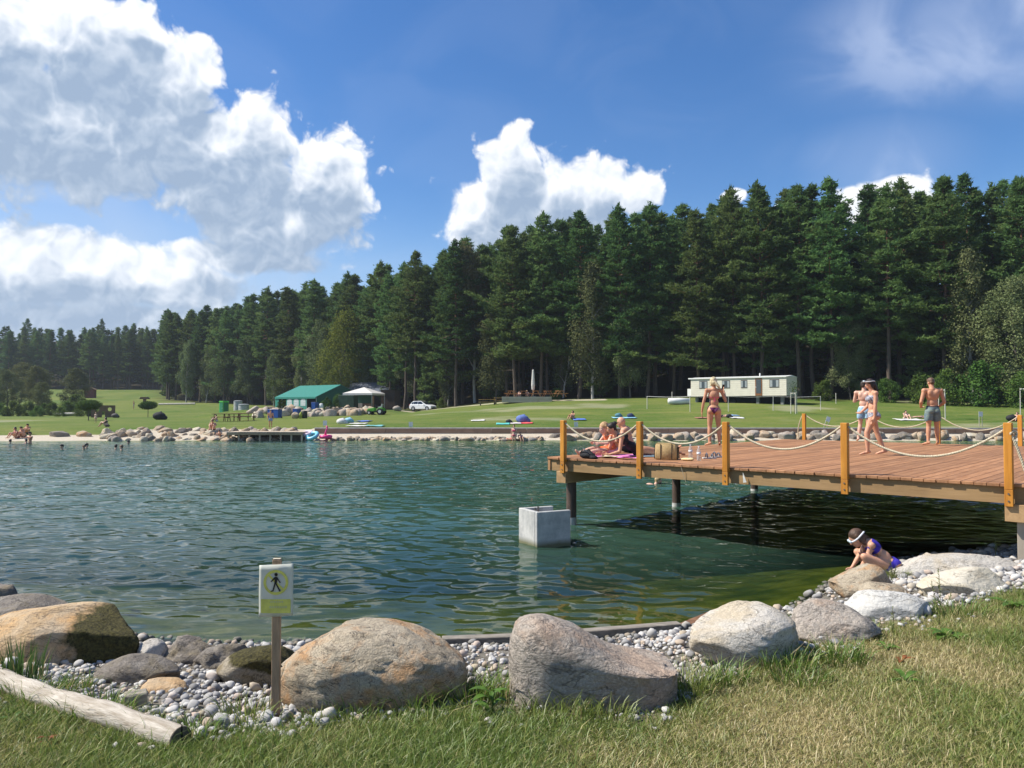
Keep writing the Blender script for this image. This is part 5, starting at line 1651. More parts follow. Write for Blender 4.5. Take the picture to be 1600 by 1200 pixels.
class Body:
    def __init__(self): self.V = []; self.F = []; self.n = 0
    def ell(self, c, r, M=None, sub=3):
        U, F = ico(sub)
        V = U * np.array(r)
        if M is not None: V = V @ np.array(M).T
        self.V.append(V + np.array(c)); self.F.append(F + self.n); self.n += len(V)
    def cap(self, a, b, ra, rb, mid=None):
        """tapered limb with round ends; mid = extra radius at 35 %"""
        a = np.array(a, float); b = np.array(b, float)
        d = b - a; L = np.linalg.norm(d); d = d / (L + 1e-9)
        ref = np.array([1.0, 0, 0]) if abs(d[0]) < 0.8 else np.array([0, 1.0, 0])
        s = np.cross(d, ref); s /= np.linalg.norm(s); u = np.cross(d, s)
        prof = []
        for t in np.linspace(-math.pi / 2, 0, 4): prof.append((ra * math.sin(t), ra * math.cos(t)))
        for t in (0.18, 0.35, 0.55, 0.78):
            r = ra + (rb - ra) * t
            if mid: r += (mid - (ra + (rb - ra) * 0.35)) * math.exp(-((t - 0.35) / 0.26) ** 2)
            prof.append((L * t, r))
        for t in np.linspace(0, math.pi / 2, 4): prof.append((L + rb * math.sin(t), rb * math.cos(t)))
        seg = 14; V = []; ang = np.arange(seg) * 2 * math.pi / seg
        for z, r in prof:
            r = max(r, 1e-4)
            V.append(a + d * z + r * (np.cos(ang)[:, None] * s + np.sin(ang)[:, None] * u))
        V = np.concatenate(V); k = len(prof)
        i = np.arange(k * seg).reshape(k, seg)
        A = i[:-1]; B = np.roll(i, -1, 1)[:-1]; C = np.roll(i, -1, 1)[1:]; D = i[1:]
        q = np.stack([A.ravel(), B.ravel(), C.ravel(), D.ravel()], 1)
        T = np.concatenate([q[:, [0, 1, 2]], q[:, [0, 2, 3]]])
        self.V.append(V); self.F.append(T + self.n); self.n += len(V)
    def mesh(self, name, voxel=0.012, smooth=5, keep=1.0):
        me = np_mesh(name, np.concatenate(self.V), np.concatenate(self.F))
        o = bpy.data.objects.new(name, me); COL.objects.link(o)
        r = o.modifiers.new('r', 'REMESH'); r.mode = 'VOXEL'; r.voxel_size = voxel; r.use_smooth_shade = True
        if smooth:
            s = o.modifiers.new('s', 'SMOOTH'); s.factor = 0.5; s.iterations = smooth
        if keep < 1:
            d = o.modifiers.new('d', 'DECIMATE'); d.ratio = keep
        dg = bpy.context.evaluated_depsgraph_get()
        out = bpy.data.meshes.new_from_object(o.evaluated_get(dg))
        bpy.data.objects.remove(o); bpy.data.meshes.remove(me)
        out.name = name
        out.polygons.foreach_set('use_smooth', [True] * len(out.polygons))
        return out
def mesh_np(me):
    V = np.empty(len(me.vertices) * 3, np.float32); me.vertices.foreach_get('co', V); V = V.reshape(-1, 3)
    Nn = np.empty(len(me.vertices) * 3, np.float32); me.vertices.foreach_get('normal', Nn); Nn = Nn.reshape(-1, 3)
    return V.astype(float), Nn.astype(float)
def shell(me, mask, off, name, mat, parent, flare=None):
    """thin garment: the faces of the body whose corners satisfy mask, moved outwards"""
    V, Nn = mesh_np(me)
    idx = np.where(mask)[0]
    if len(idx) < 8: return None
    newi = -np.ones(len(V), int); newi[idx] = np.arange(len(idx))
    faces = [tuple(newi[v] for v in p.vertices) for p in me.polygons if all(newi[v] >= 0 for v in p.vertices)]
    if not faces: return None
    W = V[idx] + Nn[idx] * off
    if flare is not None: W = W + flare(V[idx], Nn[idx])
    m2 = bpy.data.meshes.new(name); m2.from_pydata([tuple(p) for p in W], [], faces)
    bm = bmesh.new(); bm.from_mesh(m2)
    bmesh.ops.delete(bm, geom=[v for v in bm.verts if not v.link_faces], context='VERTS')
    # drop stray scraps, then even out the hems
    seen = set(); isl = []
    for v in bm.verts:
        if v in seen: continue
        st = [v]; seen.add(v); grp = []
        while st:
            q = st.pop(); grp.append(q)
            for e in q.link_edges:
                w_ = e.other_vert(q)
                if w_ not in seen: seen.add(w_); st.append(w_)
        isl.append(grp)
    big = max(len(g) for g in isl)
    bmesh.ops.delete(bm, geom=[v for g in isl if len(g) < 0.06 * big for v in g], context='VERTS')
    for _ in range(4):
        rim = [v for v in bm.verts if v.is_boundary]
        pos = {}
        for v in rim:
            nb = [e.other_vert(v).co for e in v.link_edges if e.is_boundary]
            if len(nb) == 2: pos[v] = v.co * 0.4 + (nb[0] + nb[1]) * 0.3
        for v, c in pos.items(): v.co = c
    bm.to_mesh(m2); bm.free()
    m2.polygons.foreach_set('use_smooth', [True] * len(m2.polygons))
    o = link_mesh(name, m2, mat, parent)
    return o
def seg_dist(V, a, b):
    a = np.array(a, float); b = np.array(b, float); d = b - a
    t = np.clip(((V - a) @ d) / (d @ d), 0, 1)
    return np.linalg.norm(V - (a + t[:, None] * d), axis=1), t

def stand(h=1.68, fem=True):
    """joints for a standing body of height h, facing +y, right side = +x"""
    J = {}
    hw = 0.052 if fem else 0.050
    sw = 0.102 if fem else 0.118
    J['pel'] = (0, 0, 0.535); J['waist'] = (0, 0.004, 0.625); J['chest'] = (0, 0.0, 0.735); J['neck'] = (0, -0.006, 0.835); J['head'] = (0, 0.012, 0.935)
    for s, k in ((1, 'R'), (-1, 'L')):
        J['hip' + k] = (s * hw, 0, 0.510); J['knee' + k] = (s * (hw + 0.004), 0.012, 0.285); J['ank' + k] = (s * (hw + 0.006), -0.012, 0.045); J['toe' + k] = (s * (hw + 0.018), 0.085, 0.014)
        J['sh' + k] = (s * sw, -0.004, 0.808); J['elb' + k] = (s * (sw + 0.022), -0.012, 0.630); J['wr' + k] = (s * (sw + 0.030), 0.012, 0.488)
        J['hand' + k] = (s * (sw + 0.030), 0.020, 0.425)
    return {k: np.array(v) * h for k, v in J.items()}

def person(name, label, J, h, loc, rz, skin, fem=True, voxel=0.012, group=None, look=None, headtilt=None, girth=1.0, fingers=True, keep=0.6, child=False, rot=None):
    """build the body mesh from joints; returns (root, body object, frames)"""
    B = Body()
    k = h / 1.70 * girth
    kh = h / 1.70 if not child else h / 1.70 * 1.28
    up = unit(J['neck'] - J['pel']); rt = unit(J['hipR'] - J['hipL']); rt = unit(rt - up * (rt @ up)); fw = np.cross(up, rt)
    Mp = np.stack([rt, fw, up], 1)
    up2 = unit(J['neck'] - J['waist']); rs = unit(J['shR'] - J['shL']); rs = unit(rs - up2 * (rs @ up2)); fs = np.cross(up2, rs)
    Mc = np.stack([rs, fs, up2], 1)
    # trunk
    if fem:
        B.ell(J['pel'] + 0.01 * k * up, (0.158 * k, 0.105 * k, 0.115 * k), Mp)
        for s in (-1, 1): B.ell(J['pel'] - fw * 0.052 * k + rt * s * 0.068 * k - up * 0.045 * k, (0.088 * k, 0.082 * k, 0.085 * k), Mp)
        B.ell(J['waist'], (0.118 * k, 0.082 * k, 0.13 * k), Mc)
        B.ell(J['chest'], (0.138 * k, 0.095 * k, 0.145 * k), Mc)
        if not child:
            for s in (-1, 1): B.ell(J['chest'] + fs * 0.078 * k + rs * s * 0.066 * k + up2 * 0.0 * k, (0.056 * k, 0.05 * k, 0.056 * k), Mc)
    else:
        B.ell(J['pel'] + 0.01 * k * up, (0.150 * k, 0.105 * k, 0.115 * k), Mp)
        for s in (-1, 1): B.ell(J['pel'] - fw * 0.042 * k + rt * s * 0.062 * k - up * 0.04 * k, (0.08 * k, 0.075 * k, 0.08 * k), Mp)
        B.ell(J['waist'], (0.130 * k, 0.092 * k, 0.13 * k), Mc)
        B.ell(J['chest'], (0.160 * k, 0.108 * k, 0.15 * k), Mc)
        for s in (-1, 1): B.ell(J['chest'] - fs * 0.055 * k + rs * s * 0.075 * k + up2 * 0.06 * k, (0.07 * k, 0.05 * k, 0.085 * k), Mc)
    sr = 0.050 if fem else 0.058
    mid = (J['shR'] + J['shL']) / 2
    B.cap(J['shL'], J['shR'], sr * k, sr * k)
    B.ell(mid + up2 * 0.02 * k, (0.085 * k, 0.06 * k, 0.06 * k), Mc)
    # neck and head
    hc = J['head']
    B.cap(J['neck'] - up2 * 0.02 * k, hc - up2 * 0.03 * kh, (0.052 if fem else 0.060) * k, (0.048 if fem else 0.056) * k)
    if look is None: look = fs
    hu = unit(hc - J['neck']) if headtilt is None else unit(np.array(headtilt, float))
    hf = unit(np.array(look, float)); hf = unit(hf - hu * (hf @ hu)); hr = np.cross(hf, hu)
    Mh = np.stack([hr, hf, hu], 1)
    B.ell(hc + hu * 0.018 * kh - hf * 0.012 * kh, (0.074 * kh, 0.092 * kh, 0.092 * kh), Mh)
    B.ell(hc - hu * 0.040 * kh + hf * 0.022 * kh, (0.056 * kh, 0.062 * kh, 0.072 * kh), Mh)
    B.ell(hc - hu * 0.088 * kh + hf * 0.052 * kh, (0.026 * kh, 0.026 * kh, 0.020 * kh), Mh)
    B.cap(hc + hu * 0.008 * kh + hf * 0.080 * kh, hc - hu * 0.028 * kh + hf * 0.098 * kh, 0.010 * kh, 0.014 * kh)
    for s in (-1, 1): B.ell(hc + hr * s * 0.076 * kh - hu * 0.012 * kh - hf * 0.012 * kh, (0.010 * kh, 0.018 * kh, 0.030 * kh), Mh)
    B.ell(hc - hu * 0.060 * kh + hf * 0.076 * kh, (0.024 * kh, 0.012 * kh, 0.009 * kh), Mh)
    for s, K in ((1, 'R'), (-1, 'L')):
        # legs
        t0 = 0.088 if fem else 0.084
        B.cap(J['hip' + K], J['knee' + K], t0 * k, 0.054 * k, mid=(0.080 if fem else 0.078) * k)
        B.cap(J['knee' + K], J['ank' + K], 0.052 * k, 0.034 * k, mid=0.056 * k)
        a, t = J['ank' + K], J['toe' + K]
        f = unit(t - a + 1e-6); shin = unit(J['ank' + K] - J['knee' + K])
        B.cap(a - (t - a) * 0.22 + shin * 0.012 * k, a + (t - a) * 0.55 + shin * 0.004 * k, 0.031 * k, 0.028 * k)
        B.cap(a + (t - a) * 0.45, t, 0.030 * k, 0.018 * k)
        sd_ = unit(np.cross(f, shin) + 1e-6)
        B.cap(a + (t - a) * 0.6 + sd_ * 0.018 * k, t + sd_ * 0.018 * k - (t - a) * 0.04, 0.018 * k, 0.014 * k)
        B.cap(a + (t - a) * 0.6 - sd_ * 0.018 * k, t - sd_ * 0.018 * k - (t - a) * 0.10, 0.018 * k, 0.013 * k)
        # arms
        B.ell(J['sh' + K], (sr * 1.08 * k,) * 3)
        B.cap(J['sh' + K], J['elb' + K], (0.044 if fem else 0.052) * k, (0.035 if fem else 0.041) * k)
        B.cap(J['elb' + K], J['wr' + K], (0.035 if fem else 0.041) * k, (0.024 if fem else 0.028) * k, mid=(0.036 if fem else 0.043) * k)
        w, hd = J['wr' + K], J['hand' + K]
        d = unit(hd - w + 1e-6)
        # palm normal: across the forearm, thumb towards the body front
        th = fs - d * (fs @ d)
        th = unit(th if np.linalg.norm(th) > 0.2 else up2 - d * (up2 @ d)); nrm = np.cross(d, th)
        Mhand = np.stack([th, nrm, d], 1)
        pc = w + d * 0.045 * k
        B.ell(pc, (0.038 * k, 0.017 * k, 0.050 * k), Mhand)
        if fingers:
            for i, (o_, L) in enumerate(((0.028, 0.068), (0.010, 0.078), (-0.009, 0.072), (-0.026, 0.056))):
                base = pc + d * 0.036 * k + th * o_ * k
                m1 = base + d * L * 0.5 * k + nrm * s * -0.006 * k
                m2 = m1 + d * L * 0.45 * k + nrm * s * -0.022 * k
                B.cap(base, m1, 0.0098 * k, 0.009 * k); B.cap(m1, m2, 0.009 * k, 0.0075 * k)
            tb = pc - d * 0.012 * k + th * 0.028 * k; t1 = tb + th * 0.026 * k + d * 0.028 * k
            B.cap(tb, t1, 0.012 * k, 0.010 * k); B.cap(t1, t1 + d * 0.03 * k + th * 0.006 * k, 0.010 * k, 0.008 * k)
        else:
            B.cap(pc, hd + d * 0.02 * k, 0.026 * k, 0.014 * k)
    root = empty(name, loc, rz)
    if rot is not None: root.rotation_euler = rot
    tag(root, label, 'person', group)
    me = B.mesh('body', voxel, 4, keep)
    bo = link_mesh('body', me, skin, root)
    fr = dict(up=up, rt=rt, fw=fw, up2=up2, rs=rs, fs=fs, hc=hc, hu=hu, hf=hf, hr=hr, k=k, kh=kh, J=J, Mh=Mh, Mc=Mc, Mp=Mp, me=me, root=root, voxel=voxel)
    return root, bo, fr
def local(V, c, M):
    return (V - c) @ M
def arm_far(V, J, r=0.06):
    m = np.ones(len(V), bool)
    for K in 'RL':
        for a, b in (('elb', 'wr'), ('wr', 'hand')):
            d, t = seg_dist(V, J[a + K], J[b + K]); m &= d > r
        d, t = seg_dist(V, J['sh' + K], J['elb' + K]); m &= ~((d < r) & (t > 0.25))
    return m
def bikini_bottom(fr, mat, name='bikini_bottom', brief=False, off=0.006):
    V, Nn = mesh_np(fr['me']); q = local(V, fr['J']['pel'], fr['Mp']) / fr['k']
    x, y, z = q[:, 0], q[:, 1], q[:, 2]
    top = 0.045
    if brief: m = (z < top) & (z > -0.115 + 0.62 * np.clip(np.abs(x) - 0.05, 0, 1))
    else: m = (z < top) & (z > -0.135 + 1.35 * np.abs(x) * np.where(y < 0, 1.0, 0.95))
    m &= arm_far(V, fr['J'], 0.045 * fr['k']) & (np.linalg.norm(q, axis=1) < 0.30)
    return shell(fr['me'], m, off, name, mat, fr['root'])
def bikini_top(fr, mat, name='bikini_top', band=0.018, neckstrap=True, full=False, off=0.006):
    V, Nn = mesh_np(fr['me']); q = local(V, fr['J']['chest'], fr['Mc']) / fr['k']
    x, y, z = q[:, 0], q[:, 1], q[:, 2]
    if full: m = (z > -0.085) & (z < 0.085 - 0.0 * np.abs(x)) & (np.abs(x) < 0.17)
    else:
        cup = (y > 0.03) & (((np.abs(np.abs(x) - 0.066)) / 0.062) ** 2 + ((z - 0.0) / 0.062) ** 2 < 1)
        bandm = (np.abs(z + 0.045) < band) & (np.abs(x) < 0.16)
        m = cup | bandm
        if neckstrap:
            m |= (y > -0.02) & (z > 0.03) & (z < 0.17) & (np.abs(np.abs(x) - (0.066 - 0.22 * (z - 0.03))) < 0.011)
            m |= (np.abs(z - 0.155) < 0.013) & (y < 0.0) & (np.abs(x) < 0.055)
    m &= arm_far(V, fr['J'], 0.05 * fr['k']) & (np.linalg.norm(q, axis=1) < 0.26)
    return shell(fr['me'], m, off, name, mat, fr['root'])
def shorts(fr, mat, length=0.62, loose=0.022, name='swim_shorts', top=0.075):
    V, Nn = mesh_np(fr['me']); J = fr['J']; q = local(V, J['pel'], fr['Mp']) / fr['k']
    m = (q[:, 2] < top) & (np.linalg.norm(q[:, :2], axis=1) < 0.3)
    keep = np.zeros(len(V), bool)
    for K in 'RL':
        d, t = seg_dist(V, J['hip' + K], J['knee' + K]); keep |= (d < 0.15 * fr['k']) & (t < length)
    m &= (keep | (q[:, 2] > -0.07)) & (q[:, 2] > -0.45) & arm_far(V, J, 0.05 * fr['k'])
    def fl(W, N_):
        z = local(W, J['pel'], fr['Mp'])[:, 2] / fr['k']
        g = np.clip(-z / 0.22, 0, 1)[:, None]
        return N_ * g * loose + 0.006 * g * np.sin(W[:, :1] * 60)
    return shell(fr['me'], m, 0.008, name, mat, fr['root'], fl)
def waistband(fr, mat, lo=0.045, hi=0.08):
    V, Nn = mesh_np(fr['me']); J = fr['J']; q = local(V, J['pel'], fr['Mp']) / fr['k']
    m = (q[:, 2] < hi) & (q[:, 2] > lo) & (np.linalg.norm(q[:, :2], axis=1) < 0.25) & arm_far(V, J, 0.05 * fr['k'])
    return shell(fr['me'], m, 0.012, 'waistband', mat, fr['root'])
def one_piece(fr, mat, low_back=0.10):
    V, Nn = mesh_np(fr['me']); J = fr['J']; k = fr['k']
    q = local(V, J['pel'], fr['Mp']) / k; c = local(V, J['chest'], fr['Mc']) / k
    m = (q[:, 2] > -0.125 + 0.95 * np.clip(np.abs(q[:, 0]) - 0.01, 0, 1)) & (c[:, 2] < np.where(c[:, 1] > 0, 0.07, low_back)) & (np.linalg.norm(q, axis=1) < 0.6) & (np.abs(c[:, 0]) < 0.18)
    m &= arm_far(V, J, 0.05 * k) & (np.linalg.norm(q[:, :2], axis=1) < 0.30)
    strap = (c[:, 2] > 0.05) & (c[:, 2] < 0.2) & (np.abs(np.abs(c[:, 0]) - 0.07) < 0.014) & (np.abs(c[:, 1]) < 0.12)
    return shell(fr['me'], m | strap, 0.006, 'swimsuit', mat, fr['root'])
def hair(fr, col, style='short', name='hair', extra=None):
    """hair as one mesh: a cap over the skull plus what hangs from it"""
    mat = pmat('hair_%02d%02d%02d' % tuple(int(c * 99) for c in col), col, 0.45, 0.35, 30, 0.5, 90, stretch=(1, 1, 0.25))
    hc, hu, hf, hr, kh, Mh = fr['hc'], fr['hu'], fr['hf'], fr['hr'], fr['kh'], fr['Mh']
    B = Body()
    P = lambda x, y, z: hc + (hr * x + hf * y + hu * z) * kh
    B.ell(P(0, -0.022, 0.034), (0.082 * kh, 0.095 * kh, 0.088 * kh), Mh)
    if style == 'short':
        B.ell(P(0, -0.055, -0.015), (0.068 * kh, 0.055 * kh, 0.06 * kh), Mh)
        B.ell(P(0, 0.03, 0.085), (0.06 * kh, 0.06 * kh, 0.035 * kh), Mh)
    elif style == 'bun':
        B.ell(P(0, -0.05, 0.0), (0.074 * kh, 0.06 * kh, 0.07 * kh), Mh); B.ell(P(0, -0.10, 0.075), (0.05 * kh, 0.05 * kh, 0.045 * kh), Mh)
    else:
        B.ell(P(0, -0.045, -0.02), (0.080 * kh, 0.066 * kh, 0.09 * kh), Mh)
        for s in (-1, 1): B.cap(P(s * 0.068, -0.012, 0.04), P(s * 0.070, -0.03, -0.10), 0.026 * kh, 0.02 * kh)
    for (a, b, ra, rb) in (extra or []):
        B.cap(P(*a), P(*b), ra * kh, rb * kh)
    me = B.mesh(name, max(0.010, fr['voxel'] * 0.9), 3, 0.7)
    return link_mesh(name, me, mat, fr['root'])
def face(fr):
    P = lambda x, y, z: fr['hc'] + (fr['hr'] * x + fr['hf'] * y + fr['hu'] * z) * fr['kh']
    wm = pmat('eye_white', (0.75, 0.73, 0.70), 0.3, 0.05); im = pmat('eye_dark', (0.03, 0.02, 0.015), 0.2, 0.05); lm = pmat('lips', (0.45, 0.16, 0.13), 0.5, 0.1); br = pmat('eyebrow', (0.06, 0.04, 0.03), 0.7, 0.1)
    kh = fr['kh']
    for s in (-1, 1):
        U, F = ico(2)
        o = link_mesh('eye', np_mesh('eye', (U * np.array([0.014, 0.008, 0.008]) * kh) @ fr['Mh'].T + P(s * 0.031, 0.073, 0.004), F, True), wm, fr['root'])
        p = link_mesh('iris', np_mesh('iris', (U * np.array([0.006, 0.005, 0.006]) * kh) @ fr['Mh'].T + P(s * 0.031, 0.078, 0.004), F, True), im, o)
        MB().tube([P(s * 0.016, 0.080, 0.022), P(s * 0.032, 0.078, 0.027), P(s * 0.050, 0.064, 0.020)], [0.003 * kh, 0.004 * kh, 0.002 * kh], 5).build('eyebrow', br, fr['root'])
    U, F = ico(2)
    link_mesh('lips', np_mesh('lips', (U * np.array([0.022, 0.007, 0.007]) * kh) @ fr['Mh'].T + P(0, 0.083, -0.060), F, True), lm, fr['root'])
def cloth(name, col, var=0.15, scale=12, col2=None, **kw):
    return pmat(name, col, 0.8, var, scale, 0.25, 70, col2=col2, **kw)
def place(px, py, z): 
    return onz(px, py, z)

def build_deck_people():
    # --- blonde woman, back to us
    h = 1.66
    J = stand(h, True)
    H = lambda *v: np.array(v) * h
    J['elbR'] = H(0.168, 0.02, 0.655); J['wrR'] = H(0.165, 0.085, 0.775); J['handR'] = H(0.150, 0.10, 0.835)
    J['elbL'] = H(-0.150, -0.015, 0.635); J['wrL'] = H(-0.172, 0.01, 0.495); J['handL'] = H(-0.170, 0.02, 0.435)
    J['ankL'] = H(-0.068, -0.02, 0.045); J['toeL'] = H(-0.12, 0.045, 0.014); J['kneeL'] = H(-0.060, 0.01, 0.285)
    J['ankR'] = H(0.075, 0.0, 0.045); J['kneeR'] = H(0.066, 0.02, 0.285); J['toeR'] = H(0.090, 0.09, 0.014)
    J['pel'] = H(-0.006, 0, 0.535)
    p = onz(1116, 697, DECK_Z)
    r, b, f = person('person', 'blonde woman in pink top and black bikini bottom standing with her back turned', J, h, p, R(-6), SK_TAN, True, 0.0105, look=(0.35, 1, 0))
    pink = cloth('pink_swim', (0.75, 0.06, 0.20)); bl = cloth('black_swim', (0.02, 0.016, 0.03), 0.3, 14, col2=(0.16, 0.02, 0.10))
    bikini_bottom(f, bl); bikini_top(f, pink, band=0.016)
    hb = (0.72, 0.60, 0.36)
    hair(f, hb, 'long', extra=[((0.03, -0.06, -0.02), (0.12, -0.05, -0.13), 0.05, 0.036), ((0.10, -0.04, -0.11), (0.15, 0.0, -0.20), 0.036, 0.02)])
    face(f)
    # hair tie and bikini strings on the back
    for (a, c) in (((0.0, -0.105, 0.05), (0.02, -0.12, -0.05)), ((0, -0.105, 0.05), (-0.015, -0.12, -0.06))):
        q = f['J']['chest'] + (f['rs'] * a[0] + f['fs'] * a[1] + f['up2'] * (a[2] - 0.10)) * 1; s_ = f['J']['chest'] + (f['rs'] * c[0] + f['fs'] * c[1] + f['up2'] * (c[2] - 0.09))
        MB().tube([q, s_], 0.006, 5).build('string', pink, r)
    ph = pmat('phone_black', (0.02, 0.02, 0.022), 0.25, 0.1)
    hp = J['handR'] + np.array([0.0, 0.03, 0.03])
    M = Matrix.Rotation(R(-6), 3, 'Z')
    o = MB().box((0, 0, 0), (0.072, 0.009, 0.148)).build('phone', ph, None, bevel=0.003); o.location = p + M @ Vector(hp); o.rotation_euler = (0.3, 0, 0.5)
    tag(o, 'small dark phone in the raised hand of the blonde woman', 'phone')
    # --- dark-haired woman walking left
    h = 1.50
    J = stand(h, True)
    H = lambda *v: np.array(v) * h
    J['hipR'] = H(0.05, 0.0, 0.510); J['kneeR'] = H(0.052, -0.060, 0.295); J['ankR'] = H(0.05, -0.150, 0.052); J['toeR'] = H(0.055, -0.050, 0.016)
    J['hipL'] = H(-0.05, 0.01, 0.510); J['kneeL'] = H(-0.052, 0.095, 0.295); J['ankL'] = H(-0.045, 0.085, 0.045); J['toeL'] = H(-0.045, 0.185, 0.014)
    J['neck'] = H(0, 0.010, 0.835); J['head'] = H(0, 0.040, 0.930)
    J['elbL'] = H(-0.128, 0.012, 0.632); J['wrL'] = H(-0.125, 0.020, 0.490); J['handL'] = H(-0.12, 0.032, 0.43)
    J['elbR'] = H(0.120, 0.03, 0.640); J['wrR'] = H(0.09, 0.12, 0.560); J['handR'] = H(0.06, 0.165, 0.545)
    p = onz(1365, 711, DECK_Z)
    r, b, f = person('person', 'dark haired woman in patterned bikini walking left with goggles on her head', J, h, p, R(82), SK_WARM, True, 0.0105, look=(0.1, 1, -0.25), girth=1.06)
    pat = cloth('patterned_swim', (0.55, 0.55, 0.58), 0.2, 28, col2=(0.05, 0.05, 0.10))
    bikini_bottom(f, pat, brief=True); bikini_top(f, pat, full=True); waist = None
    hair(f, (0.035, 0.022, 0.016), 'long', extra=[((0, -0.08, -0.02), (0.0, -0.10, -0.17), 0.055, 0.04), ((0, -0.10, -0.15), (0, -0.10, -0.25), 0.04, 0.02)])
    face(f)
    def goggles(f, zoff, col, lens=True, tilt=0.0):
        kh = f['kh']; P = lambda x, y, z: Vector(f['hc'] + (f['hr'] * x + f['hf'] * y + f['hu'] * z) * kh)
        strapm = pmat('goggle_strap_' + str(int(col[2] * 90)), col, 0.45, 0.1)
        pts = []
        for t in np.linspace(0, 2 * math.pi, 40):
            pts.append(P(0.089 * math.sin(t), -0.016 + 0.108 * math.cos(t), zoff + tilt * math.cos(t) + 0.01 * math.sin(t * 2)))
        e = MB(); e.tube(pts, 0.0105 * kh, 6)
        g = e.build('goggles', strapm, f['root'], smooth=True)
        lm = pmat('goggle_lens', (0.55, 0.62, 0.64), 0.1, 0.05, spec=0.8)
        for s in (-1, 1):
            U, F = ico(2)
            link_mesh('lens', np_mesh('lens', (U * np.array([0.036, 0.016, 0.026]) * kh) @ f['Mh'].T + np.array(P(s * 0.038, 0.092, zoff + tilt)), F, True), lm, g)
        return g
    goggles(f, 0.055, (0.62, 0.62, 0.64), tilt=0.035)
    # --- man half hidden behind her
    h = 1.64
    J = stand(h, False); H = lambda *v: np.array(v) * h
    J['elbL'] = H(-0.155, 0.03, 0.665); J['wrL'] = H(-0.085, 0.12, 0.70); J['handL'] = H(-0.02, 0.13, 0.73)
    J['elbR'] = H(0.150, 0.05, 0.660); J['wrR'] = H(0.08, 0.13, 0.72); J['handR'] = H(0.02, 0.12, 0.76)
    J['kneeL'] = H(-0.066, 0.025, 0.285); J['ankL'] = H(-0.095, -0.02, 0.045); J['toeL'] = H(-0.125, 0.07, 0.014)
    p = onz(1351, 690, DECK_Z)
    r, b, f = person('person', 'man in light blue floral shorts standing behind the walking woman', J, h, p, R(-32), SK_FAIR, False, 0.0115, look=(0.5, 1, -0.2))
    shorts(f, cloth('floral_shorts', (0.45, 0.62, 0.70), 0.2, 34, col2=(0.10, 0.28, 0.45)), 0.60); waistband(f, cloth('white_band', (0.72, 0.74, 0.75)))
    hair(f, (0.05, 0.035, 0.025), 'short'); face(f)
    # --- young man in blue green shorts, back to us
    h = 1.66
    J = stand(h, False); H = lambda *v: np.array(v) * h
    for s, K in ((1, 'R'), (-1, 'L')):
        J['elb' + K] = H(s * 0.165, -0.01, 0.640); J['wr' + K] = H(s * 0.125, 0.095, 0.565); J['hand' + K] = H(s * 0.07, 0.135, 0.56)
    J['head'] = H(-0.008, 0.03, 0.930)
    J['ankL'] = H(-0.075, -0.01, 0.045); J['toeL'] = H(-0.12, 0.07, 0.014); J['ankR'] = H(0.095, 0.06, 0.045); J['kneeR'] = H(0.075, 0.045, 0.285); J['toeR'] = H(0.12, 0.15, 0.014)
    p = onz(1458, 696, DECK_Z)
    r, b, f = person('person', 'young man in dark blue green shorts looking down with his back turned', J, h, p, R(-4), SK_TAN, False, 0.011, look=(-0.2, 1, -0.3), girth=1.02)
    sh = cloth('blue_green_shorts', (0.05, 0.12, 0.20), 0.2, 7, col2=(0.22, 0.27, 0.20), stretch=(0.7, 0.7, 2.2))
    shorts(f, sh, 0.66, 0.026); waistband(f, cloth('dark_band', (0.015, 0.018, 0.03)))
    hair(f, (0.16, 0.095, 0.055), 'short'); face(f)
    # --- reclining woman in black swimsuit: head to the left, legs to the right
    bz = 0.0
    def dp(px, py): return onz(px, py, DECK_Z)
    o = dp(985, 714)
    ang = math.atan2((dp(1085, 712) - o).y, (dp(1085, 712) - o).x)
    # local frame: x along the legs (to the right), y away, z up
    L = {}
    v = lambda x, y, z: np.array((x, y, z))
    L['pel'] = v(0.20, 0.10, 0.14); L['waist'] = v(0.05, 0.10, 0.20); L['chest'] = v(-0.12, 0.11, 0.33); L['neck'] = v(-0.25, 0.13, 0.43); L['head'] = v(-0.33, 0.14, 0.53)
    L['hipR'] = v(0.27, 0.02, 0.12); L['hipL'] = v(0.27, 0.18, 0.12)
    L['kneeR'] = v(0.68, 0.0, 0.07); L['ankR'] = v(1.05, 0.02, 0.06); L['toeR'] = v(1.14, -0.01, 0.02)
    L['kneeL'] = v(0.68, 0.22, 0.08); L['ankL'] = v(1.06, 0.20, 0.11); L['toeL'] = v(1.17, 0.18, 0.19)
    L['shR'] = v(-0.19, -0.03, 0.37); L['shL'] = v(-0.20, 0.27, 0.38)
    L['elbR'] = v(-0.26, -0.09, 0.10); L['wrR'] = v(-0.44, -0.02, 0.05); L['handR'] = v(-0.51, 0.0, 0.04)
    L['elbL'] = v(-0.30, 0.34, 0.12); L['wrL'] = v(-0.46, 0.26, 0.06); L['handL'] = v(-0.53, 0.25, 0.05)
    r, b, f = person('person', 'dark haired woman in black swimsuit lying propped on her elbows on the deck', L, 1.62, o + Vector((0, 0, 0.005)), ang, SK_TAN, True, 0.011, look=(-1, 0.15, -0.1), headtilt=(-0.35, 0, 1))
    one_piece(f, cloth('black_swimsuit', (0.014, 0.014, 0.017)), 0.05)
    hair(f, (0.025, 0.018, 0.016), 'bun', extra=[((0.0, -0.07, -0.02), (0.02, -0.09, -0.12), 0.04, 0.02)])
    face(f)
    # --- bald man sitting behind her
    o2 = dp(984, 707.5)
    L = {}
    L['pel'] = v(0.02, -0.02, 0.11); L['waist'] = v(0.02, 0.02, 0.23); L['chest'] = v(0.02, 0.08, 0.37); L['neck'] = v(0.0, 0.12, 0.51); L['head'] = v(0.0, 0.18, 0.615)
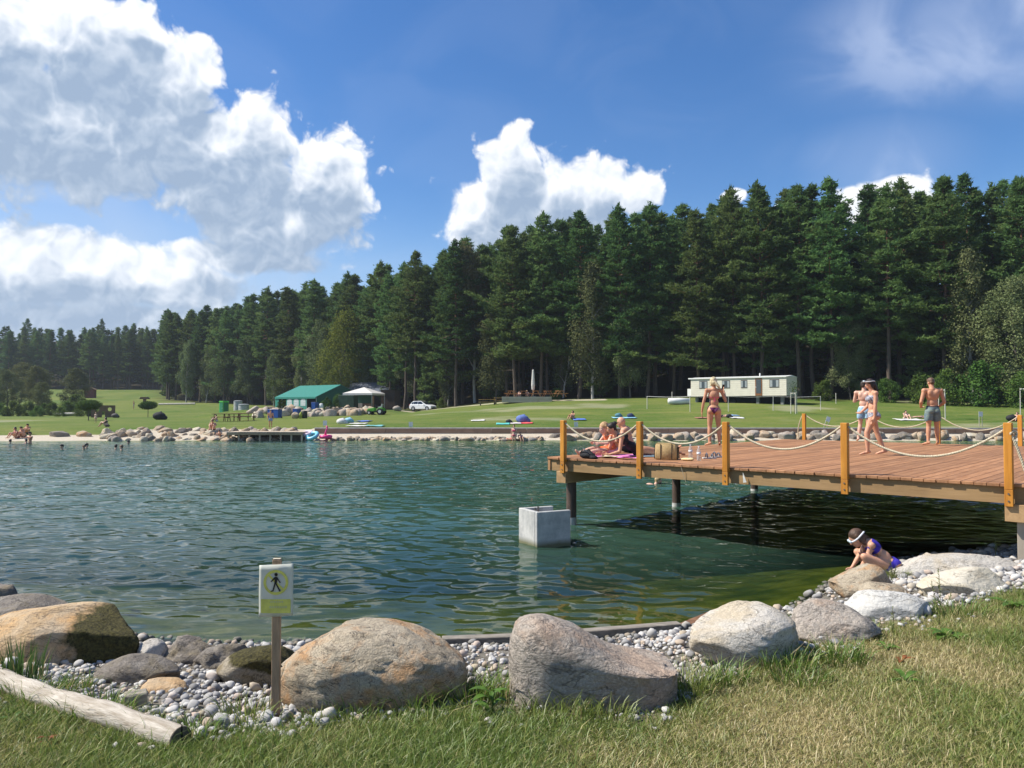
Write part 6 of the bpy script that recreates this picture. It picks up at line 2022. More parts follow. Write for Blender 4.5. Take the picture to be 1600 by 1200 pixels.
    L['hipR'] = v(0.10, 0.05, 0.10); L['hipL'] = v(-0.08, 0.05, 0.10)
    L['kneeR'] = v(0.22, 0.36, 0.22); L['ankR'] = v(0.05, 0.58, 0.06); L['toeR'] = v(0.03, 0.70, 0.03)
    L['kneeL'] = v(-0.24, 0.36, 0.20); L['ankL'] = v(-0.06, 0.52, 0.06); L['toeL'] = v(0.0, 0.63, 0.03)
    L['shR'] = v(0.19, 0.07, 0.45); L['shL'] = v(-0.17, 0.08, 0.45)
    L['elbR'] = v(0.29, 0.14, 0.24); L['wrR'] = v(0.20, 0.33, 0.26); L['handR'] = v(0.16, 0.40, 0.27)
    L['elbL'] = v(-0.27, 0.16, 0.24); L['wrL'] = v(-0.20, 0.33, 0.25); L['handL'] = v(-0.17, 0.40, 0.26)
    r, b, f = person('person', 'bald man with dark sunglasses sitting on the deck behind the lying woman', L, 1.66, o2 + Vector((0, 0, 0.012)), R(72), SK_WARM, False, 0.011, look=(0.25, 1, -0.1), headtilt=(0, 0.25, 1), girth=1.08)
    shorts(f, cloth('dark_shorts', (0.03, 0.035, 0.05)), 0.6, 0.015); face(f)
    gm = pmat('sunglasses', (0.01, 0.01, 0.012), 0.15, 0.1)
    P = lambda x, y, z: f['hc'] + (f['hr'] * x + f['hf'] * y + f['hu'] * z) * f['kh']
    U, F = ico(2)
    gl = MB().tube([P(-0.079, -0.01, 0.012), P(-0.072, 0.06, 0.012), P(0, 0.096, 0.012), P(0.072, 0.06, 0.012), P(0.079, -0.01, 0.012)], 0.004, 5).build('sunglasses', gm, r)
    for s in (-1, 1):
        link_mesh('lens', np_mesh('lens', (U * np.array([0.030, 0.008, 0.021])) @ f['Mh'].T + P(s * 0.036, 0.088, 0.006), F, True), gm, gl)
    # --- blond child in an orange shirt sitting to the left of them
    o3 = dp(944, 713) + DK_V * 0.28
    L = {}
    L['pel'] = v(0.0, 0.0, 0.10); L['waist'] = v(0, 0.03, 0.20); L['chest'] = v(0.0, 0.08, 0.32); L['neck'] = v(0, 0.14, 0.42); L['head'] = v(0, 0.19, 0.52)
    L['hipR'] = v(0.07, 0.03, 0.09); L['hipL'] = v(-0.07, 0.03, 0.09)
    L['kneeR'] = v(0.10, 0.38, 0.13); L['ankR'] = v(0.08, 0.70, 0.05); L['toeR'] = v(0.09, 0.76, 0.11)
    L['kneeL'] = v(-0.10, 0.37, 0.10); L['ankL'] = v(-0.09, 0.68, 0.05); L['toeL'] = v(-0.11, 0.74, 0.10)
    L['shR'] = v(0.13, 0.09, 0.39); L['shL'] = v(-0.13, 0.09, 0.39)
    L['elbR'] = v(0.17, 0.20, 0.24); L['wrR'] = v(0.10, 0.33, 0.25); L['handR'] = v(0.08, 0.39, 0.25)
    L['elbL'] = v(-0.17, 0.20, 0.24); L['wrL'] = v(-0.10, 0.34, 0.24); L['handL'] = v(-0.08, 0.40, 0.24)
    r, b, f = person('person', 'fair haired girl in orange top sitting with legs stretched out at the deck corner', L, 1.40, o3 + Vector((0, 0, 0.010)), R(112), SK_FAIR, True, 0.011, look=(-0.1, 1, -0.3), headtilt=(0, 0.3, 1), child=True)
    V, Nn = mesh_np(f['me']); c = local(V, f['J']['chest'], f['Mc']) / f['k']
    m = (c[:, 2] < 0.11) & (c[:, 2] > -0.26) & (np.linalg.norm(c, axis=1) < 0.32) & arm_far(V, f['J'], 0.05)
    shell(f['me'], m, 0.009, 'shirt', cloth('orange_shirt', (0.80, 0.20, 0.075)), r)
    shorts(f, cloth('pale_pink_shorts', (0.70, 0.45, 0.45)), 0.45, 0.01)
    hair(f, (0.50, 0.30, 0.14), 'long', extra=[((0, -0.08, -0.03), (0, -0.10, -0.16), 0.04, 0.025)]); face(f)
    # --- crouching girl with goggles on the bank
    X = lambda *q: np.array(q)
    L = {}
    L['pel'] = X(0, -0.20, 0.165); L['waist'] = X(0, -0.135, 0.265); L['chest'] = X(0, -0.01, 0.375); L['neck'] = X(0, 0.085, 0.435); L['head'] = X(0, 0.175, 0.470)
    L['hipR'] = X(0.065, -0.17, 0.15); L['hipL'] = X(-0.065, -0.17, 0.15)
    L['kneeR'] = X(0.13, 0.13, 0.28); L['ankR'] = X(0.10, -0.04, 0.045); L['toeR'] = X(0.115, 0.10, 0.012)
    L['kneeL'] = X(-0.135, 0.12, 0.27); L['ankL'] = X(-0.10, -0.05, 0.045); L['toeL'] = X(-0.12, 0.09, 0.012)
    L['shR'] = X(0.115, 0.025, 0.405); L['shL'] = X(-0.115, 0.025, 0.405)
    L['elbR'] = X(0.09, 0.12, 0.235); L['wrR'] = X(0.06, 0.21, 0.10); L['handR'] = X(0.05, 0.25, 0.045)
    L['elbL'] = X(-0.085, 0.085, 0.22); L['wrL'] = X(-0.065, 0.17, 0.075); L['handL'] = X(-0.06, 0.21, 0.02)
    Yg = 9.55
    p = at(1362, 893, Yg); p.z = gz(p.x, p.y) + 0.02
    r, b, f = person('person', 'girl in royal blue bikini and white goggles crouching at the water edge', L, 1.28, p, R(80), SK_WARM, True, 0.0095, look=(0.0, 0.72, -0.85), headtilt=(0, 0.55, 0.75), child=True, girth=1.12)
    blue = cloth('royal_blue_swim', (0.040, 0.025, 0.34), 0.2)
    bikini_bottom(f, blue, brief=True); bikini_top(f, blue, full=True)
    hair(f, (0.095, 0.052, 0.030), 'long', extra=[((0, -0.09, -0.02), (0.02, -0.125, -0.08), 0.032, 0.018)]); face(f)
    goggles(f, 0.012, (0.70, 0.72, 0.74))
    return
build_deck_people()

def build_deck_items():
    def dp(px, py): return onz(px, py, DECK_Z)
    # towels
    def towel(name, label, px, py, w, d, rz, col, col2=None, folds=0.01, seed=0, z=0.0):
        p = dp(px, py)
        nx, ny = 26, 18
        rng = np.random.default_rng(seed)
        u, v_ = np.meshgrid(np.linspace(-w / 2, w / 2, nx), np.linspace(-d / 2, d / 2, ny))
        P = np.stack([u.ravel() * 6, v_.ravel() * 6, 0 * u.ravel() + seed], 1)
        zz = 0.006 + folds * (0.6 + fbm(P, 3, seed)) 
        V = np.stack([u.ravel() + 0.03 * fbm(P * 0.5, 2, seed + 3), v_.ravel() + 0.03 * fbm(P * 0.5, 2, seed + 4), zz], 1)
        i = np.arange(nx * ny).reshape(ny, nx)
        F = np.stack([i[:-1, :-1].ravel(), i[:-1, 1:].ravel(), i[1:, 1:].ravel(), i[1:, :-1].ravel()], 1)
        o = link_mesh(name, np_mesh(name, V, F, True), cloth('towel_%s' % label[:12], col, 0.1, 6, col2=col2))
        sm = o.modifiers.new('t', 'SOLIDIFY'); sm.thickness = 0.006; sm.offset = 1
        o.location = (p.x, p.y, DECK_Z + 0.002 + z); o.rotation_euler = (0, 0, rz)
        tag(o, label, 'towel')
        return o
    towel('towel', 'bright pink towel spread under the group on the deck', 968, 713, 1.05, 0.55, DK_A + 0.95, (0.75, 0.22, 0.50), None, 0.012, 1)
    towel('towel', 'crumpled magenta towel at the deck edge beside the second post', 985, 718, 0.42, 0.26, DK_A + 0.2, (0.70, 0.20, 0.55), None, 0.045, 2, 0.004)
    towel('towel', 'pale blue towel under the legs of the lying woman', 1015, 713, 0.62, 0.5, DK_A + 1.1, (0.45, 0.62, 0.70), None, 0.012, 3)
    towel('towel', 'cream towel at the left on the deck', 955, 716, 0.35, 0.22, DK_A + 0.1, (0.72, 0.62, 0.42), None, 0.02, 4, 0.012)
    # black bag
    p = dp(918, 716.5)
    B = Body(); B.ell((0, 0, 0.06), (0.17, 0.10, 0.07)); B.ell((-0.05, 0.02, 0.10), (0.10, 0.08, 0.06)); B.ell((0.15, -0.02, 0.03), (0.09, 0.07, 0.035)); B.cap((-0.10, 0, 0.10), (0.03, 0, 0.165), 0.02, 0.02); B.cap((0.03, 0, 0.165), (0.12, 0, 0.07), 0.02, 0.015)
    e = empty('black_bag', p, DK_A); tag(e, 'slumped black bag at the left corner of the deck', 'bag')
    link_mesh('bag_body', B.mesh('bag_body', 0.012, 4), cloth('black_fabric', (0.012, 0.012, 0.014), 0.3, 20), e)
    MB().tube([(-0.12, -0.06, 0.10), (-0.02, -0.10, 0.19), (0.10, -0.07, 0.08)], 0.012, 6).build('strap', cloth('grey_strap', (0.10, 0.10, 0.11)), e, smooth=True)
    # straw-coloured cooler bag
    p = dp(1042, 718)
    e = empty('beach_bag', p, DK_A + 0.35); tag(e, 'straw coloured square beach bag with black handles', 'bag')
    jute = cloth('jute', (0.52, 0.375, 0.175), 0.15, 30, col2=(0.36, 0.25, 0.11))
    mb = MB(); mb.box((0, 0, 0.145), (0.40, 0.24, 0.29), taper=0.93)
    o = mb.build('bag_body', jute, e, bevel=0.025, smooth=True)
    MB().box((0, 0, 0.289), (0.355, 0.20, 0.012)).build('bag_lid', jute, e, bevel=0.004)
    blk = cloth('black_webbing', (0.015, 0.014, 0.013))
    for s in (-0.09, 0.11):
        MB().tube([(s, -0.124, 0.01), (s, -0.120, 0.15), (s, -0.115, 0.285)], 0.006, 5).build('handle_strap', blk, e)
    MB().tube([(0.203, -0.10, 0.02), (0.200, -0.05, 0.22), (0.20, 0.05, 0.23), (0.203, 0.10, 0.02)], 0.008, 5).build('side_handle', blk, e)
    MB().tube([(-0.203, -0.10, 0.02), (-0.200, -0.05, 0.27), (-0.20, 0.05, 0.27), (-0.203, 0.10, 0.02)], 0.008, 5).build('side_handle', blk, e)
    # bottles
    gm, N, out = new_mat('clear_plastic')
    g = N.n('ShaderNodeBsdfGlass'); g.inputs['Roughness'].default_value = 0.05; g.inputs['IOR'].default_value = 1.2; g.inputs['Color'].default_value = (0.93, 0.96, 0.97, 1)
    t = N.n('ShaderNodeBsdfTransparent'); mx = N.n('ShaderNodeMixShader'); mx.inputs[0].default_value = 0.45
    df = N.n('ShaderNodeBsdfDiffuse'); df.inputs[0].default_value = (0.8, 0.82, 0.82, 1)
    N.link(t.outputs[0], mx.inputs[1]); N.link(g.outputs[0], mx.inputs[2])
    mx2 = N.n('ShaderNodeMixShader'); mx2.inputs[0].default_value = 0.22; N.link(mx.outputs[0], mx2.inputs[1]); N.link(df.outputs[0], mx2.inputs[2]); N.link(mx2.outputs[0], out.inputs[0])
    cap = pmat('bottle_cap', (0.75, 0.78, 0.82), 0.4, 0.05)
    for px, py, lab in ((1079, 716, 'clear plastic bottle nearest the straw bag'), (1092, 720, 'clear plastic bottle nearest the sandals')):
        p = dp(px, py); e = empty('plastic_bottle', p); tag(e, lab, 'bottle', 'two clear plastic bottles')
        MB().lathe([(0.030, 0.002), (0.036, 0.010), (0.036, 0.07), (0.032, 0.085), (0.036, 0.10), (0.036, 0.165), (0.026, 0.20), (0.014, 0.225), (0.0135, 0.238)], seg=18).build('bottle_body', gm, e, smooth=True)
        MB().lathe([(0.0155, 0.236), (0.0155, 0.254)], seg=12).build('cap', cap, e)
        MB().lathe([(0.0368, 0.105), (0.0368, 0.150)], seg=18).build('paper_band', pmat('bottle_label', (0.70, 0.74, 0.78), 0.6, 0.1), e, smooth=True)
    # yellow snack packet
    p = dp(1074, 720)
    B = Body(); B.ell((0, 0, 0.028), (0.125, 0.07, 0.026)); B.ell((0.06, 0.01, 0.030), (0.06, 0.06, 0.028)); B.ell((-0.07, 0, 0.026), (0.05, 0.06, 0.022))
    o = link_mesh('snack_packet', B.mesh('snack_packet', 0.01, 3), cloth('yellow_packet', (0.75, 0.50, 0.13), 0.2, 40, col2=(0.68, 0.62, 0.45))); o.location = p; o.rotation_euler = (0, 0, DK_A)
    tag(o, 'crinkled yellow snack packet beside the bottles', 'packet')
    # pair of sandals
    sole = pmat('sandal_sole', (0.62, 0.58, 0.52), 0.7, 0.1); st = pmat('sandal_strap', (0.10, 0.11, 0.14), 0.6, 0.1)
    for px, py, rz, lab in ((1108, 717, 0.25, 'left one of the pair of grey sandals'), (1119, 715, 0.6, 'right one of the pair of grey sandals')):
        p = dp(px, py); e = empty('sandal', p, DK_A + 0.7 + rz); tag(e, lab, 'sandal', 'pair of sandals on the deck')
        poly_ = [(-0.13, -0.030), (-0.10, -0.038), (0.0, -0.034), (0.09, -0.046), (0.13, -0.03), (0.135, 0.0), (0.12, 0.035), (0.05, 0.046), (-0.05, 0.036), (-0.12, 0.034), (-0.135, 0.0)]
        MB().prism(poly_, 0.002, 0.030, axis='z').build('sole', sole, e, bevel=0.004)
        for xx, hh in ((0.06, 0.055), (-0.05, 0.075)):
            MB().tube([(xx, -0.040, 0.028), (xx, -0.028, 0.03 + hh * 0.7), (xx, 0.0, 0.03 + hh), (xx, 0.028, 0.03 + hh * 0.7), (xx, 0.040, 0.028)], 0.013, 6).build('strap', st, e, smooth=True)
build_deck_items()

# ================================================================== far bank
def gpt(px, py):
    """point of the far lawn that the photo shows at px, py (walk along the ray)"""
    d = ray(px, py)
    prev = None
    for Y in np.arange(49, 300, 0.25):
        k = Y / d.y; z = CAM_H + d.z * k; g = gz(d.x * k, Y)
        if z <= g: return Vector((d.x * k, Y, g))
    return at(px, py, 120)
def gat(px, Y, dz=0.0):
    p = at(px, 630, Y); return Vector((p.x, Y, gz(p.x, Y) + dz))

ROCK_SHORE = rock_mat('rock_shore', (0.38, 0.29, 0.20), (0.46, 0.37, 0.27), (0.17, 0.13, 0.095), (0.45, 0.30, 0.18), 2.0, 0.3)
def build_far_shore():
    rng = np.random.default_rng(19)
    # shared rock meshes
    mats = [ROCK_TAN, ROCK_SHORE, ROCK_CREAM, ROCK_PINK, ROCK_SHORE]
    protos = {}
    for i in range(6):
        V, F, U = rock_shape(800 + i, 1.0, 0.7, 0.5, sub=3, facets=11, cut=0.62, rough=0.12)
        for mi, m in enumerate(mats + [ROCK_DARK]):
            me = np_mesh('shore_rock', V, F, smooth=True); me.materials.append(m); protos[(i, mi)] = me
    def rock(x, y, z, sx, sy, sz, rz, tilt, label, group, mi=None):
        i = int(rng.integers(6)); mi = int(rng.integers(5)) if mi is None else mi
        o = bpy.data.objects.new('shore_rock', protos[(i, mi)]); COL.objects.link(o)
        o.location = (x, y, z); o.scale = (sx, sy / 0.7, sz / 0.5); o.rotation_euler = (tilt[0], tilt[1], rz)
        tag(o, label, 'rock', group)
    # riprap on the left: leaning slabs in two to three rows
    for row, (s0, n, zz) in enumerate(((0.35, 44, -0.12), (1.3, 40, 0.15), (2.2, 34, 0.42))):
        for k in range(n):
            x = -27.5 + (27.5 - 17.0 + 2.5) * (k + rng.random() * 0.7) / n + (0.5 if row == 1 else 0)
            if row == 0 and x < -26: continue
            yf = float(shore_far(x))
            w = 0.45 + 0.65 * rng.random()
            rock(x, yf + s0 + 0.3 * rng.normal(), zz + 0.05 * rng.normal() - 0.10, w, 0.55, 0.34 + 0.2 * rng.random(), rng.normal() * 0.4, (rng.normal() * 0.2 + 0.25, -0.35 + 0.25 * rng.normal()),
                 'pale slab rock in the %s of the stone bank, %s' % (('waterline row', 'middle row', 'top row')[row], 'beach half' if x < -21.5 else 'jetty half'), 'slab rocks of the stone bank, row %d, %s' % (row, 'beach half' if x < -21.5 else 'jetty half'), mi=5 if rng.random() < 0.14 else None)
    for k in range(4):
        x = -30.5 + k * 1.5; rock(x, float(shore_far(x)) + 2.4, 0.08, 1.3, 0.7, 0.5, rng.normal() * 0.3, (0, 0.1), ['long dark rock on the sand at the beach end', 'flat pale rock on the sand beside the dark one', 'dark rock at the start of the stone bank', 'round pale rock at the start of the stone bank'][k], None, mi=5 if k in (0, 2) else 0)
    # flat stones below the retaining wall, along the waterline
    for k in range(104):
        x = -13 + 15.5 * (k + rng.random()) / 104 * 1.0
        yf = float(shore_far(x))
        rock(x, yf + 0.05 + 1.3 * rng.random() ** 2, -0.10, 0.30 + 0.75 * rng.random() ** 2, 0.45, 0.22 + 0.16 * rng.random(), rng.normal() * 0.5, (0.1 * rng.normal(), 0.1 * rng.normal()),
             'flat pale stone at the waterline below the retaining wall', 'flat stones below the wall', mi=5 if rng.random() < 0.1 else None)
    for k in range(78):
        x = 2.8 + 31.5 * (k + rng.random()) / 78
        yf = float(shore_far(x))
        s = rng.random()
        rock(x, yf + 0.1 + 1.2 * s, -0.10 + 0.22 * s, 0.5 + 0.75 * rng.random(), 0.6, 0.32 + 0.32 * rng.random(), rng.normal() * 0.5, (0.15 * rng.normal(), 0.15 * rng.normal()),
             'grey or pale rock on the far bank ' + ('left of the far deck corner' if x < 18 else 'behind the couple and young man'), 'far bank rocks ' + ('left of the deck corner' if x < 18 else 'behind the couple'), mi=5 if rng.random() < 0.22 else None)
    # retaining wall: boards and coping pieces, one by one
    e = empty('retaining_wall', (0, 52.2, 0)); tag(e, 'long low retaining wall with pale coping along the far bank', 'wall')
    wb = wood_mat('wall_board', (0.26, 0.165, 0.11), (0.34, 0.225, 0.155), (0.15, 0.10, 0.07), 0, 0.8, 0.9, 0.15)
    cp = pmat('wall_coping', (0.60, 0.55, 0.47), 0.9, 0.15, 3)
    x = -13.4
    while x < 46:
        L = 2.4
        y0 = float(shore_far(x)) + 1.95; y1 = float(shore_far(x + L)) + 1.95
        MB().bar((x + 0.01, y0 - 52.2, 0.50), (x + L - 0.01, y1 - 52.2, 0.50), 0.14, 0.40).build('board', wb, e)
        MB().bar((x + 0.004, y0 - 52.2 + 0.02, 0.745), (x + L - 0.004, y1 - 52.2 + 0.02, 0.745), 0.26, 0.085).build('coping', cp, e)
        x += L
    # small jetty on the left
    a = at(357, 675, 50.1); b = at(478, 675, 50.6)
    e = empty('small_jetty', (a.x, 50.0, 0)); tag(e, 'low weathered wooden jetty on short posts at the far bank', 'jetty')
    pw = wood_mat('jetty_plank', (0.46, 0.37, 0.27), (0.56, 0.46, 0.34), (0.32, 0.25, 0.18), 1, 1.0, 0.9, 0.25)
    dk_ = pmat('jetty_shade', (0.075, 0.06, 0.048), 0.9, 0.3)  # shade under the jetty, put in as dark boxes below the planks
    W = b.x - a.x
    for k in range(26):
        MB().box((W * (k + 0.5) / 26, 0.75, 0.545), (W / 26 - 0.012, 2.0, 0.05)).build('plank', pw, e)
    MB().box((W / 2, -0.22, 0.44), (W, 0.05, 0.14)).build('rim_board', wood_mat('jetty_rim', (0.40, 0.28, 0.17), (0.48, 0.35, 0.22), (0.25, 0.17, 0.1), 0, 1, 0.9, 0.1), e)
    for k in range(8):
        MB().box((W * k / 7.0 * 0.97 + 0.08, -0.12, -0.05), (0.10, 0.10, 0.9)).build('post', pw, e)
    MB().box((W * 0.87, 0.2, 0.16), (W * 0.25, 0.5, 0.42)).build('under_shade', dk_, e)
    MB().box((W * 0.37, 1.1, 0.16), (W * 0.72, 0.1, 0.42)).build('under_shade', dk_, e)
    # inflatables drawn up on the stones
    def torus(R0, r, c, sq=1.0, seg=24, s2=10):
        mb = MB(); vs = []; fs = []
        for i in range(seg):
            t = 2 * math.pi * i / seg
            for j in range(s2):
                u = 2 * math.pi * j / s2
                vs.append((c[0] + (R0 + r * math.cos(u)) * math.cos(t), c[1] + (R0 + r * math.cos(u)) * math.sin(t) * sq, c[2] + r * math.sin(u)))
        for i in range(seg):
            for j in range(s2):
                fs.append((i * s2 + j, ((i + 1) % seg) * s2 + j, ((i + 1) % seg) * s2 + (j + 1) % s2, i * s2 + (j + 1) % s2))
        mb.add(vs, fs); return mb
    pink = pmat('pink_vinyl', (0.80, 0.06, 0.24), 0.35, 0.08, spec=0.5); cyan = pmat('cyan_vinyl', (0.20, 0.55, 0.66), 0.35, 0.08, spec=0.5); lil = pmat('pale_vinyl', (0.75, 0.60, 0.66), 0.35, 0.1, spec=0.5)
    p = at(509, 682, 50.2); e = empty('flamingo_ring', (p.x, p.y, 0.16)); tag(e, 'bright pink flamingo swim ring lying at the waterline', 'swim ring')
    torus(0.30, 0.13, (0, 0, 0.08)).build('ring', pink, e, smooth=True)
    MB().tube([(0.02, -0.2, 0.16), (0.06, -0.22, 0.42), (0.13, -0.2, 0.62), (0.14, -0.2, 0.74), (0.06, -0.2, 0.78)], [0.085, 0.06, 0.05, 0.06, 0.035], 8).build('neck', pink, e, smooth=True)
    p = at(489, 681, 50.1); e = empty('swim_ring', (p.x, p.y, 0.22)); e.rotation_euler = (0.5, -0.3, 0); tag(e, 'cyan swim ring leaning on the stones beside the jetty', 'swim ring')
    torus(0.34, 0.13, (0, 0, 0.10)).build('ring', cyan, e, smooth=True)
    p = at(480, 678, 50.5); e = empty('air_mattress', (p.x, p.y, 0.35)); e.rotation_euler = (0.3, -0.2, 0); tag(e, 'pale pink swim ring behind the cyan one', 'swim ring')
    torus(0.32, 0.12, (0, 0, 0.10)).build('ring', lil, e, smooth=True)
    # little white notices on stakes along the bank
    wht = pmat('white_notice', (0.72, 0.72, 0.70), 0.6, 0.08); stk = pmat('thin_stake', (0.55, 0.50, 0.42), 0.8, 0.1)
    for px, yt, yb, Y, lab in ((508, 657, 672, 53.5, 'small white notice on stakes above the flamingo ring'), (642, 659, 671, 53.5, 'small white notice on a stake above the retaining wall'),
                               (900, 659, 668, 54.0, 'white notice beside the sunbather on the blue towel'), (1532, 643, 663, 53.5, 'small white notice on a stake at the right of the lawn'), (1289, 650, 668, 53.0, 'leaning white notice behind the far deck corner')):
        p = at(px, yt, Y); z = gz(p.x, Y); h = p.z - z
        e = empty('stake_notice', (p.x, Y, z)); tag(e, lab, 'sign', 'small notices on the far bank')
        if 'leaning' in lab: e.rotation_euler = (0, 0.35, 0)
        for s in (-0.10, 0.10): MB().box((s, 0, h / 2 - 0.05), (0.03, 0.03, h + 0.1)).build('stake', stk, e)
        MB().box((0, -0.022, h - 0.18), (0.28, 0.012, 0.34)).build('plate', wht, e)
build_far_shore()

def build_camp():
    """tent, hut and things on the raised terrace"""
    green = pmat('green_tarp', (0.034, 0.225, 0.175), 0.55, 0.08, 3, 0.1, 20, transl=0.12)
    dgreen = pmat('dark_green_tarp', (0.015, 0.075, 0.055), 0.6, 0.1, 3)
    white = pmat('white_canvas', (0.72, 0.68, 0.63), 0.7, 0.08, 2, 0.1, 10, transl=0.15)
    dark = pmat('dark_inside', (0.012, 0.014, 0.014), 0.9, 0.1)
    steel = pmat('pole_steel', (0.45, 0.46, 0.46), 0.4, 0.1, metal=0.6)
    # --- party tent: origin at the right front corner
    Y = 120.0
    c = gat(494, Y); phi = R(40)
    e = empty('party_tent', c, phi - math.pi * 0)
    # local +x runs along the front to the right corner (0), front normal = -y
    e.rotation_euler = (0, 0, -phi)
    tag(e, 'large green party tent with window panels on the stone terrace', 'tent')
    L, D, he, hr = 11.2, 9.4, 1.95, 3.95
    # roof, two slopes, scalloped valance
    def slab(quad, t, name, mat): 
        q = [Vector(p) for p in quad]; n = (q[1] - q[0]).cross(q[2] - q[0]).normalized() * t
        MB().add(q + [p + n for p in q], [(0, 3, 2, 1), (4, 5, 6, 7), (0, 1, 5, 4), (1, 2, 6, 5), (2, 3, 7, 6), (3, 0, 4, 7)]).build(name, mat, e)
    slab([(-L, -0.12, he), (0.08, -0.12, he), (0.08, D / 2, hr), (-L, D / 2, hr)], 0.03, 'roof_sheet', green)
    slab([(0.08, D + 0.12, he), (-L, D + 0.12, he), (-L, D / 2 + 0.01, hr), (0.08, D / 2 + 0.01, hr)], 0.03, 'roof_sheet', green)
    MB().box((-L / 2, -0.14, he - 0.12), (L, 0.02, 0.26)).build('valance', green, e)
    # gable
    MB().add([(0.05, 0, 0), (0.05, D, 0), (0.05, D, he), (0.05, D / 2, hr - 0.04), (0.05, 0, he), (0.08, 0, 0), (0.08, D, 0), (0.08, D, he), (0.08, D / 2, hr - 0.04), (0.08, 0, he)],
             [(0, 1, 2, 3, 4), (9, 8, 7, 6, 5), (0, 5, 6, 1), (1, 6, 7, 2), (2, 7, 8, 3), (3, 8, 9, 4), (4, 9, 5, 0)]).build('gable_wall', pmat('shaded_gable_green', (0.024, 0.13, 0.095), 0.6, 0.08, 3, transl=0.1), e)  # darker copy of the tent green: the gable's shade is in the colour
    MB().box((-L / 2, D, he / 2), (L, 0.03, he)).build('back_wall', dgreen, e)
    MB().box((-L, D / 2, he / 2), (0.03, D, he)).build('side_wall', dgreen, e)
    MB().box((-L * 0.955, -0.02, he / 2 - 0.06), (L * 0.09, 0.03, he - 0.12)).build('front_panel', green, e)
    # window panel with three arched panes
    x0, x1 = -L * 0.72, -L * 0.22
    fp = MB().box(((x0 + x1) / 2, -0.02, he / 2 - 0.06), (x1 - x0, 0.03, he - 0.12)).build('front_panel', pmat('panel_green', (0.045, 0.24, 0.19), 0.6, 0.08, 3, transl=0.1), e)
    wn = pmat('vinyl_window', (0.46, 0.52, 0.52), 0.2, 0.08, spec=0.6); fr = pmat('window_print', (0.66, 0.68, 0.66), 0.5, 0.05)
    for k in range(3):
        cx = x0 + (x1 - x0) * (k + 0.5) / 3; w = (x1 - x0) / 3 * 0.36
        po = [(cx - w, 0.55), (cx + w, 0.55), (cx + w, 1.3)] + [(cx + w * math.cos(t), 1.3 + 0.42 * math.sin(t)) for t in np.linspace(0.3, math.pi - 0.3, 7)] + [(cx - w, 1.3)]
        wi = MB().prism(po, -0.055, -0.04).build('window', wn, e)
        MB().box((cx, -0.064, 1.1), (0.06, 0.012, 1.1)).build('glazing_bar', fr, wi)
        for zz in (0.85, 1.2): MB().box((cx, -0.0655, zz), (2 * w, 0.009, 0.05)).build('glazing_bar', fr, wi)
    for s in (-1, 1):
        MB().bar((x0 + 2.4 + s * 1.2, -0.09, 0.05), (x0 + 2.4, -0.09, 0.55), 0.05, 0.03, up=(0, 1, 0)).build('guy_strap', fr, e)
    for x in (-L, -L * 0.83, -L * 0.22, 0.02):
        MB().tube([(x, 0.0, 0), (x, 0.0, he)], 0.04, 8).build('pole', steel, e)
    # --- building with solar roof behind
    p = gat(556, 132); e = empty('solar_shed', p, R(-12)); tag(e, 'open shed with dark solar panel roof behind the tent', 'shed')
    sol = pmat('solar_panel', (0.15, 0.165, 0.20), 0.3, 0.1, 3, spec=0.6); fwood = pmat('shed_wood', (0.055, 0.038, 0.028), 0.9, 0.25, 4, stretch=(6, 6, 0.6))
    rf = [(-2.6, -0.8, 2.7), (6.0, -0.8, 2.7), (5.2, 3.9, 4.65), (-2.6, 3.9, 4.65)]
    n0 = 6
    for k in range(n0):
        for j in range(2):
            def P(s, t):
                a = Vector(rf[0]).lerp(Vector(rf[1]), s); b = Vector(rf[3]).lerp(Vector(rf[2]), s); return a.lerp(b, t)
            s0, s1 = k / n0 + 0.004, (k + 1) / n0 - 0.004; t0, t1 = j / 2 + 0.01, (j + 1) / 2 - 0.01
            q = [P(s0, t0), P(s1, t0), P(s1, t1), P(s0, t1)]
            MB().add(q + [v + Vector((0, -0.03, 0.06)) for v in q], [(0, 3, 2, 1), (4, 5, 6, 7), (0, 1, 5, 4), (1, 2, 6, 5), (2, 3, 7, 6), (3, 0, 4, 7)]).build('solar_panel', sol, e)
    for x in (-2.4, 1.2, 5.0):
        MB().box((x, 3.7, 2.25), (0.16, 0.16, 4.5)).build('post', fwood, e); MB().box((x, -0.6, 1.3), (0.14, 0.14, 2.6)).build('post', fwood, e)
    MB().box((1.3, 3.85, 1.3), (7.6, 0.08, 2.6)).build('back_wall', fwood, e)
    for x, h in ((-2.5, 4.85), (5.1, 5.6)):
        MB().tube([(x, 3.8, 3.4), (x, 3.8, h)], 0.04, 6).build('mast', steel, e); MB().box((x, 3.75, h), (0.22, 0.16, 0.28)).build('mast_lamp', white, e)
    # --- dark wooden kiosk
    p = gat(606, 117); e = empty('kiosk', p, R(-14)); tag(e, 'black timber kiosk right of the white canopy', 'kiosk')
    for k in range(12):
        MB().box((-1.05 + 0.19 * k, 0, 1.45), (0.18, 0.05, 2.9)).build('board', fwood, e)
    MB().box((0, 1.2, 1.45), (2.25, 2.3, 2.85)).build('walls', pmat('kiosk_inside', (0.03, 0.022, 0.018), 0.9, 0.2), e)
    MB().box((0, 1.1, 2.95), (2.6, 2.8, 0.10)).build('roof', dark, e)
    # --- white peaked canopy
    p = gat(569, 115); e = empty('white_canopy', p, R(-14)); tag(e, 'white peaked canopy with open sides beside the kiosk', 'canopy')
    w = 2.35
    V = [(-w, -w, 2.15), (w, -w, 2.15), (w, w, 2.15), (-w, w, 2.15), (0, 0, 3.35), (-w, -w, 2.42), (w, -w, 2.42), (w, w, 2.42), (-w, w, 2.42)]
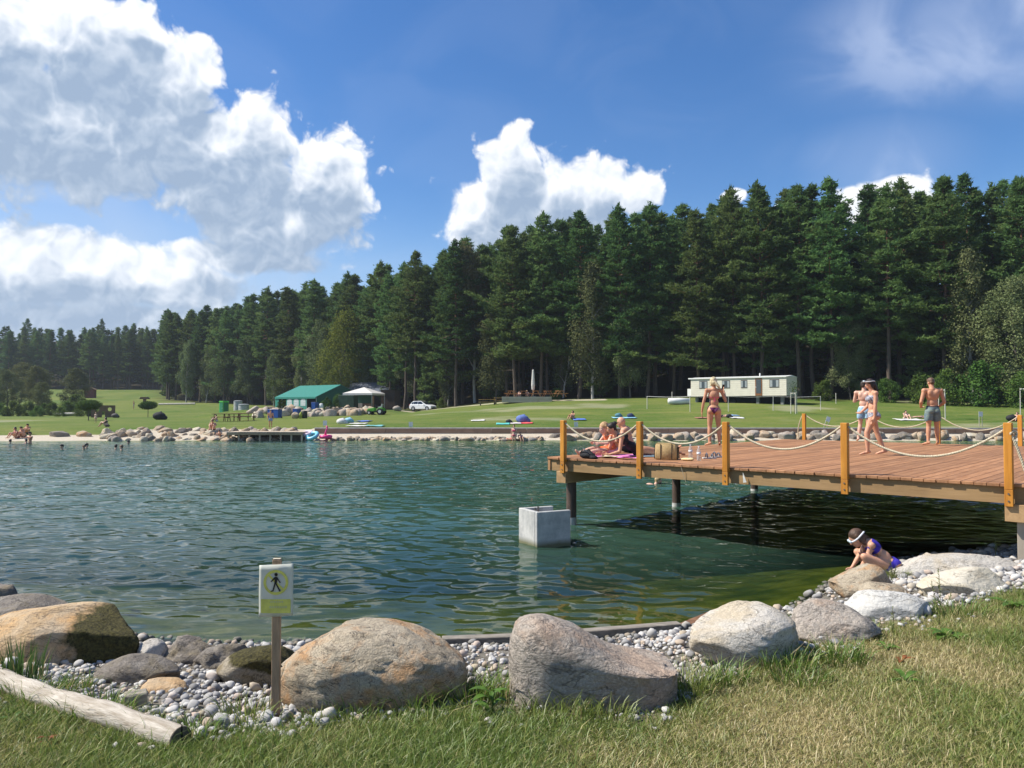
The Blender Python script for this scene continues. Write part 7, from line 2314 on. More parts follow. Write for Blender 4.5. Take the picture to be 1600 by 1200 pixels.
    MB().add(V, [(5, 6, 4), (6, 7, 4), (7, 8, 4), (8, 5, 4), (0, 1, 6, 5), (1, 2, 7, 6), (2, 3, 8, 7), (3, 0, 5, 8)]).build('canopy_top', white, e)
    for s in (-1, 1):
        for t in (-1, 1): MB().tube([(s * w * 0.97, t * w * 0.97, 0), (s * w * 0.97, t * w * 0.97, 2.4)], 0.035, 6).build('pole', steel, e)
    MB().box((0.9, 1.2, 1.0), (0.12, 0.5, 2.0)).build('hanging_cloth', pmat('orange_cloth', (0.42, 0.26, 0.17), 0.8), e)
    MB().box((-0.9, w * 0.9, 1.1), (2.6, 0.05, 2.2)).build('back_sheet', dgreen, e)
    MB().box((0.4, -1.9, 0.5), (3.4, 0.5, 0.9)).build('counter', pmat('counter_wood', (0.14, 0.085, 0.055), 0.8, 0.2), e)
    MB().box((0.35, -2.18, 0.62), (0.75, 0.05, 0.6)).build('notice', pmat('menu_board', (0.42, 0.37, 0.31), 0.8), e)
    # --- green covered crates in front of the tent gable
    p = gat(538, 112); e = empty('covered_stack', p, R(-12)); tag(e, 'block like stack under a dark green tarpaulin with leafy left side', 'stack')
    MB().box((0.6, 0, 1.05), (2.5, 1.6, 2.1), taper=0.97).build('tarpaulin', pmat('tarp_dark', (0.018, 0.050, 0.030), 0.7, 0.2, 3, 0.3, 6), e, bevel=0.05)
    rng = np.random.default_rng(4)
    u = unit(rng.normal(size=(1500, 3))); C = u * np.array([0.75, 0.9, 1.15]) * (0.75 + 0.35 * rng.random((1500, 1))) + np.array([-0.95, 0, 1.15])
    V, F = leaves(C, u, 0.2, rng); link_mesh('leaf_cover', np_mesh('leaf_cover', V, F), LEAF_DARK, e)['kind'] = 'stuff'
    # --- terrace boulders
    mats = [ROCK_SHORE, ROCK_TAN, ROCK_CREAM, ROCK_PINK]
    rr = np.random.default_rng(61)
    labels = ['terrace boulder in the stone wall below the green tent', 'terrace boulder in the stone wall below the kiosk']
    for k in range(52):
        px = 398 + (582 - 398) * (k + rr.random()) / 52
        row = rr.integers(0, 3)
        Yb = 98 + row * 1.7 + rr.random()
        p = gat(px, Yb)
        V, F, U = rock_shape(1000 + k, 1.2 + 1.1 * rr.random(), 1.1, 0.75 + 0.55 * rr.random(), sub=3, facets=11, cut=0.62, rough=0.12)
        o = link_mesh('terrace_boulder', np_mesh('terrace_boulder', V, F, True), mats[rr.integers(4)])
        o.location = (p.x, p.y, p.z - 0.25); o.rotation_euler = (rr.normal() * 0.15, rr.normal() * 0.25, rr.normal() * 0.6)
        tag(o, labels[0] if px < 500 else labels[1], 'boulder', labels[0].replace('boulder', 'boulders') if px < 500 else labels[1].replace('boulder', 'boulders'))
    shr = broad_meshes(590, 4.0, 1.5, 0.02, 1800, 0.24, 0.2, 12, 1.0)
    for px, H, lab in ((441, 1.9, 'small bush among the terrace boulders left of the tent'), (512, 2.2, 'dark bush among the terrace boulders under the tarpaulin'), (527, 1.4, 'low bush right of the dark terrace bush')):
        place_tree('shrub', shr, (GREY_BARK, LEAF_DARK), gat(px, 100.5), H / 4.0, px, lab, 'shrub')
    # --- wheelie bins
    def bin_(px, Y, col, label, name='wheelie_bin', s=1.0, lift=0.0):
        p = gat(px, Y, lift); e = empty(name, p, R(-20)); tag(e, label, 'bin', 'bins by the terrace')
        m = pmat('bin_%d' % int(col[2] * 99 + col[0] * 9), col, 0.45, 0.06)
        MB().box((0, 0, 0.52 * s), (0.62 * s, 0.72 * s, 0.96 * s), taper=1.14).build('tub', m, e, bevel=0.02)
        MB().box((0, 0, 1.045 * s), (0.76 * s, 0.86 * s, 0.08 * s)).build('lid', m, e, bevel=0.015)
        for q in (-1, 1): MB().tube([(q * 0.30 * s, 0.34 * s, 0.1 * s), (q * 0.36 * s, 0.34 * s, 0.1 * s)], 0.1 * s, 12).build('wheel', pmat('bin_wheel', (0.02, 0.02, 0.02), 0.8), e)
    blue = (0.02, 0.085, 0.34)
    bin_(425, 93, blue, 'left one of the two blue bins before the terrace boulders'); bin_(434, 92.5, blue, 'right one of the two blue bins before the terrace boulders')
    bin_(464, 95, blue, 'single blue bin half hidden by terrace boulders'); bin_(492, 112, blue, 'blue bin beside the tent entrance')
    p = gat(476, 86); e = empty('dark_barrel', p); tag(e, 'dark barrel standing on the lawn below the terrace', 'barrel')
    MB().lathe([(0.28, 0), (0.31, 0.1), (0.32, 0.4), (0.31, 0.7), (0.28, 0.82)], seg=16).build('barrel_body', pmat('barrel_green', (0.03, 0.035, 0.03), 0.6), e, smooth=True)
    MB().lathe([(0.29, 0.82), (0.29, 0.85)], seg=16).build('barrel_lid', dark, e)
    V, F, U = rock_shape(1090, 0.9, 0.7, 0.75, sub=3, facets=10, cut=0.6)
    o = link_mesh('rock', np_mesh('rock', V, F, True), ROCK_TAN); o.location = gat(461, 85.5); tag(o, 'brown rock standing left of the yellow sack', 'rock')
    p = gat(470, 85.6)
    B = Body(); B.ell((0, 0, 0.34), (0.18, 0.18, 0.36)); B.ell((0.05, 0, 0.66), (0.08, 0.08, 0.14)); B.ell((-0.04, 0, 0.12), (0.22, 0.2, 0.14))
    o = link_mesh('sack', B.mesh('sack', 0.03, 3), cloth('yellow_sack', (0.38, 0.42, 0.06), 0.2)); o.location = p; tag(o, 'yellow green sack leaning between rock and barrel', 'sack')
    o = MB().box((0, 0, 0.45), (0.7, 0.4, 0.9), taper=0.7).build('white_sack', pmat('white_bag', (0.72, 0.72, 0.70), 0.7, 0.1), bevel=0.08, smooth=True); o.location = gat(502, 112); tag(o, 'white sack beside the blue bin at the tent', 'sack')
    # --- ride-on mower
    p = gat(588, 99); e = empty('lawn_tractor', p, R(168)); tag(e, 'bright green ride on mower parked before the kiosk', 'mower')
    gm = pmat('mower_green', (0.10, 0.38, 0.025), 0.4, 0.08, spec=0.5); blk = pmat('rubber', (0.018, 0.018, 0.018), 0.85)
    MB().prism([(0.15, 0.45), (1.1, 0.40), (1.18, 0.62), (0.95, 0.82), (0.2, 0.92)], -0.36, 0.36).build('bonnet', gm, e, bevel=0.03)
    MB().prism([(-1.15, 0.50), (-0.25, 0.42), (-0.2, 0.62), (-0.5, 0.90), (-1.0, 0.88)], -0.5, 0.5).build('rear_body', gm, e, bevel=0.03)
    MB().prism([(-0.2, 0.32), (0.2, 0.32), (0.2, 0.42), (-0.2, 0.46)], -0.45, 0.45).build('footplate', blk, e)
    MB().prism([(-0.72, 0.92), (-0.28, 0.92), (-0.30, 1.0), (-0.66, 1.04), (-0.80, 1.38), (-0.90, 1.38), (-0.84, 0.95)], -0.22, 0.22).build('seat', pmat('seat_grey', (0.45, 0.45, 0.45), 0.6), e, bevel=0.02)
    MB().tube([(0.2, 0, 0.9), (-0.02, 0, 1.15)], 0.03, 6).build('steering_column', blk, e)
    tt = torus_mesh((0, 0, 0), 0.19, 0.025); o = tt.build('steering_wheel', blk, e, smooth=True); o.location = (-0.03, 0, 1.17); o.rotation_euler = (0, -0.6, 0)
    for (x, r_, w_) in ((0.78, 0.27, 0.18), (-0.72, 0.42, 0.28)):
        for s in (-1, 1):
            o = MB().tube([(x, s * 0.40, r_), (x, s * (0.40 + w_), r_)], r_, 16).build('wheel', blk, e)
            MB().tube([(x, s * (0.41 + w_), r_), (x, s * (0.415 + w_), r_)], r_ * 0.5, 12).build('rim', pmat('rim_white', (0.7, 0.7, 0.66), 0.5), o)
    # --- white hatchback
    p = gpt(661, 640.5); Yc = 116.0; p = gat(661, Yc)
    car('white small hatchback parked on the upper lawn near the forest', p, R(-27))
    # --- portable toilet, tanks
    p = gat(350, 131); e = empty('portable_toilet', p, R(-35)); tag(e, 'bright green portable toilet on the left lawn', 'toilet')
    lg = pmat('toilet_green', (0.10, 0.50, 0.06), 0.4, 0.05); lg2 = pmat('toilet_door', (0.03, 0.20, 0.10), 0.5, 0.15)
    MB().box((0, 0, 1.08), (1.12, 1.12, 2.1)).build('cabin', lg, e, bevel=0.03)
    d = MB().box((0.05, -0.58, 1.05), (0.86, 0.03, 1.9)).build('door', lg2, e); MB().box((0.38, -0.61, 1.05), (0.05, 0.03, 0.16)).build('handle', fr, d)
    MB().box((0.585, 0, 1.05), (0.03, 0.9, 1.9)).build('side_panel', lg2, e)
    MB().prism([(-0.62, 2.13), (0.62, 2.13), (0.5, 2.28), (-0.5, 2.28)], -0.62, 0.62).build('roof', lg, e, bevel=0.02)
    tg = pmat('tank_grey', (0.42, 0.43, 0.42), 0.7, 0.12, 2); tgd = pmat('tank_lid_grey', (0.22, 0.24, 0.24), 0.8)  # lids in a darker grey than the tank bodies
    for px, Y, h, r_, lab in ((372, 133, 2.15, 0.72, 'taller grey water tank behind the shorter one'), (381, 129, 1.65, 0.85, 'shorter grey water tank in front')):
        p = gat(px, Y); e = empty('water_tank', p); tag(e, lab, 'tank', 'grey water tanks')
        MB().lathe([(r_ * 0.94, 0), (r_, 0.15), (r_, h * 0.55), (r_ * 0.98, h * 0.56), (r_ * 0.98, h * 0.60), (r_, h * 0.61), (r_, h - 0.12)], seg=20).build('tank_body', tg, e, smooth=False)
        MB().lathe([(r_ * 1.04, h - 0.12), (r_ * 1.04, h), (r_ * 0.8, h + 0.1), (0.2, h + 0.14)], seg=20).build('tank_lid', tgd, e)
    # --- picnic tables
    pic = wood_mat('picnic_wood', (0.16, 0.085, 0.05), (0.24, 0.13, 0.075), (0.09, 0.05, 0.03), 0, 1.0, 0.85, 0.2)
    for k, (px, Y) in enumerate(((347, 77), (362, 77.4), (377, 77.8), (386, 80))):
        picnic(gat(px, Y), R(8 + 5 * k), pic, ['leftmost', 'second', 'third', 'rearmost'][k] + ' of the dark picnic tables before the portable toilet', 'dark picnic tables')
def torus_mesh(c, R0, r, seg=20, s2=8):
    mb = MB(); vs = []; fs = []
    for i in range(seg):
        t = 2 * math.pi * i / seg
        for j in range(s2):
            u = 2 * math.pi * j / s2
            vs.append((c[0] + (R0 + r * math.cos(u)) * math.cos(t), c[1] + (R0 + r * math.cos(u)) * math.sin(t), c[2] + r * math.sin(u)))
    for i in range(seg):
        for j in range(s2):
            fs.append((i * s2 + j, ((i + 1) % seg) * s2 + j, ((i + 1) % seg) * s2 + (j + 1) % s2, i * s2 + (j + 1) % s2))
    return mb.add(vs, fs)
def picnic(p, rz, mat, label, group):
    e = empty('picnic_table', p, rz); tag(e, label, 'picnic table', group)
    for k in range(4): MB().box((0, -0.30 + 0.2 * k, 0.75), (1.8, 0.18, 0.045)).build('top_board', mat, e)
    for s in (-1, 1):
        for q in (-0.05, 0.09): MB().box((0, s * (0.70 + q), 0.44), (1.8, 0.13, 0.045)).build('bench_board', mat, e)
        MB().bar((s * 0.68, -0.62, 0.0), (s * 0.68, -0.22, 0.72), 0.08, 0.06, up=(1, 0, 0)).build('leg', mat, e)
        MB().bar((s * 0.68, 0.62, 0.0), (s * 0.68, 0.22, 0.72), 0.08, 0.06, up=(1, 0, 0)).build('leg', mat, e)
        MB().box((s * 0.62, 0, 0.39), (0.05, 1.6, 0.08)).build('crossbar', mat, e)
def car(label, p, rz):
    e = empty('parked_car', p, rz); tag(e, label, 'car')
    paint = pmat('white_car_paint', (0.74, 0.75, 0.75), 0.25, 0.03, spec=0.6); glass = pmat('car_glass', (0.015, 0.02, 0.024), 0.06, 0.05, spec=0.8); blk = pmat('car_black', (0.02, 0.02, 0.022), 0.6); alu = pmat('alloy', (0.5, 0.5, 0.5), 0.35, 0.05, metal=0.7)
    # side profile (x forward), lower body then cabin
    W = 0.84
    body = [(-1.98, 0.30), (-1.97, 0.62), (-1.90, 0.90), (-1.1, 0.96), (0.72, 0.94), (1.35, 0.86), (1.85, 0.70), (1.99, 0.52), (1.98, 0.30), (1.70, 0.22), (-1.75, 0.22)]
    MB().prism(body, -W, W).build('body', paint, e, bevel=0.06, smooth=False)
    def cab(x0, z0, x1, z1, x2, z2, x3, z3, wi, wo):
        # trapezoid cabin narrowing upwards
        V = [(x0, -wo, z0), (x1, -wi, z1), (x2, -wi, z2), (x3, -wo, z3), (x0, wo, z0), (x1, wi, z1), (x2, wi, z2), (x3, wo, z3)]
        return MB().add(V, [(0, 1, 2, 3), (7, 6, 5, 4), (0, 4, 5, 1), (1, 5, 6, 2), (2, 6, 7, 3), (3, 7, 4, 0)])
    cab(-1.86, 0.90, -1.42, 1.42, 0.02, 1.45, 0.98, 0.90, 0.62, 0.79).build('cabin', paint, e, bevel=0.04)
    for s in (-1, 1):
        y = s * 0.792
        def win(pts, nm='side_window'):
            V = [(x, s * (0.80 - 0.17 * (z - 0.92) / 0.53 + 0.012), z) for x, z in pts]
            V2 = [(x, y_ - s * 0.02, z) for x, y_, z in V]
            n = len(V); MB().add(V + V2, [tuple(range(n)), tuple(reversed(range(n, 2 * n)))] + [(i, i + n, (i + 1) % n + n, (i + 1) % n) for i in range(n)]).build(nm, glass, e)
        win([(-0.42, 0.98), (0.62, 0.98), (0.08, 1.37), (-0.42, 1.37)]); win([(-1.25, 0.98), (-0.50, 0.98), (-0.50, 1.37), (-1.15, 1.36)]); win([(-1.62, 0.99), (-1.33, 0.98), (-1.23, 1.33), (-1.38, 1.33)])
        for x in (-1.22, 1.25):
            MB().tube([(x, s * 0.70, 0.30), (x, s * 0.855, 0.30)], 0.36, 20).build('wheel_arch', blk, e)
            o = MB().tube([(x, s * 0.66, 0.30), (x, s * 0.865, 0.30)], 0.30, 20).build('wheel', blk, e)
            MB().tube([(x, s * 0.866, 0.30), (x, s * 0.872, 0.30)], 0.195, 14).build('rim', alu, o)
        MB().box((0.62, s * 0.92, 1.0), (0.16, 0.16, 0.12)).build('door_mirror', paint, e, bevel=0.02)
        MB().box((1.90, s * 0.60, 0.62), (0.14, 0.36, 0.16)).build('headlight', pmat('lamp_glass', (0.6, 0.62, 0.64), 0.1, 0.05, spec=0.8), e, bevel=0.02)
        MB().box((-1.95, s * 0.68, 0.82), (0.08, 0.22, 0.30)).build('tail_light', pmat('tail_red', (0.35, 0.02, 0.02), 0.2), e, bevel=0.01)
        d = MB().box((0.12, s * 0.845, 0.62), (1.02, 0.012, 0.5)).build('door', paint, e); MB().box((-0.22, s * 0.858, 0.84), (0.18, 0.02, 0.03)).build('handle', blk, d)
    MB().add([(0.10, -0.60, 1.40), (0.10, 0.60, 1.40), (0.95, 0.74, 0.95), (0.95, -0.74, 0.95), (0.13, -0.60, 1.42), (0.13, 0.60, 1.42), (0.99, 0.74, 0.96), (0.99, -0.74, 0.96)],
             [(0, 1, 2, 3), (7, 6, 5, 4), (0, 4, 5, 1), (1, 5, 6, 2), (2, 6, 7, 3), (3, 7, 4, 0)]).build('windscreen', glass, e)
    MB().box((1.985, 0, 0.56), (0.03, 0.7, 0.10)).build('grille', blk, e); MB().box((1.995, 0, 0.36), (0.03, 1.3, 0.12)).build('bumper_vent', blk, e); MB().box((2.01, 0, 0.46), (0.02, 0.5, 0.09)).build('number_plate', pmat('plate_white', (0.7, 0.7, 0.7), 0.5), e)
build_camp()

def build_right_lawn():
    white = pmat('caravan_panel', (0.72, 0.67, 0.54), 0.55, 0.05, 2); trim = pmat('caravan_trim', (0.78, 0.77, 0.73), 0.5, 0.04); side = white
    brown = pmat('door_frame_brown', (0.24, 0.10, 0.035), 0.6, 0.1); glass = pmat('window_glass', (0.05, 0.065, 0.07), 0.08, 0.1, spec=0.8); cur = pmat('net_curtain', (0.34, 0.37, 0.37), 0.8, 0.1)
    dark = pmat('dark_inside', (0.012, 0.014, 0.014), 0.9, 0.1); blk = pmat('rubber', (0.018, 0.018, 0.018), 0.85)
    # --- static caravan: origin at the right front corner
    Y = 78.0
    c = at(1229, 622, Y); z = gz(c.x, Y)
    phi = R(-40)
    e = empty('static_caravan', (c.x, Y, z), phi); tag(e, 'long cream static caravan with brown door at the forest edge', 'caravan')
    zt = at(1229, 588, Y).z - z; zb = at(1229, 618, Y).z - z
    Lx, D = 10.6, 3.0
    # body in clapboard strips: front side boards one by one
    nb = 9
    MB().box((-Lx / 2, D / 2 + 0.02, (zt + zb) / 2), (Lx - 0.04, D - 0.06, zt - zb - 0.02)).build('core_wall', white, e)
    for k in range(nb):
        hh = (zt - zb) / nb
        MB().box((-Lx / 2, 0.012, zb + hh * (k + 0.5)), (Lx, 0.05, hh - 0.012)).build('panel', white, e)
        MB().box((-0.005, D / 2, zb + hh * (k + 0.5)), (0.05, D - 0.12, hh - 0.012)).build('panel', white, e)
    MB().prism([(-0.12, zt), (D + 0.12, zt), (D / 2, zt + 0.16)], -Lx - 0.25, 0.06, axis='x').build('roof', trim, e)
    MB().box((-Lx / 2 - 0.1, -0.10, zt + 0.0), (Lx + 0.3, 0.05, 0.13)).build('gutter_board', trim, e)
    MB().tube([(-3.0, 0.6, zt), (-3.0, 0.6, zt + 0.42)], 0.07, 8).build('flue', trim, e)
    MB().box((-Lx - 0.30, 1.0, zb + 0.45), (0.55, 1.4, 0.8)).build('gas_locker', trim, e)
    hw = zt - zb
    def window(x0, x1, z0, z1):
        w = MB().box(((x0 + x1) / 2, -0.022, (z0 + z1) / 2), (x1 - x0, 0.03, z1 - z0)).build('window', brown if False else pmat('window_frame_grey', (0.16, 0.13, 0.10), 0.6), e)
        g = MB().box(((x0 + x1) / 2, -0.040, (z0 + z1) / 2), (x1 - x0 - 0.14, 0.012, z1 - z0 - 0.14)).build('pane', glass, w)
        for q in (0.18, 0.82): MB().box((x0 + (x1 - x0) * q, -0.0475, (z0 + z1) / 2), ((x1 - x0) * 0.26, 0.004, z1 - z0 - 0.18)).build('curtain', cur, w)
    for f0, f1 in ((0.005 + 0.09, 0.185), (0.345, 0.43), (0.545, 0.61), (0.835, 0.93)):
        window(-Lx + Lx * f0, -Lx + Lx * f1, zb + hw * 0.42, zb + hw * 0.86)
    d0, d1 = -Lx + Lx * 0.692, -Lx + Lx * 0.762
    d = MB().box(((d0 + d1) / 2, -0.022, zb + hw * 0.47), (d1 - d0, 0.034, hw * 0.92)).build('door', brown, e)
    MB().box(((d0 + d1) / 2, -0.045, zb + hw * 0.50), (d1 - d0 - 0.22, 0.014, hw * 0.74)).build('pane', glass, d)
    MB().box((d0 + 0.09, -0.06, zb + hw * 0.46), (0.04, 0.03, 0.14)).build('handle', trim, d)
    MB().box((-Lx / 2, 0.9, zb / 2 - 0.05), (Lx - 0.5, 0.12, 0.22)).build('chassis', dark, e)
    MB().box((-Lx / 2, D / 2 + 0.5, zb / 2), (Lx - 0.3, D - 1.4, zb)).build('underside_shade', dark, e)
    for x in (-Lx * 0.56, -Lx * 0.63): MB().tube([(x, 0.35, 0.30), (x, 0.58, 0.30)], 0.30, 16).build('wheel', blk, e)
    for x in (-0.6, -Lx * 0.3, -Lx * 0.8, -Lx + 0.5): MB().box((x, 0.5, zb / 2), (0.3, 0.3, zb)).build('support_block', pmat('block_grey', (0.2, 0.2, 0.19), 0.9), e)
    # --- rolled white tarp beside it
    p = gat(1061, 82); o = MB().lathe([(0.05, -1.25), (0.32, -1.15), (0.36, 0), (0.32, 1.15), (0.05, 1.25)], seg=14).build('white_roll', pmat('white_tarp', (0.75, 0.74, 0.70), 0.6, 0.06, 2), smooth=True)
    o.location = (p.x, p.y, p.z + 0.34); o.rotation_euler = (0, math.pi / 2, 0.15); tag(o, 'white rolled tarpaulin lying left of the caravan', 'tarpaulin')
    # --- volleyball net and rope fence posts
    pole = pmat('pale_pole', (0.62, 0.58, 0.50), 0.8, 0.1)
    def pole_(px, yt, yb, Y, label, cat='post', group=None, r=0.035):
        p = at(px, yt, Y); z = gz(p.x, Y)
        o = MB().tube([(0, 0, -0.1), (0, 0, p.z - z)], r, 8).build('lawn_post', pole); o.location = (p.x, Y, z); tag(o, label, cat, group); return Vector((p.x, Y, p.z))
    a = pole_(1011, 619, 632, 76, 'left post of the net on the upper lawn', 'post', 'pale posts on the right lawn')
    pts = [a]
    for px, lab in ((1078, 'pale post at the left end of the caravan'), (1138, 'pale post in front of the caravan middle'), (1208, 'pale post in front of the caravan door end'), (1282, 'pale post right of the caravan')):
        pts.append(pole_(px, 619, 632, 70, lab, 'post', 'pale posts on the right lawn'))
    pole_(1306, 614, 626, 80, 'short pale post near the forest foot', 'post', 'pale posts on the right lawn'); pole_(1050, 612, 626, 84, 'thin pale post behind the white roll', 'post', 'pale posts on the right lawn')
    mb = MB()
    for p, q in zip(pts[:-1], pts[1:]): mb.tube([p - Vector((0, 0, 0.03)), (p + q) / 2 - Vector((0, 0, 0.09)), q - Vector((0, 0, 0.03))], 0.016, 5)
    o = mb.build('boundary_line', pmat('white_line', (0.7, 0.68, 0.62), 0.7)); tag(o, 'white boundary line strung between the pale posts', 'line')
    # --- staked saplings
    for px, yt, Y, lab in ((1241, 613, 66, 'staked sapling on the lawn right of the caravan'), (1473, 608, 60, 'staked sapling behind the young man'), (1601, 606, 58, 'staked sapling at the right edge')):
        p = at(px, yt, Y); z = gz(p.x, Y); h = p.z - z
        e = empty('staked_sapling', (p.x, Y, z), 0.5); tag(e, lab, 'sapling', 'staked saplings on the right lawn')
        for k in range(3):
            t = k * 2.094; MB().tube([(0.30 * math.cos(t), 0.30 * math.sin(t), -0.1), (0.28 * math.cos(t), 0.28 * math.sin(t), h)], 0.032, 7).build('stake', pole, e)
        for k in range(3):
            t, u = k * 2.094, (k + 1) * 2.094; MB().bar((0.28 * math.cos(t), 0.28 * math.sin(t), h - 0.08), (0.28 * math.cos(u), 0.28 * math.sin(u), h - 0.08), 0.03, 0.06).build('crossbar', pole, e)
        MB().tube([(0, 0, 0), (0.02, 0, h * 0.7), (0, 0.02, h * 1.25)], [0.02, 0.015, 0.006], 6).build('stem', GREY_BARK, e)
        rng = np.random.default_rng(px); n = 240; C = rng.normal(size=(n, 3)) * np.array([0.22, 0.22, 0.35]) + np.array([0, 0, h * 1.15])
        V, F = leaves(C, unit(rng.normal(size=(n, 3)) + np.array([0, 0, 0.6])), 0.11, rng); link_mesh('foliage', np_mesh('foliage', V, F), LEAF_GREEN, e)['kind'] = 'stuff'
    # --- picnic terrace in front of the trees
    pal = wood_mat('pale_board', (0.50, 0.42, 0.32), (0.58, 0.50, 0.39), (0.38, 0.30, 0.22), 0, 1.0, 0.9, 0.1)
    Y = 97.0
    a = at(784, 628, Y); b = at(862, 628, Y); z = gz((a.x + b.x) / 2, Y)
    e = empty('wooden_terrace', ((a.x + b.x) / 2, Y, z)); tag(e, 'raised terrace with pale board front before the forest', 'terrace')
    W = b.x - a.x; h = at(800, 621, Y).z - z + 0.1
    for k in range(4): MB().box((0, -0.02, h * (k + 0.5) / 4), (W, 0.05, h / 4 - 0.012)).build('board', pal, e)
    MB().box((0, 1.9, h / 2 - 0.03), (W - 0.06, 3.7, h - 0.08)).build('platform', pmat('platform_brown', (0.16, 0.10, 0.065), 0.9, 0.2), e)
    honey = wood_mat('honey_wood', (0.46, 0.21, 0.08), (0.56, 0.28, 0.11), (0.28, 0.12, 0.05), 0, 1.0, 0.7, 0.2)
    for k in range(5):
        picnic(Vector(((a.x + b.x) / 2 - 1.9 + 1.55 * k, Y + 1.6 + 0.5 * (k % 2), z + h + 0.0)), 1.4 + 0.1 * k, honey, ['first', 'second', 'third', 'fourth', 'last'][k] + ' honey coloured picnic table from the left on the terrace', 'honey coloured tables on the terrace')
    yl = wood_mat('yellow_bench', (0.52, 0.33, 0.10), (0.60, 0.40, 0.14), (0.35, 0.20, 0.06), 0, 1.0, 0.7, 0.1)
    for px, lab in ((762, 'left yellow bench set beside the terrace'), (786, 'right yellow bench set beside the terrace')):
        q = gat(px, 98.5 if px < 770 else 99.5); e = empty('bench_set', q, 0.1); tag(e, lab, 'bench set', 'yellow bench sets beside the terrace')
        MB().box((0, 0.4, 0.78), (2.2, 0.6, 0.06)).build('table_top', yl, e); MB().box((0, -0.35, 0.46), (2.2, 0.28, 0.05)).build('bench', yl, e); MB().box((0, 1.15, 0.46), (2.2, 0.28, 0.05)).build('bench', yl, e)
        for s in (-0.9, 0.9):
            MB().box((s, 0.4, 0.375), (0.05, 0.5, 0.75)).build('leg', pmat('leg_dark', (0.04, 0.035, 0.03), 0.7), e)
            for yy in (-0.35, 1.15): MB().box((s, yy, 0.215), (0.05, 0.22, 0.43)).build('leg', pmat('leg_dark', (0.04, 0.035, 0.03), 0.7), e)
    # closed parasol
    q = gat(833, 99); e = empty('closed_parasol', (q.x, q.y, z + h)); tag(e, 'closed white parasol standing on the terrace', 'parasol')
    zp = at(833, 577, 99).z - z - h
    MB().tube([(0, 0, 0), (0, 0, zp)], 0.03, 8).build('pole', pole, e)
    MB().lathe([(0.10, zp - 2.75), (0.20, zp - 2.6), (0.25, zp - 2.0), (0.20, zp - 1.2), (0.16, zp - 0.6), (0.12, zp - 0.15), (0.02, zp)], seg=9).build('folded_cover', pmat('parasol_cloth', (0.66, 0.63, 0.57), 0.8, 0.1, 4, 0.4, 8), e)
    MB().box((0, 0, 0.05), (0.7, 0.7, 0.1)).build('foot', pmat('foot_grey', (0.3, 0.3, 0.3), 0.9), e)
    # gravel path strip along the forest foot
    # --- left meadow: board with holes, fence logs, play things
    bw = pmat('brown_board', (0.19, 0.115, 0.070), 0.85, 0.2, 3)
    p = onz(161, 653, 0.55); e = empty('play_board', (p.x, p.y, gz(p.x, p.y)), R(20)); tag(e, 'brown play wall with two round holes on the left lawn', 'play wall')
    def board_with_holes():
        bm = bmesh.new()
        w, h_ = 3.1, 1.75
        holes = [(-0.75, 1.15, 0.30), (0.85, 1.18, 0.27)]
        # build as a grid with the cells inside a hole left out and a ring snapped to the circle
        n, m_ = 62, 35
        V = {}; me = bpy.data.meshes.new('wall_panel'); vs = []; fs = []
        for j in range(m_ + 1):
            for i in range(n + 1):
                vs.append((-w / 2 + w * i / n, 0, h_ * j / m_))
        for j in range(m_):
            for i in range(n):
                cx = -w / 2 + w * (i + 0.5) / n; cz_ = h_ * (j + 0.5) / m_
                if any((cx - a_) ** 2 + (cz_ - b_) ** 2 < r_ ** 2 for a_, b_, r_ in holes): continue
                if abs(cx - 0.05) < 0.22 and cz_ < 0.9: continue
                q = j * (n + 1) + i; fs.append((q, q + 1, q + n + 2, q + n + 1))
        me.from_pydata(vs, [], fs); me.update()
        o = link_mesh('wall_panel', me, bw, e); sm = o.modifiers.new('t', 'SOLIDIFY'); sm.thickness = 0.09; sm.offset = 0
    board_with_holes()
    for x in (-1.5, 1.5): MB().box((x, 0.12, 0.85), (0.12, 0.12, 1.8)).build('post', bw, e)
    logm = pmat('pale_log', (0.52, 0.48, 0.41), 0.85, 0.15, 4)
    for (pa, pb, Y, lab) in (((248, 632), (305, 629), 165, 'pale log rail at the meadow foot left of the birches'), ((85, 640), (120, 637), 126, 'pale log lying before the left hedge')):
        a_ = gat(pa[0], Y); b_ = gat(pb[0], Y)
        o = MB().tube([a_ + Vector((0, 0, 0.35)), b_ + Vector((0, 0, 0.45))], 0.2, 8).build('log_rail', logm); tag(o, lab, 'log')
    p = gat(226, 166); e = empty('bird_house_stand', p); tag(e, 'small brown roofed stand on the meadow', 'stand')
    MB().box((0, 0, 0.7), (0.5, 0.5, 1.4)).build('body', bw, e); MB().prism([(-0.95, 1.4), (0.95, 1.4), (0.6, 1.85), (-0.6, 1.85)], -0.6, 0.6).build('roof', bw, e)
    p = gat(141, 205); e = empty('red_hut', p, 0.3); tag(e, 'small dark red hut behind the willow bush', 'hut')
    MB().box((0, 0, 1.1), (2.4, 2.4, 2.2)).build('walls', pmat('hut_red', (0.16, 0.045, 0.03), 0.85, 0.15), e); MB().prism([(-1.5, 2.2), (1.5, 2.2), (0, 2.9)], -1.4, 1.4).build('roof', bw, e)
build_right_lawn()

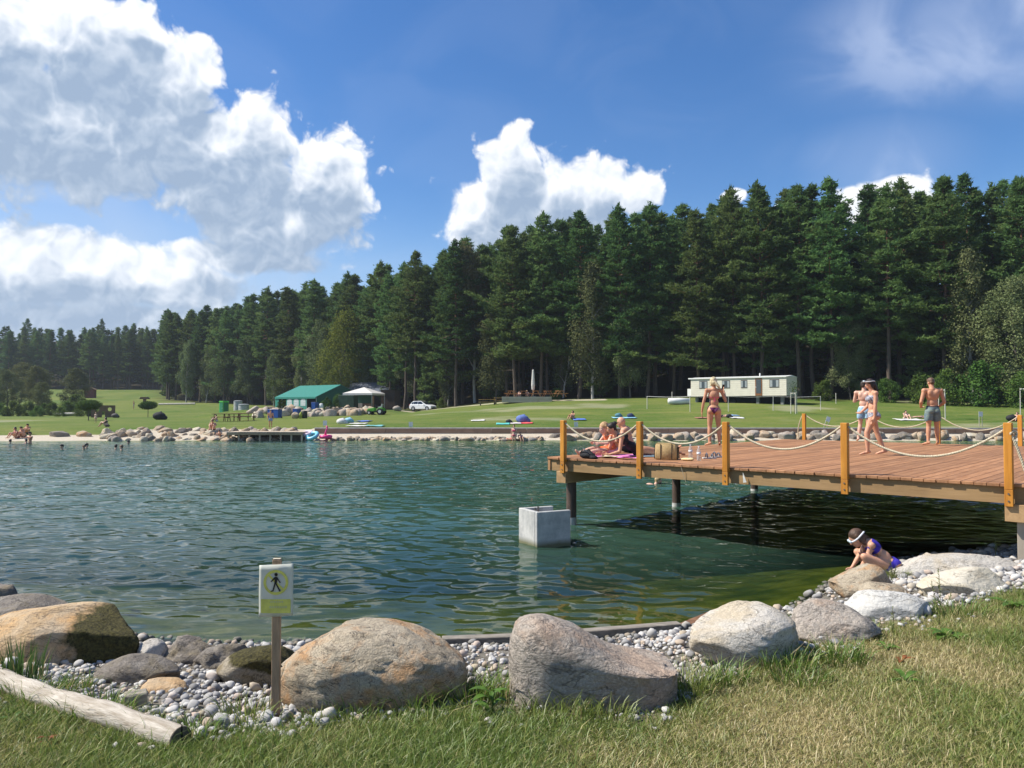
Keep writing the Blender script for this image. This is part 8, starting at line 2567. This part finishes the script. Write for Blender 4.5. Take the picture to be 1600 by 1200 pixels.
# ------------------------------------------------------------------ bathers far off
def sit_joints(h, lean=0.0):
    s = h / 1.7
    v = lambda *q: np.array(q) * s
    L = {'pel': v(0.0, -0.02, 0.11), 'waist': v(0, 0.0, 0.23), 'chest': v(0, 0.04 + lean, 0.38), 'neck': v(0, 0.06 + 1.5 * lean, 0.53), 'head': v(0, 0.09 + 1.8 * lean, 0.635)}
    for s_, K in ((1, 'R'), (-1, 'L')):
        L['hip' + K] = v(s_ * 0.085, 0.05, 0.10); L['knee' + K] = v(s_ * 0.13, 0.36, 0.38); L['ank' + K] = v(s_ * 0.11, 0.58, 0.06); L['toe' + K] = v(s_ * 0.12, 0.70, 0.03)
        L['sh' + K] = v(s_ * 0.18, 0.05 + lean, 0.48); L['elb' + K] = v(s_ * 0.24, 0.20, 0.32); L['wr' + K] = v(s_ * 0.14, 0.40, 0.36); L['hand' + K] = v(s_ * 0.10, 0.47, 0.36)
    return L
def lie_joints(h):
    s = h / 1.7
    v = lambda *q: np.array(q) * s
    L = {'pel': v(0, 0, 0.11), 'waist': v(0, -0.16, 0.12), 'chest': v(0, -0.34, 0.13), 'neck': v(0, -0.52, 0.14), 'head': v(0, -0.66, 0.15)}
    for s_, K in ((1, 'R'), (-1, 'L')):
        L['hip' + K] = v(s_ * 0.085, 0.04, 0.10); L['knee' + K] = v(s_ * 0.11, 0.42, 0.12); L['ank' + K] = v(s_ * 0.12, 0.82, 0.06); L['toe' + K] = v(s_ * 0.15, 0.88, 0.16)
        L['sh' + K] = v(s_ * 0.18, -0.45, 0.12); L['elb' + K] = v(s_ * 0.30, -0.24, 0.07); L['wr' + K] = v(s_ * 0.30, 0.0, 0.06); L['hand' + K] = v(s_ * 0.29, 0.08, 0.05)
    return L
def build_bathers():
    FV = 0.026
    hairc = {'d': (0.03, 0.022, 0.018), 'b': (0.14, 0.08, 0.045), 'y': (0.52, 0.38, 0.18)}
    def far(label, pose, p, rz, h=1.65, fem=True, skin=SK_FAIR, hc='d', suit=(0.02, 0.02, 0.03), lean=0.0, headtilt=None, look=None, group=None):
        J = stand(h, fem) if pose == 'stand' else sit_joints(h, lean) if pose == 'sit' else lie_joints(h)
        if pose == 'lie': look, headtilt = (0, -0.1, 1), (0, -1, 0.05)
        if pose == 'sit' and look is None: look = (0, 1, -0.1); headtilt = (0, 0.05, 1)
        r, b, f = person('person', label, J, h, p, rz, skin, fem, FV, fingers=False, keep=0.5, look=look, headtilt=headtilt, group=group)
        m = cloth('far_suit_%d%d%d' % tuple(int(c * 50) for c in suit), suit)
        f['voxel'] = FV
        if fem: bikini_bottom(f, m, brief=True, off=0.012); bikini_top(f, m, full=True, off=0.012)
        else: shorts(f, m, 0.5, 0.02)
        hair(f, hairc[hc], 'long' if fem else 'short')
        return r
    # swimmers: whole body under and above the surface, seen as heads and shoulders
    def swim(label, px, py, hc, up=0.0, rz=0.0, skin=SK_FAIR, h=1.6, fem=False):
        p = onz(px, py, 0.0)
        J = stand(h, fem)
        for s_, K in ((1, 'R'), (-1, 'L')):
            J['elb' + K] = np.array((s_ * 0.26, 0.16, 0.78 * h)); J['wr' + K] = np.array((s_ * 0.22, 0.42, 0.79 * h)); J['hand' + K] = np.array((s_ * 0.20, 0.50, 0.79 * h))
        depth = h * (0.86 - up)
        r, b, f = person('swimmer', label, J, h, (p.x, p.y, -depth), rz, skin, fem, FV, fingers=False, keep=0.5)
        hair(f, hairc[hc], 'short'); shorts(f, cloth('far_suit_dark', (0.03, 0.03, 0.05)), 0.4, 0.02)
    for i, (px, py, hc, up, lab) in enumerate([(16, 692, 'd', 0.0, 'swimmer nearest the left edge'), (41, 692.5, 'd', 0.03, 'swimmer crouching low beside the wading one'), (97, 702.5, 'd', 0.03, 'lone swimmer off the beach'),
                                               (131, 702.5, 'b', 0.01, 'left one of two swimmers close together'), (135, 699.5, 'd', 0.01, 'right one of two swimmers close together'),
                                               (181, 701.5, 'd', 0.01, 'left one of the pair of swimmers before the stone bank'), (190, 703, 'b', 0.02, 'right one of the pair of swimmers before the stone bank'), (201, 694, 'd', 0.0, 'swimmer nearest the stone bank')]):
        swim(lab, px, py, hc, up, rz=i * 1.3)
    swim('wading bather bent at the beach edge on the left', 47, 693, 'd', 0.30, R(150), SK_WARM)
    # swimmer beyond the deck, floating on the front
    p = onz(997, 756, 0.0); L = lie_joints(1.7)
    L['head'] = np.array((0, -0.62, 0.30)); L['neck'] = np.array((0, -0.54, 0.14))
    r, b, f = person('swimmer', 'swimmer seen below the deck edge with pale back', L, 1.7, (p.x, p.y, -0.215), R(100), SK_FAIR, False, 0.02, fingers=False, keep=0.6, look=(0, -1, 0.1), headtilt=(0, 0.1, 1))
    hair(f, hairc['y'], 'short'); shorts(f, cloth('far_suit_dark', (0.03, 0.03, 0.05)), 0.4, 0.02)
    # beach, left
    g = lambda px, Y: gat(px, Y)
    far('woman sitting left on the beach with dark hair', 'sit', g(28, 50.6), R(150), 1.7, True, SK_WARM, 'd', (0.3, 0.05, 0.05), 0.04)
    far('person sitting right on the beach beside the dark rock', 'sit', g(38.5, 50.9), R(160), 1.7, False, SK_WARM, 'd', (0.03, 0.03, 0.05), 0.08)
    far('third sitter behind the pair on the beach', 'sit', g(45, 52.8), R(170), 1.6, False, SK_TAN, 'd', (0.05, 0.05, 0.09))
    far('child standing on the left lawn before the play wall', 'stand', g(150, 73), R(180), 1.05, True, SK_FAIR, 'y', (0.6, 0.55, 0.5))
    far('sunbather sitting on the left lawn near the stone bank', 'sit', g(168, 60), R(100), 1.7, True, SK_FAIR, 'd', (0.03, 0.03, 0.04), 0.02)
    r = far('person in dark clothes sitting on the stone bank near the jetty', 'sit', Vector((g(334, 51.6).x, 51.6, 0.62)), R(185), 1.65, False, SK_WARM, 'd', (0.02, 0.025, 0.03), 0.1)
    far('small child playing on the stones beside the jetty', 'sit', Vector((g(345, 50.6).x, 50.6, 0.25)), R(150), 1.0, True, SK_WARM, 'd', (0.3, 0.08, 0.05), 0.06)
    far('child standing behind the jetty before the blue bins', 'stand', g(423, 54), R(200), 1.35, False, SK_TAN, 'b', (0.25, 0.35, 0.5))
    far('person sitting at the leftmost picnic table', 'sit', g(339, 76.2), R(120), 1.6, False, SK_FAIR, 'd', (0.6, 0.6, 0.6))
    # bathers at the foot of the wall
    far('bather in pink standing at the far waterline', 'stand', Vector((at(803, 686, 50.2).x, 50.2, -0.42)), R(170), 1.45, True, SK_FAIR, 'b', (0.6, 0.08, 0.15))
    far('dark haired child crouching at the far waterline', 'sit', Vector((at(812, 686, 50.35).x, 50.35, -0.02)), R(200), 1.3, True, SK_FAIR, 'd', (0.5, 0.1, 0.2), 0.06)
    far('sunburnt child lying in the shallows at the far bank', 'lie', Vector((at(793, 686, 50.4).x, 50.4, 0.0)), R(80), 1.2, True, SK_WARM, 'b', (0.6, 0.1, 0.1))
    far('bather standing at the far bank behind the left deck post', 'stand', Vector((at(880, 684, 50.8).x, 50.8, 0.02)), R(180), 1.2, False, SK_WARM, 'b', (0.5, 0.07, 0.05))
    far('sunbather sitting up on the blue towel in the middle of the lawn', 'sit', g(896, 62), R(130), 1.65, True, SK_TAN, 'd', (0.03, 0.03, 0.04), 0.0)
    far('sunbather sitting on the lawn between couple and young man', 'sit', g(1414, 60), R(185), 1.6, True, SK_FAIR, 'd', (0.65, 0.62, 0.6), 0.0)
    far('sunbather lying on the lawn left of the young man', 'lie', g(1440, 61), R(85), 1.65, True, SK_FAIR, 'b', (0.1, 0.1, 0.12))
    far('sunbather in red sitting on the lawn at the right edge', 'sit', g(1590, 58), R(120), 1.6, True, SK_FAIR, 'b', (0.45, 0.02, 0.05), 0.0)
    far('sunbather lying behind the blonde woman on the far lawn', 'lie', g(1128, 63), R(95), 1.65, False, SK_FAIR, 'd', (0.05, 0.05, 0.06))
    far('person sitting at the left end of the picnic terrace', 'sit', gat(812, 98.2, 0.75), R(150), 1.7, False, SK_FAIR, 'b', (0.7, 0.68, 0.62))
    far('person in pale hat seated on the picnic terrace', 'sit', gat(823, 98.8, 0.75), R(200), 1.7, True, SK_FAIR, 'y', (0.6, 0.58, 0.5))
    far('person walking on the path beside the lone round tree', 'stand', g(209, 150), R(90), 1.7, False, SK_FAIR, 'b', (0.6, 0.6, 0.6))
    # towels and bundles on the grass
    def ftowel(px, Y, w, d, col, label, rz=0.1, bump=None):
        p = g(px, Y)
        nx, ny = 16, 8; u, v_ = np.meshgrid(np.linspace(-w / 2, w / 2, nx), np.linspace(-d / 2, d / 2, ny))
        P = np.stack([u.ravel() * 3, v_.ravel() * 3, 0 * u.ravel() + px], 1)
        zz = np.array([gz(p.x + a, p.y + b) for a, b in zip(u.ravel(), v_.ravel())]) - p.z + 0.05 + 0.04 * fbm(P, 2, 3)
        V = np.stack([u.ravel(), v_.ravel(), zz], 1); i = np.arange(nx * ny).reshape(ny, nx)
        F = np.stack([i[:-1, :-1].ravel(), i[:-1, 1:].ravel(), i[1:, 1:].ravel(), i[1:, :-1].ravel()], 1)
        o = link_mesh('beach_towel', np_mesh('beach_towel', V, F, True), cloth('ftowel_%d' % px, col, 0.12, 3)); o.location = p; o.rotation_euler = (0, 0, 0)
        sm = o.modifiers.new('t', 'SOLIDIFY'); sm.thickness = 0.02; sm.offset = 1
        tag(o, label, 'towel', 'towels on the far lawn')
    for px, Y, w, d, c, lab in ((747, 62, 1.1, 1.2, (0.72, 0.70, 0.66), 'white towel left of the coloured towels on the lawn'), (786, 57, 1.0, 1.6, (0.10, 0.48, 0.44), 'turquoise towel on the lawn above the far bathers'), (806, 57.5, 0.8, 1.6, (0.62, 0.55, 0.52), 'pale pink towel between turquoise and red ones'),
                                (822, 57.8, 1.0, 1.6, (0.70, 0.10, 0.10), 'red towel on the lawn above the far bathers'), (905, 61.5, 1.0, 1.7, (0.10, 0.20, 0.55), 'blue towel under the sitting sunbather'), (975, 63, 1.9, 1.5, (0.25, 0.50, 0.62), 'pale blue towel behind the bald man'),
                                (1150, 62, 1.0, 1.4, (0.70, 0.68, 0.66), 'white towel right of the blonde woman'), (1100, 62, 1.3, 1.2, (0.35, 0.16, 0.12), 'brown towel left of the blonde woman'), (560, 60, 1.3, 1.2, (0.68, 0.66, 0.60), 'white towel left of the blue one near the jetty'),
                                (569, 66, 1.2, 2.0, (0.10, 0.17, 0.50), 'blue towel on the lawn behind the swim rings'), (560, 55.5, 1.6, 1.2, (0.22, 0.50, 0.48), 'pale turquoise towel near the wall end'), (586, 55.5, 1.3, 1.2, (0.16, 0.42, 0.42), 'second turquoise towel right of the first'),
                                (1420, 59, 1.9, 1.4, (0.66, 0.64, 0.60), 'white towel under the sunbather between couple and young man'), (1145, 64.5, 0.9, 1.0, (0.20, 0.32, 0.48), 'dull blue towel behind the white one')):
        ftowel(px, Y, w, d, c, lab)
    def bundle(px, Y, col, label, s=0.35):
        p = g(px, Y); B = Body(); B.ell((0, 0, s * 0.6), (s, s * 0.8, s * 0.65)); B.ell((s * 0.7, 0, s * 0.35), (s * 0.6, s * 0.5, s * 0.4))
        B.cap((-s * 0.4, 0, s * 1.0), (s * 0.3, 0, s * 1.25), s * 0.12, s * 0.12)
        o = link_mesh('beach_bundle', B.mesh('beach_bundle', 0.04, 3), cloth('bundle_%d' % px, col, 0.2, 6)); o.location = p; tag(o, label, 'bag', 'bags and bundles on the far lawn')
    for px, Y, c, lab, s in ((534, 62, (0.70, 0.68, 0.66), 'white round bundle on the lawn above the flamingo ring', 0.42), (545, 63, (0.30, 0.55, 0.66), 'pale blue bundle right of the white one', 0.36), (816, 58.5, (0.12, 0.18, 0.42), 'dark blue air cushion on the red towel', 0.5),
                         (795, 58, (0.02, 0.02, 0.025), 'black bag between the turquoise and pink towels', 0.25), (985, 63.5, (0.03, 0.04, 0.10), 'dark bag on the pale blue towel', 0.3), (966, 64, (0.10, 0.22, 0.25), 'teal bag on the left of the pale blue towel', 0.3),
                         (1139, 62.3, (0.02, 0.02, 0.03), 'black bag beside the white towel', 0.25), (1580, 58, (0.02, 0.02, 0.022), 'black bag beside the sunbather in red', 0.4), (249, 91, (0.015, 0.016, 0.018), 'dark folded pushchair in the shade of the lone round tree', 0.75),
                         (180, 108, (0.10, 0.09, 0.08), 'dark bundle at the foot of the play wall', 0.5), (620, 112, (0.35, 0.30, 0.25), 'pale rubbish sack right of the kiosk', 0.6)):
        bundle(px, Y, c, lab, s)
build_bathers()

# ================================================================== summer air between us and the far wood
def build_haze():
    o = MB().box((0, 690, 33), (1900, 1560, 80)).build('haze')
    m, N, out = new_mat('haze')
    v = N.n('ShaderNodeVolumePrincipled')
    v.inputs['Color'].default_value = (0.80, 0.90, 1.0, 1)
    v.inputs['Density'].default_value = 0.00022
    v.inputs['Anisotropy'].default_value = 0.25
    N.link(v.outputs[0], out.inputs['Volume'])
    o.data.materials.append(m)
    tag(o, 'thin blue summer haze over the pond', 'haze', kind='stuff')
build_haze()
